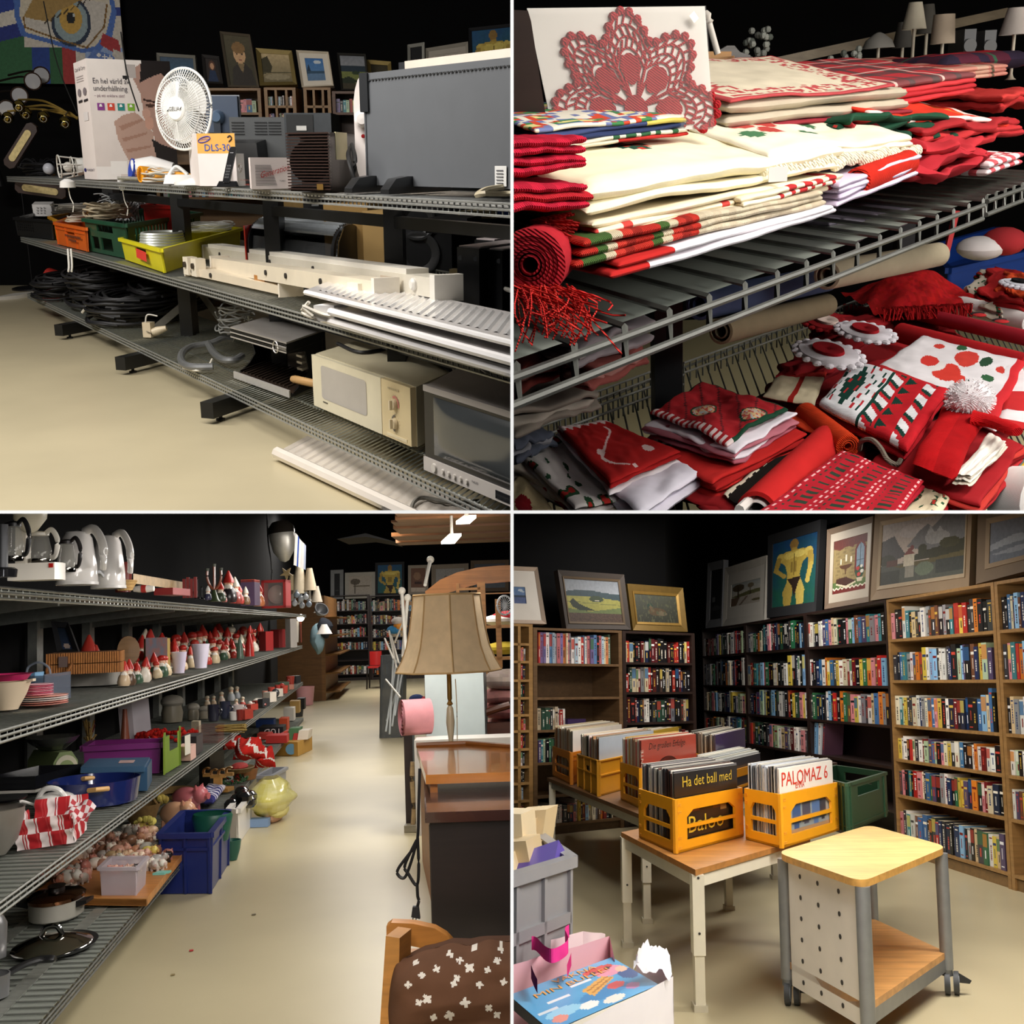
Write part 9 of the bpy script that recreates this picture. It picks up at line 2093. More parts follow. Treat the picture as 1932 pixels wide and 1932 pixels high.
T.part('cord',wire([c+V(12*s,-.02,120*s),c+V(13*s,-.02,60*s),c+V(12*s,-.02,4*s)],.004,'#d9cfb8'),'plastic')
y0=9.3;A_,B_=R3.at(803,1340,y0),R3.at(914,1340,y0);zt_=R3.up(A_,1268)
T=thing(R3,'pale_cabinet','pale blue-grey cabinet standing behind the lamp','cabinet',V(A_.x,y0,-EY));mb=MB();mb.box(A_.x,B_.x,y0,y0+.9,-EY,zt_,'#c3cfce');T.part('body',mb,'plastic');mb=MB();mb.box(A_.x-.004,A_.x,y0+.02,y0+.88,-EY,zt_-.02,'#3c4448');T.part('side_panel',mb,'plastic')
mb=MB();mb.box(R3.at(783,1400,8.7).x,xr,8.62,8.9,-EY,R3.up(R3.at(783,1400,8.7),1395),'#d9d4cc');solo(R3,'white_cabinet','low white cabinet edge behind the desk','cabinet',mb,'plastic')
for k,(v0,v1,col,lab)in enumerate(((1270,1305,'#b9a69a','cream patterned cushion, topmost at the picture edge'),(1306,1330,'#b57d78','pink fabric seat, second of the pile at the edge'),(1331,1360,'#a86a64','dusty pink sofa seat, third of the pile at the edge'),(1366,1396,'#b5837c','rose sofa arm, lowest of the pile at the edge'))):
 y_=10.2;A_=R3.at(912,v1,y_);z0,z1=R3.up(A_,v1),R3.up(A_,v0);mb=MB();slab(mb,V(A_.x,y_,0),V(.3,y_,0),V(.3,y_+.8,0),V(A_.x,y_+.8,0),z0,z1-z0,lambda s_,t,col=col:jit(col,.06,r3),12,.45,.01,k);solo(R3,'sofa_cushion',lab,'cushion',mb,'cloth')
A_=R3.at(905,1430,9.9);mb=MB();mb.ob(V(A_.x,9.9,-EY),V(.6,0,0),V(0,.1,0),V(0,0,R3.up(A_,1338)+EY-.12),'#5a2f1c');mb.tube(spl([R3.at(912,1346,9.85),R3.at(935,1338,9.85),R3.at(962,1330,9.85)],4),.03,'#6a3a22',8);solo(R3,'wooden_headboard','dark carved wooden headboard beside the pink cushions','headboard',mb,'wood')
y_=12;mb=MB();T=thing(R3,'pine_bunk_bed','pine bunk bed frame with an arched top rail','bed',R3.at(880,1400,y_))
top=[(802,1116),(830,1094),(862,1080),(900,1071),(940,1067),(975,1066)];bot=[(802,1124),(975,1096)]
pts=[R3.at(u,v,y_)for u,v in top]+[R3.at(975,1096,y_),R3.at(900,1102,y_),R3.at(840,1120,y_),R3.at(803,1123,y_)]
mb.prism(pts[::-1],(0,.1,0),'#b8773a');T.part('arched_rail',mb,'woodx')
for(u0,u1,v0,v1,nm)in((861,866,1100,1124,'slat'),(906,915,1098,1290,'post'),(866,906,1108,1114,'rail'),(915,975,1117,1121,'rail'),(915,975,1178,1186,'rail'),(938,944,1130,1260,'post'),(915,975,1238,1246,'rail')):
 p,q=R3.at(u0,v1,y_),R3.at(u1,v0,y_);mb=MB();mb.box(p.x,q.x,y_-.02,y_+.08,p.z,q.z,'#c68a4a');T.part(nm,mb,'wood')
mb=MB();p=R3.at(952,1142,11.5);mb.tube([p+V(14*11.5/F*math.cos(t),0,18*11.5/F*math.sin(t))for t in[i*.35 for i in range(18)]],.01,'#c9cdd2',5,True)
for i in range(20):mb.tube([p,p+V(14*11.5/F*math.cos(i*.314),-.03,18*11.5/F*math.sin(i*.314))],.004,'#c9cdd2',3)
solo(R3,'distant_fan','white fan in the bunk bed opening','fan',mb,'plastic',kind='stuff')
for k,(v,col,lab)in enumerate(((1176,'#dcd8d2','white bedding on the upper bunk'),(1230,'#b9a23a','yellow folded textile on the lower bunk'),(1168,'#a82830','red cushion on the upper bunk'))):
 p=R3.at(918 if k<2 else 935,v,12.6);mb=MB();mb.ell(p+V(.2,.2,.03),(.25,.25,.07 if k<2 else.06),col,14,7);solo(R3,'bedding',lab,'bedding',mb,'cloth')
c=on3(735,1392,FZ);s=sc3(c);T=thing(R3,'grille_bin','dark mesh stand filled with white curtain rods','stand',c)
zt_=R3.up(c,1236)
for(x0,x1)in((-17,22),):
 mb=MB();mb.ob(c+V(x0*s,0,0),V((x1-x0)*s,0,0),V(.05,.1,0),V(6*s,0,zt_-c.z),'#4a4e50');T.part('mesh_panel',mb,mk('dark_mesh',.5,.4,alpha=.75))
for x in(-17,22):
 mb=MB();mb.tube([c+V(x*s,0,0),c+V((x+6)*s,0,zt_-c.z)],.016,'#5d6163',6);T.part('frame_post',mb,'metal')
rods_=[((758,1115),(766,1230)),((769,1128),(760,1240)),((812,1056),(802,1104)),((726,1205),(742,1242)),((734,1190),(748,1260)),((738,1200),(752,1250)),((745,1212),(770,1150)),((728,1282),(755,1315)),((742,1245),(735,1385)),((748,1245),(728,1380)),((755,1250),(740,1370)),((762,1250),(745,1350)),((770,1240),(730,1360))]
for k,(a,b)in enumerate(rods_):
 mb=MB();mb.tube([R3.at(*a,10.4+.05*k),R3.at(*b,10.1+.05*k)],.016 if k<3 else.009,'#e3ddd0' if k<8 else '#c4c8c8',7);
 if k<3:mb.ell(R3.at(*a,10.4+.05*k),.035,'#e6dfd0',8,6)
 solo(R3,'curtain_rod','%s white curtain rod of the bundle in the mesh stand'%nth(k),'rod',mb,'plastic','white curtain rods in the mesh stand')
for(u,v,col,lab)in((752,1172,'#cfc6bc','white cloth bundle beside the curtain rods'),(755,1182,'#d98f3c','orange cloth bundle beside the curtain rods'),(744,1188,'#3f84b5','blue cloth bundle beside the curtain rods'),(800,1322,'#a03038','red rolled rug end above the pink roll'),(786,1318,'#2f3f6a','dark blue fabric above the pink roll')):
 p=R3.at(u,v,10.8);mb=MB();mb.ell(p,(.07,.1,.04),col,10,6);solo(R3,'cloth_bundle',lab,'cloth',mb,'cloth')
a,b=R3.at(770,1352,9.0),R3.at(804,1350,9.4);mb=MB();r_=30*9/F
for i in range(4):mb.lathe([(r_*(1-.22*i),0),(r_*(1-.22*i),.22),(r_*(1-.22*i)-.02,.22),(r_*(1-.22*i)-.02,0)],a-V(.04,.1,0),22,['#d08f94','#c98288','#d59aa0','#b9727a'][i],ax=(1,.35,0),cap=False)
mb.v=[(p[0],p[1],a.z+(p[2]-a.z)*1.1)for p in mb.v];solo(R3,'rolled_rug','pink rolled rug lying above the aisle','rug',mb,'cloth')
a=on3(775,1400,FZ);mb=MB();mb.box(R3.at(762,1400,8.9).x,R3.at(778,1400,8.9).x,8.9,9.1,FZ,R3.up(R3.at(770,1400,8.9),1384),'#2a1a14');solo(R3,'rug_stand','dark wooden post under the pink rug','post',mb,'wood')
c=on3(776,1568,FZ);s=sc3(c);mb=MB();mb.tube(spl([c+V(2*s,0,2*s),c+V(6*s,0,40*s),c+V(4*s,0,90*s),c+V(6*s,0,126*s)],4),4.5*s,'#b59a72',8);mb.ob(c+V(-12*s,-.05,0),V(24*s,0,0),V(0,.1,0),V(0,0,12*s),'#9a917c');solo(R3,'chair_leg','pale wooden chair leg beside the desk','chair',mb,'wood')
T=thing(R3,'hanging_plug','black cord with plug hanging down the dresser side','plug',R3.at(784,1735,5.7))
for pl_ in(((792,1450),(790,1520),(788,1580),(780,1600),(752,1638),(752,1652),(764,1655),(776,1625),(786,1590)),((788,1580),(790,1640),(786,1670),(770,1648),(764,1632),(786,1585)),((787,1668),(788,1690),(790,1700),(786,1715))):T.part('cord',wire([R3.at(u,v,5.68)for u,v in pl_],.008,'#141214'),'rubber')
p=R3.at(784,1712,5.68);s=5.68/F;mb=MB();mb.hexa([p+V(x*s,y,z*s)for x,y,z in((-8,-.015,-16),(8,-.015,-20),(8,.015,-20),(-8,.015,-16),(-5,-.015,2),(6,-.015,2),(6,.015,2),(-5,.015,2))],'#18161a');pb=T.part('plug_body',mb,'rubber')
for x in(-5,1):
 mb=MB();mb.cyl(p+V(x*s,0,-18*s),p+V((x-2)*s,0,-28*s),1.1*s,'#4a4a4c',6);pb.part('pin',mb,'metal')
y_=4.15;T=thing(R3,'pine_bench','pine bench with a curved armrest in the corner','bench',R3.at(740,1900,y_))
P_=[R3.at(u,v,y_)for u,v in((716,1945),(750,1945),(754,1770),(728,1766))];mb=MB();mb.prism(P_,(.03,.12,0),'#c98b43');T.part('post',mb,'wood')
top=[(729,1748),(738,1741),(780,1743),(820,1752),(842,1765),(856,1780)];low=[(858,1800),(800,1790),(729,1775)]
mb=MB();mb.prism([R3.at(u,v,y_+.25)for u,v in top+low][::-1],(0,.06,0),'#bf7e38');T.part('armrest',mb,'woodx')
mb=MB();p=R3.at(716,1945,y_+.2);mb.ob(V(p.x,y_+.3,p.z),V(1.2,0,0),V(0,.8,0),V(0,0,.04),'#b87a36');T.part('seat',mb,'woodx')
mb=MB();C_=R3.at(868,1880,y_+.05)
cl=[(760,1800),(784,1815),(824,1828),(868,1812),(886,1826),(938,1812),(950,1852),(806,1885),(878,1892),(856,1856),(790,1892),(770,1858),(895,1788),(850,1800),(905,1858),(922,1902),(848,1916),(818,1920),(938,1915),(946,1790),(920,1830),(862,1846),(796,1840)]
yp=y_+.05;k_=yp/F
def pil(a,b):
 x=-130+300*a;z=-95+190*b
 w_=1-.12*(1-math.sin(math.pi*b));top_=10*math.sin(a*3)-22*(1-a)*b
 th=max(0,(1-(2*a-1)**6)*(1-(2*b-1)**6))**.5
 return C_+V(x*w_*k_,-.22*th+.03*noise.noise(V(a*4,b*4,1)),(z+top_)*k_+.012*noise.noise(V(a*7,b*7,4)))
def pcol(a,b):
 u,v=R3.px(pil(a,b))
 for i,(cu,cv)in enumerate(cl):
  r_=8.5 if i in(0,4,7,8,16)else 6.2
  du,dv=u-cu,v-cv
  if du*du+dv*dv<r_*r_*1.9:
   an=math.atan2(dv,du)+i;rr_=math.hypot(du,dv)
   if rr_<r_*(.55+.65*abs(math.cos(2*an))):return '#efe6da'
 return '#6b4a36'
mb.grid(pil,150,110,pcol);mb.grid(lambda a,b:pil(a,b)+V(0,.44*max(0,(1-(2*a-1)**6)*(1-(2*b-1)**6))**.5,0),16,12,'#5d3f2e')
solo(R3,'clover_cushion','brown cushion printed with white clovers on the pine bench','cushion',mb,'cloth',ang=80)
# ==== room 4: books and records
r4r=random.Random(8)
on4=R4.on
# ---- pictures standing on the bookcases
def onrow(u,kind):
 return(ll(u)if kind=='l' else r4(u)).y+.12
def pic4(label,c,kind,*a,**k):
 picture(R4,label,c,(onrow((c[0][0]+c[3][0])/2,kind)+.1,onrow((c[1][0]+c[2][0])/2,kind)+.1),*a,lean=.1,**k)
pic4('pale-framed blue seascape, cut off beside the disc rack',((940,1068),(1012,1071),(1029,1178),(940,1176)),'l',.04,'#b09c8a',Art(10,12,grad('#4a6a92','#5c6f95',12),[('e',6,2.4,2,.9,'#a9b5c0'),('e',8,3.4,1.5,.6,'#9daab8'),('r',0,6,10,7.4,'#27364a'),('r',0,7.4,10,12,'#46557e')]),mat='#cfc8bd',matw=.17,n=(20,24))
HILL=Art(20,16,grad('#63686e','#7d8187',5),[('p',[(0,4.6),(5,3.9),(10,4),(15,4.8),(20,5),(20,8),(0,7)],'#25363c'),('p',[(0,6.4),(6,6.2),(12,6.6),(20,7.6),(20,16),(0,16)],'#7d7a3a'),('p',[(0,7),(5,7.6),(3,9.5),(0,10)],'#8a8440'),('e',11,7.2,2.6,1.2,'#26331f'),('r',10.4,7.6,12,8.1,'#a9a28e'),('l',0,8.4,20,9.4,.15,'#5d5f30'),('p',[(1,8.6),(2.4,7.2),(4,9),(6,10),(10,11.6),(5,12),(2,10.5)],'#1c2418'),('p',[(0,11),(8,12),(14,11.2),(20,10.2),(20,13),(0,13)],'#4f5a34'),('r',0,12.6,20,16,'#3a2c24'),('f',lambda x,y:'#45342a' if y>12.6 and noise.noise(V(x*2,y*3,2))>.1 else None)])
pic4('dark-framed landscape of yellow fields and blue hills',((1050,1076),(1175,1085),(1188,1189),(1066,1187)),'l',.06,'#2b2119',HILL,inner='#4d3c26',n=(60,48))
pic4('gilt-framed dark picture of a duck in reeds',((1181,1102),(1286,1110),(1295,1193),(1192,1190)),'l',.075,'#6b5428',Art(18,14,grad('#33352c','#23241c',14),[('e',9,8.6,4,2,'#3d3020'),('e',6.2,5.6,1.2,1.4,'#1c2a22'),('l',6.4,6.2,7.4,8,.6,'#4a3c2a'),('e',11,9.4,2.2,1.2,'#4d4434'),('f',lambda x,y:'#3c3d2c' if noise.noise(V(x*1.6,y*.5,4))>.28 else None)]),inner='#8a6c34',fmat='metal',n=(50,40))
pic4('narrow grey-framed dark picture in the room corner',((1338,1063),(1368,1056),(1364,1182),(1334,1186)),'r',.12,'#76777a',Art(5,20,grad('#16181a','#2a2c2c',20),[('r',1,11,2,13,'#6a6c6c'),('e',2.6,15.6,2,1,'#3c3f40')]),n=(12,40))
pic4('white-framed print of bare trees by a river',((1371,1072),(1449,1048),(1445,1172),(1366,1182)),'r',.1,'#a9a49a',Art(16,20,grad('#8f9390','#b5afa0',12),[('p',[(0,12),(6,9.6),(10,8.4),(16,8),(16,12),(4,13)],'#5c5c3a'),('e',4,4.4,3.4,3.2,'#4a3f2c'),('l',4,4,4,13,.35,'#3c3022'),('l',10.6,3,10.8,12,.25,'#463a2a'),('e',10.8,4,1.8,2,'#6a5f4a'),('p',[(3,13),(16,11),(16,20),(0,20),(0,16)],'#a29a8e'),('p',[(0,13),(5,13),(3,20),(0,20)],'#5d4a3a'),('l',9,13,5,20,.5,'#6e5f52'),('e',14,17,2.4,1.2,'#5a5238')]),mat='#b9b4aa',matw=.16,n=(40,50))
pic4('painting of a faceless muscular yellow man on teal',((1452,1011),(1552,980),(1543,1155),(1450,1166)),'r',.12,'#17181b',Art(10,17,grad('#173f66','#1c5540',17,.3,.5),MUSC(1)),n=(60,100))
EMB=Art(20,33,'#8f7d52',[('f',lambda x,y:'#7d6c46' if(int(y/1.1)%2 and int((x+(int(y/2.2)%2))/2.2)%2)else None),('r',0,0,20,5,'#5d2a26'),('p',[(0,5),(4,6.6),(8,4.6),(12,6.4),(13,0),(0,0)],'#62302a'),('p',[(13,22),(13,8),(14,5),(16.2,3),(18.6,5),(19.4,8),(19.4,22)],'#6a2420'),('p',[(14,22),(14,8.4),(15,6),(16.2,4.6),(17.6,6),(18.4,8.4),(18.4,22)],'#7d93a6'),('l',16.2,5,16.2,22,.15,'#33444f'),('l',14,10,18.4,10,.12,'#33444f'),('l',14,15,18.4,15,.12,'#33444f'),('r',7.4,10,8.2,14,'#ded6c0'),('r',4.2,12,5,15.5,'#ded6c0'),('r',10.4,11.6,11.2,15,'#ded6c0'),('p',[(3.4,16),(11.8,16),(10.6,18),(8,19),(8,22),(7.4,22),(7.2,19),(4.8,18)],'#54341f'),('r',0,26,20,33,'#566b3c'),('p',[(2,24),(8,23.6),(14,27),(8,29),(2,26.6)],'#43261e'),('p',[(2,26.6),(8,29),(14,27),(14,28),(8,30.4),(2,27.6)],'#cfc4a6'),('e',16,22,2.6,4,'#2f4a34'),('e',15,20,1,1.2,'#b23a36'),('e',17.4,22,1,1.1,'#d9d3c8'),('e',15.6,23.6,1,1.2,'#c0433c'),('e',17,19,.8,.9,'#e0dacd'),('p',[(14.4,25.6),(18,25.6),(17.6,28),(15,28)],'#c9bda4'),('f',lambda x,y:'#d8d0bd' if y>30.2-1.1*abs(((x/2.4)%1)-.5)*2 and y<31.2-1.2*abs(((x/2.4)%1)-.5)*2 else('#6a2420' if y>31-1.2*abs(((x/2.4)%1)-.5)*2 else None))])
pic4('embroidered picture of a candlestick, book and church window',((1564,1000),(1651,974),(1643,1136),(1559,1150)),'r',.06,'#6d5a48',EMB,mat='#b9ae9e',matw=.09,n=(60,96))
MTN=Art(36,28,grad('#a39a94','#b9a89a',12),[('e',14,5,6,3,'#b5aba6'),('p',[(12,12),(17,6),(21,3),(23,5),(28,0),(36,0),(36,15),(20,15)],'#716f6e'),('p',[(20,9),(22,4),(24,8),(26,5),(29,10),(24,12)],'#9d9a98'),('p',[(0,8),(3,7),(6,6),(8,10),(12,16),(0,19)],'#4e4a48'),('e',25,10,5,3,'#96938f'),('p',[(13,17),(20,15),(27,14),(36,12),(36,19),(10,19)],'#3a3826'),('e',19,14.4,2,2.6,'#3d3c26'),('e',30,13,4,2.4,'#45422a'),('e',3,17,4,2.6,'#3b3a2c'),('r',0,19.4,36,28,'#4f5148'),('p',[(6,20),(22,19),(36,17.6),(36,20),(10,21.4)],'#5c5232'),('r',3,17.4,8,20,'#5a3a30'),('r',11,15.6,15.6,20.6,'#c5baa4'),('p',[(10.6,15.8),(13.2,12.6),(16,15.8)],'#7c4038'),('e',14.4,12.8,.8,1.2,'#743a33'),('r',11.4,20.8,15.4,26,'#8d887a'),('e',20,23,4,3,'#66705c'),('r',0,22,9,28,'#3c3d36'),('r',25,20,36,26,'#3d3f3a')])
pic4('wide painting of a lakeside chapel under grey mountains',((1655,968),(1840,930),(1833,1108),(1646,1134)),'r',.1,'#8d765a',MTN,inner='#a89478',n=(90,70))
pic4('brown-framed painting of grey sea waves at the picture edge',((1850,958),(2010,925),(2004,1062),(1846,1103)),'r',.11,'#6d5a44',Art(20,20,grad('#6f7076','#5d626a',20,.2,.5),[('p',[(0,11),(8,8),(20,9),(20,11),(6,12.4),(0,14)],'#8d9094'),('p',[(0,16),(10,14),(20,15),(20,16),(8,17)],'#83868b')]),inner='#8d775c',n=(40,40))
# ---- tables
def table(label,Fc,Rc,Lc,zt,col,legs,feet=True,th=.028):
 T=thing(R4,'table',label,'table',V(Fc.x,Fc.y,zf4));Bc=Lc+Rc-Fc
 mb=MB();mb.hexa([V(p.x,p.y,zt-th)for p in(Fc,Rc,Bc,Lc)]+[V(p.x,p.y,zt)for p in(Fc,Rc,Bc,Lc)],col);T.part('tabletop',mb,'woodx')
 c=(Fc+Rc+Bc+Lc)/4;ins=[p+(c-p)*.05 for p in(Fc,Rc,Bc,Lc)]
 for i in range(4):
  a,b=ins[i],ins[(i+1)%4];e=b-a;n=V(-e.y,e.x,0).normalized()*.03
  mb=MB();mb.ob(V(a.x,a.y,zt-th-.06)-n/2,e,n,V(0,0,.06),'#ddd6c0');T.part('apron',mb,'plastic')
 for p in ins:
  mb=MB();w=.028;mb.box(p.x-w,p.x+w,p.y-w*1.6,p.y+w*1.6,zf4+.25,zt-th,'#e2dbc6');lg=T.part('leg',mb,'plastic')
  mb=MB();w=.023;mb.box(p.x-w,p.x+w,p.y-w*1.6,p.y+w*1.6,zf4+.03,zf4+.25,'#d9d1ba');lg.part('leg_extension',mb,'plastic')
  mb=MB();w=.032;mb.box(p.x-w,p.x+w,p.y-w*1.5,p.y+w*1.5,zf4,zf4+.03,'#c9c0a8');lg.part('foot',mb,'rubber')
  for zz in(.35,.6):
   mb=MB();mb.lathe([(.006,0),(.006,.003)],V(p.x+.0,p.y-.046,zf4+zz),8,'#2a2824',ax=(0,-1,0));lg.part('hole',mb,'matte')
 return T
ZTA=-.86
FA,RA,LA_=on4(1312,1641,ZTA),on4(1470,1596,ZTA),on4(1172,1570,ZTA)
RA=FA+(RA-FA)*1.45
table('small table with oak top and cream steel legs under the front crates',FA,RA,LA_,ZTA,'#b27a3e',None)
ZTB=-.83
FB,LB_=on4(1216,1540,ZTB),on4(1032,1467,ZTB)
RB=FB+(RA-FA)*1.5
table('longer table behind with a worn brown top and cream legs',FB,RB,LB_,ZTB,'#7d5a3a',None)
# ---- record crates
RECC=['#e4dfd2','#cfc6b0','#b9ae98','#d8cfba','#9aa4ae','#3a3634','#8c5a3c','#c98a4a','#5a6a8a','#ece6da','#a03a30','#d9d5cc','#bfae8a','#6d7a5a','#1f1f22','#d3b9a0']
def lpcrate(label,L_,C_,R_,baseC,zt,n,col='#e69a17',rec=RECC,front=None,up=46,dn=0.,text_fn=None,style='window',slab_=1.,short='crate',f0=.06,f1=.97,lean=0.):
 base=on4(*baseC,zt+.003);zr=R4.up(base,C_[1])
 C,Lp,Rp=on4(*C_,zr),on4(*L_,zr),on4(*R_,zr);Bp=Lp+Rp-C
 z0=zt+.003
 T=thing(R4,'record_crate',label,'crate',V(C.x,C.y,z0),'plastic record crates')
 Q=[Lp,C,Rp,Bp];h=zr-z0;t=.014
 mb=MB();mb.hexa([V(p.x,p.y,z0)for p in Q]+[V(p.x,p.y,z0+.012)for p in Q],mixc(col,'#000',.15));T.part('bottom',mb,'plastic')
 for k in range(4):
  a,b=Q[k],Q[(k+1)%4];e=b-a;n_=V(-e.y,e.x,0).normalized();cc=(Lp+Rp)/2
  if n_.dot(cc-a)<0:n_=-n_
  o=V(a.x,a.y,z0);mb=MB()
  if style=='window':
   panel(mb,o,e,V(0,0,h),n_*t,[(.16,.87,.20,.42),(.16,.87,.49,.76)],col)
   for(x0,sx)in((.16,1),(.87,-1)):
    w_=.09*sx;p0=o+e*x0+V(0,0,h*.76);mb.prism([p0,p0+e*w_,p0-V(0,0,h*.13)]if sx>0 else[p0,p0-V(0,0,h*.13),p0+e*w_],n_*t,col)
  else:
   panel(mb,o,e,V(0,0,h),n_*t,[(.38,.62,.6,.75)]if style!='dip' else[(.22,.8,.62,.82)],col)
   for i in range(4):
    mb.ob(o+e*(i/3.0)*.98-n_*.008,e*.02,n_*.008,V(0,0,h),col)
   for zz in(.55,.96):mb.ob(o+V(0,0,h*zz)-n_*.008,e,n_*.008,V(0,0,h*.04),col)
  T.part('wall',mb,'plastic')
  if style=='window':
   mb=MB()
   for zz in(.12,.3,.78,.92):
    for q in(.03,.93):
     for j in range(3):mb.ob(o+e*q+V(0,0,h*(zz-.06+j*.02))-n_*.003,e*.05,n_*.003,V(0,0,h*.006),mixc(col,'#fff',.15))
   T.part('chevron_marks',mb,'plastic',stuff=True)
 ex=Rp-C;st=Lp-C
 w=ex*.93;o=C+ex*.035
 for i in range(n):
  f=f0+(f1-f0)*(i+.1)/n
  c_=(front if i==0 and front else None)or r4r.choice(rec)
  hgt=h+up*C.y/F+r4r.uniform(-.012,.012)-dn
  p=o+st*f+ex*r4r.uniform(-.01,.012);th=st*((f1-f0)/n*.8)
  ln=V(0,0,hgt)+st*(lean*(1-f))
  mb=MB();mb.ob(V(p.x,p.y,z0+.015),w,th,ln,jit(c_,.05,r4r))
  mb.c[1]=L(mixc(c_,'#e8e0cc',.6))
  nm=solo(R4,'record_sleeve','%s record sleeve from the front in the %s'%(nth(i),short),'record',mb,'cover','records in the '+short,smooth=False)
  if i==0 and text_fn:
   tm=MB();nrm=-st.normalized()*.002
   text_fn(tm,V(p.x,p.y,z0+.015)+nrm,w,ln)
   nm.part('cover_print',tm,'cover',smooth=False,stuff=True)
 return T
def tx_baloo(m,o,w,u):
 text(m,'Ha det ball med',o+w*.12+u*.8,w,u,.055,'#d8b93a',width=w.length*.78)
 text(m,'Baloo',o+w*.2+u*.17,w,u,.085,'#d8b93a',width=w.length*.55)
 for(a,b,c,d,cl)in((.25,.45,.12,.1,'#7a3b22'),(.42,.48,.1,.12,'#a0622c'),(.58,.44,.12,.1,'#5b2a1c'),(.7,.4,.1,.16,'#8a6a3a')):m.quad(o+w*a+u*b,o+w*(a+c)+u*b,o+w*(a+c)+u*(b+d),o+w*a+u*(b+d),cl)
def tx_pal(m,o,w,u):
 text(m,'PALOMAZ 6',o+w*.04+u*.76,w,u,.075,'#d8402e',width=w.length*.85);text(m,'EMMA',o+w*.28+u*.70,w,u,.035,'#d8402e')
 A_=Art(20,12,'#8f9a9e',[('e',5,6,2,4,'#3d5a8a'),('e',9,5,2,4.5,'#4d4f60'),('e',13,6,2,4,'#5b78a8'),('e',16,6,1.6,3.6,'#3b3f4d'),('r',0,10,20,12,'#a88a6a'),('e',5,2.4,.9,1,'#d9b49a'),('e',9,1.6,.9,1,'#d9b49a'),('e',13,2.4,.9,1,'#d9b49a')])
 m.grid(lambda a,b:o+w*(.05+.9*a)+u*(.05+.6*b),30,18,A_)
def tx_monte(m,o,w,u):
 m.quad(o+w*0,o+w,o+w+u,o+u,'#c4503f')
 text(m,'Die gro\u00dfen Erfolge',o+w*.12+u*.84,w,u,.045,'#2a1a18',shear=.3,width=w.length*.66);text(m,'MONTE',o+w*.03+u*.45,u,-w,.05,'#efe6d8',width=u.length*.4)
 c=o+w*.45+u*.5;m.poly([c+w*.2*math.cos(t)+u*.2*math.sin(t)for t in[i*.3 for i in range(21)]],'#1a1718')
def tx_white(m,o,w,u):
 for i in range(9):m.poly([o+w*(.2+.6*(i%3)/2)+u*(.3+.25*(i//3))+w*.07*math.cos(t)*(1+.4*math.sin(i))+u*.08*math.sin(t)for t in[j*.7 for j in range(9)]],['#d98a3a','#2a2a2c','#c9a27c'][i%3])
WH=['#e4dfd2','#cfc6b0','#b9ae98','#ece6da','#d9d5cc','#bfae8a','#c9bda0','#d8cfba','#8a8478','#a9764a']
DKR=['#2a2a2c','#c9c5bc','#4a4a50','#e0dcd4','#77757a','#1c1c1f','#b9b4aa','#5a3a34','#9aa0a8']
lpcrate('orange crate of white-edged records at the far table end',(1042,1408),(1078,1420),(1178,1400),(1079,1481),ZTB,26,'#d8811c',WH,'#e9e4d8',36,text_fn=tx_white,short='orange crate at the far table end')
lpcrate('ochre ribbed crate of records, second from the far end',(1090,1422),(1129,1435),(1240,1413),(1133,1503),ZTB,30,'#d5941d',WH+RECC,'#b9c4cf',34,style='ribbed',short='ochre ribbed crate second from the far end')
lpcrate('yellow crate with a red front sleeve behind the front crates',(1170,1438),(1209,1450),(1320,1430),(1205,1526),ZTB,30,'#df961a',WH+['#b23a2c','#cda24a'],'#c4503f',44,text_fn=tx_monte,short='yellow crate with the red front sleeve')
lpcrate('crate of cream records at the rear of the long table',(1208,1392),(1232,1400),(1290,1388),(1234,1448),ZTB,18,'#d98f1c',WH,'#d9b23a',16,short='crate of cream records at the rear')
lpcrate('crate of dark box sets behind the front crates',(1300,1418),(1352,1432),(1412,1412),(1352,1490),ZTB,14,'#c98a1e',['#2a2036','#3a3a3e','#d8d2c0','#8a7a6a','#1c1c20'],'#3b2a58',36,short='crate of dark box sets')
lpcrate('crate of bluish records between the dark box sets and front crates',(1310,1446),(1352,1462),(1440,1438),(1352,1530),ZTA,26,'#d98f1c',['#8f9aa2','#c9cdd0','#5d6a78','#e0dccf','#a9b0b4'],'#3a3f4a',18,short='crate of bluish records')
lpcrate('yellow window crate with a black blackletter record sleeve in front',(1204,1488),(1273,1509),(1401,1486),(1274,1611),ZTA,36,'#eaa017',DKR,'#17171a',42,text_fn=tx_baloo,short='yellow crate with the black front sleeve')
lpcrate('yellow window crate with a white red-lettered sleeve in front',(1404,1487),(1472,1499),(1580,1476),(1475,1601),ZTA,30,'#f0a41a',DKR+['#c9cfd8','#e4e0d8','#9a86a8'],'#e4ddd8',40,text_fn=tx_pal,short='yellow crate with the white front sleeve',f1=.93)
zg=ZTA;b=on4(1600,1570,zg+.003);zr=R4.up(b,1478)
Q=[on4(1513,1459,zr),on4(1597,1479,zr),on4(1672,1457,zr),on4(1577,1444,zr)]
lp=thing(R4,'bottle_crate','empty dark green crate with cut-out grips beside the yellow ones','crate',V(Q[1].x,Q[1].y,zg))
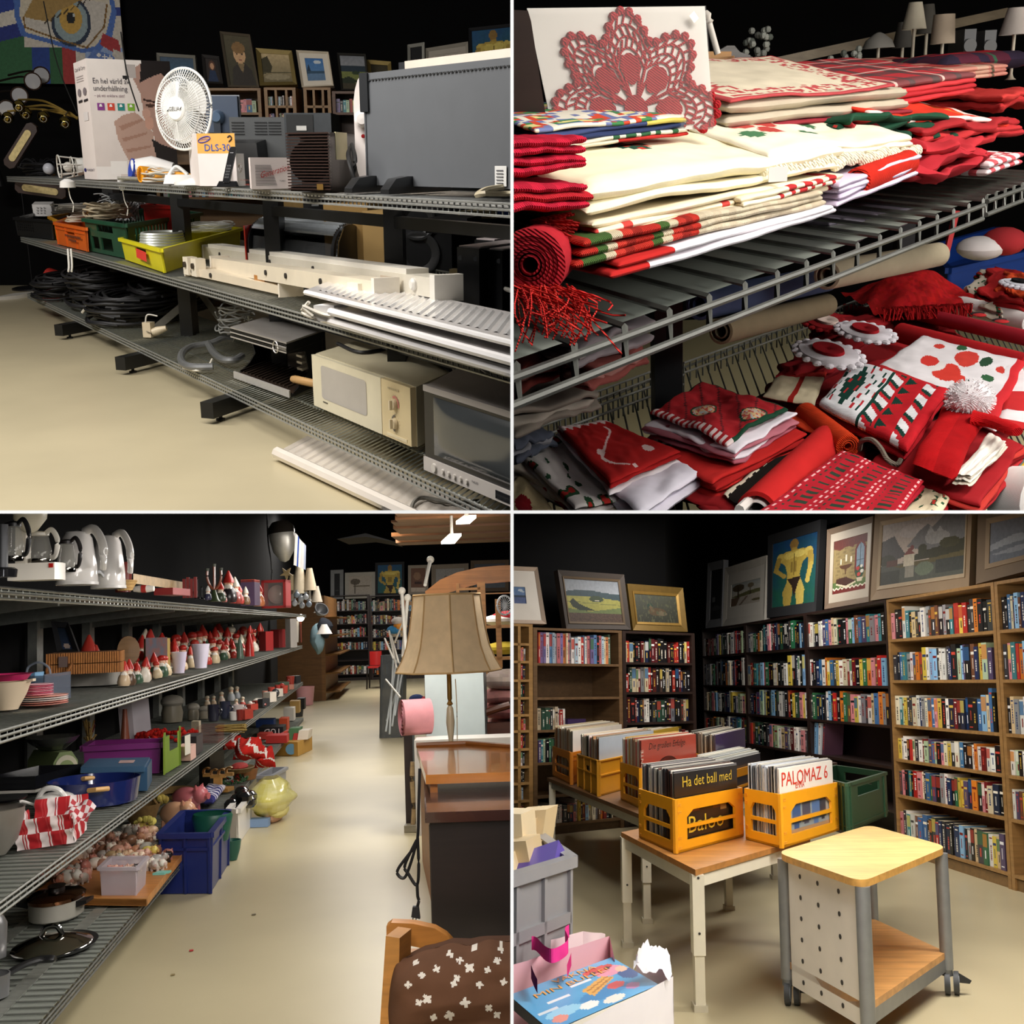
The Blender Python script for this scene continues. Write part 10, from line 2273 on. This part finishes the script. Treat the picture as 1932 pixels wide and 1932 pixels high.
for k in range(4):
 a,b=Q[k],Q[(k+1)%4];e=b-a;n_=V(-e.y,e.x,0).normalized();cc=(Q[0]+Q[2])/2
 if n_.dot(cc-a)<0:n_=-n_
 o=V(a.x,a.y,zg+.003);h=zr-zg;mb=MB();panel(mb,o,e,V(0,0,h),n_*.014,[(.25,.8,.66,.86)],'#24442d')
 for i in range(2):mb.ob(o+e*(.06+.84*i)-n_*.008,e*.03,n_*.008,V(0,0,h),'#2a4c33')
 mb.ob(o+V(0,0,h*.93)-n_*.008,e,n_*.008,V(0,0,h*.07),'#2c4f36');mb.ob(o+V(0,0,h*.1)-n_*.006,e,n_*.006,V(0,0,h*.02),'#2a4c33');lp.part('wall',mb,'plastic')
mb=MB();mb.hexa([V(p.x,p.y,zg+.003)for p in Q]+[V(p.x,p.y,zg+.015)for p in Q],'#1c3524');lp.part('bottom',mb,'plastic')
zr2=ZTA+.24
Q=[on4(1478,1444,zr2),on4(1500,1452,zr2),on4(1576,1440,zr2),on4(1520,1431,zr2)]
crate(R4,'brown_box','dark brown open box behind the yellow crates',Q,ZTA+.003,zr2,'#2f1d17',.012,taper=.02,cat='box')
mb=MB();c=on4(1400,1440,ZTA+.26)
# ---- trolley
ZC=-.80
cl,cf_,cr,cb=on4(1464,1608,ZC),on4(1626,1664,ZC),on4(1788,1597,ZC),on4(1640,1556,ZC)
T=thing(R4,'trolley','birch-topped trolley with a white perforated side and grey tube legs','trolley',V(cf_.x,cf_.y,zf4))
P4_=[cl,cf_,cr,cb];pts=[]
for i in range(4):
 p,a,b=P4_[i],P4_[i-1],P4_[(i+1)%4]
 r=.12
 pa,pb=p+(a-p).normalized()*r*1.1,p+(b-p).normalized()*r*1.1
 for j in range(7):
  t=j/6;pts.append((pa*(1-t)**2+p*(2*t*(1-t))+pb*t*t))
mb=MB();mb.prism([V(p.x,p.y,ZC-.03)for p in pts],(0,0,.03),'#d9b874','#cf9c52');T.part('top_board',mb,'woodx')
cc=(cl+cf_+cr+cb)/4
LG=[p+(cc-p)*.085 for p in P4_]
for i,p in enumerate(LG):
 mb=MB();mb.cyl(V(p.x,p.y,zf4+.12),V(p.x,p.y,ZC-.03),.031,'#8d8f90',20);lg=T.part('leg',mb,'metal')
 mb=MB();mb.cyl(V(p.x,p.y,zf4+.09),V(p.x,p.y,zf4+.12),.026,'#77797b',16);lg.part('caster_stem',mb,'metal')
 for s in(-1,1):
  mb=MB();o=V(p.x+s*.022+.02,p.y,zf4+.055);mb.lathe([(.03,-.012),(.055,-.012),(.055,.012),(.03,.012)],o,22,'#3a3c3e',ax=(1,-.35,0));mb.lathe([(0,-.014),(.04,-.014),(.04,.014),(0,.014)],o,18,'#8c8f92',ax=(1,-.35,0),cap=False);lg.part('caster_wheel',mb,'rubber')
 mb=MB();o=V(p.x+.05,p.y-.02,zf4+.06);mb.prism([o,o+V(.05,0,-.005),o+V(.06,0,.01),o+V(0,0,.045)],(0,.04,0),'#2a2b2d');lg.part('brake_lever',mb,'plastic')
a,b=LG[0]+(LG[1]-LG[0])*.06,LG[1]-(LG[1]-LG[0])*.07;e=b-a;n_=V(e.y,-e.x,0).normalized()
if n_.y>0:n_=-n_
mb=MB();zb_=zf4+.1;hh=ZC-.03-zb_;mb.ob(V(a.x,a.y,zb_),e,-n_*.02,V(0,0,hh),'#e9e2d8');sp=T.part('side_panel',mb,'plastic')
for i,x in enumerate((.19,.46,.76)):
 for j in range(6):
  mb=MB();mb.lathe([(.011,0),(.011,.002)],V(a.x,a.y,zb_)+e*x+V(0,0,hh*(.9-.165*j))+n_*.0005,12,'#3c3834',ax=n_);sp.part('peg_hole',mb,'matte')
z_=zf4+.17
mb=MB();mb.hexa([V(p.x,p.y,z_)for p in LG]+[V(p.x,p.y,z_+.03)for p in LG],'#c48f54');T.part('lower_board',mb,'woodx')
a,b=LG[1],LG[2];mb=MB();mb.ob(V(a.x,a.y,z_-.06),b-a,V(0,.02,0),V(0,0,.06),'#8b8d8e');T.part('lower_rail',mb,'metal')
# ---- grey crate with old books, lower left
zr=-.66;c0=on4(1078,1619,zr);l0=on4(969,1652,zr);b0=on4(972,1543,zr)
l0=c0+(l0-c0)*1.5;b0=c0+(b0-c0)*1.0
Q=[l0,c0,b0,l0+b0-c0]
T=crate(R4,'storage_bin','tall grey plastic bin full of yellowed books',Q,zf4,zr,'#8b8a8c',.02,taper=.07,ribs=3,cat='bin')
mb=MB()
for f in(.2,.5,.8):
 p=c0.lerp(b0,f);mb.ob(V(p.x-.01,p.y,zr+.008),V(.03,.0,0),V(-.02,.08,0),V(0,0,.003),'#3a3a3c')
T.part('stacking_slots',mb,'matte',stuff=True)
cols=['#d9c39a','#cfb78c','#e0cda8','#c9b086','#d6bd92']
for i in range(7):
 f=.15+.11*i;p=l0.lerp(c0,.55+.05*(i%3)).lerp(b0,f*.85)
 mb=MB();a=V(.17,-.06,.02*(i%2));d_=V(.06,.22,0);hh=.3+.06*((i*7)%3)
 mb.ob(V(p.x-.1,p.y-.05,zr-.28),a*(.5+.3*(i%2)),d_,V(.03*(i-3),.02,hh*(.9 if i%2 else 1)),cols[i%5]);solo(R4,'old_book','%s yellowed book from the front in the grey bin'%nth(i),'book',mb,'paper','yellowed books in the grey bin',smooth=False)
mb=MB();p=l0.lerp(c0,.72);mb.ob(V(p.x-.1,p.y+.15,zr-.1),V(.16,.02,.05),V(.02,.14,.05),V(-.03,0,.05),'#5a4aa0');solo(R4,'old_book','violet paperback on top of the yellowed books','book',mb,'cover',smooth=False)
# ---- pink carrier bag, picture book, white paper bag
zb4=-1.0
def bagwall(mb,pts,lo,col,inn=None):
 for i in range(len(pts)-1):
  a,b=pts[i],pts[i+1];mb.grid(lambda s,t,a=a,b=b:(a.lerp(b,s)*t+V(a.lerp(b,s).x,a.lerp(b,s).y,lo)*(1-t))+V(0,.015*noise.noise(V(s*3+i,t*3,2)),.01*noise.noise(V(s*4,t*2,i))),6,6,col)
T=thing(R4,'carrier_bag','pink paper carrier bag with magenta ribbon handles','bag',on4(1060,1900,-1.4))
B1,B2,B3,B4=on4(960,1792,-.93),on4(1100,1757,-.93),on4(1142,1762,-.95),on4(1160,1812,-.98)
F1,F2=on4(960,1822,-.93),on4(1150,1766,-.93)
mb=MB();bagwall(mb,[B1,B2,B3],-1.45,'#e3cdd2');T.part('back_panel',mb,'paper')
mb=MB();bagwall(mb,[F1,F2,B4],-1.45,'#dba9b2');T.part('front_panel',mb,'paper')
def ribbon(pix,z,w,col):
 mb=MB();P_=spl([on4(u,v,zz)for(u,v),zz in zip(pix,z)],5)
 for i in range(len(P_)-1):mb.quad(P_[i]-V(0,0,w),P_[i+1]-V(0,0,w),P_[i+1]+V(0,.01,w),P_[i]+V(0,.01,w),col)
 return mb
T.part('ribbon_handle',ribbon([(1003,1780),(1012,1782),(1030,1800),(1048,1803),(1072,1786),(1066,1765),(1074,1757)],[-.9]*7,.022,'#e23a8c'),'cloth')
T.part('ribbon_handle',ribbon([(1002,1834),(1008,1850),(1014,1862)],[-.94]*3,.02,'#c22a6c'),'cloth')
T.part('ribbon_handle',ribbon([(1078,1810),(1074,1822),(1070,1834)],[-.94]*3,.02,'#c22a6c'),'cloth')
zk_=-.99
k0,k1,k2=on4(960,1880,zk_),on4(1154,1808,zk_),on4(1243,1860,zk_);k3=k0+k2-k1
T=thing(R4,'picture_book','blue children\u2019s picture book lying on the bags','book',(k0+k2)/2)
mb=MB();mb.hexa([p-V(0,0,.03)for p in(k3,k2,k1,k0)]+[k3,k2,k1,k0],'#e6e0d0');T.part('pages',mb,'paper')
BK4=Art(60,40,grad('#5aa6d2','#3f93c8',40,.4,.12),[('e',12,30,9,4,'#8cc6e2'),('e',36,28,14,5,'#2f7fb8'),('e',50,12,8,5,'#d98fa8'),('e',56,20,5,6,'#2f4f8a'),('e',56,14,3,3,'#e2b49a'),('e',46,7,9,3,'#c8443a'),('e',42,8.6,1.6,1.6,'#3a2a2a'),('e',51,8.6,1.6,1.6,'#3a2a2a'),('p',[(28,20),(44,14),(48,19),(30,28)],'#d9a24a'),('l',30,22,46,16,.5,'#a8702a'),('l',31,25,47,18,.5,'#a8702a'),('e',44,26,5,3,'#d0494a'),('r',10,18,22,20,'#dfe3e6'),('r',26,12,38,14,'#dfe3e6'),('r',2,24,12,26,'#cfd6dc'),('e',8,34,4,3,'#d98a7a'),('e',24,33,5,3,'#e6e4e0'),('e',36,36,6,3,'#e3d6cc'),('e',50,32,4,3,'#b06aa0')])
mb=MB();mb.grid(lambda a,b:(k0.lerp(k1,a)*b+k3.lerp(k2,a)*(1-b))+V(0,0,.004),60,40,BK4);cv=T.part('cover',mb,'cover',smooth=False)
ex,ey=k1-k0,k0-k3;mb=MB()
text(mb,'VAKNA',k3+ex*.36+ey*.86+V(0,0,.006),ex,ey,ey.length*.1,'#e8a23a',width=ex.length*.42);text(mb,'MIN BULLE!',k3+ex*.14+ey*.7+V(0,0,.006),ex,ey,ey.length*.1,'#e8a23a',width=ex.length*.7);cv.part('title',mb,'cover',smooth=False)
T=thing(R4,'paper_bag','crumpled white paper bag around the picture book','bag',on4(1240,1900,-1.4))
W1,W2,W3=on4(1085,1938,-.98),on4(1270,1842,-.97),on4(1200,1800,-.96)
mb=MB();bagwall(mb,[W1,W2],-1.48,'#dedade');T.part('front_panel',mb,'paper')
mb=MB();bagwall(mb,[W2,W3],-1.48,'#d6d2d8');T.part('side_panel',mb,'paper')
mb=MB();A_,B_,C_,D_=on4(1195,1830,-.93),on4(1268,1838,-.95),on4(1262,1800,-.93),on4(1205,1788,-.86)
mb.grid(lambda a,b:(A_.lerp(B_,a)*(1-b)+D_.lerp(C_,a)*b)+V(0,0,.05*noise.noise(V(a*5,b*5,3))+.04*math.sin(a*3.1)*math.sin(b*3.1)),12,10,'#eae7ec');T.part('crumpled_flap',mb,'paper',ang=80)
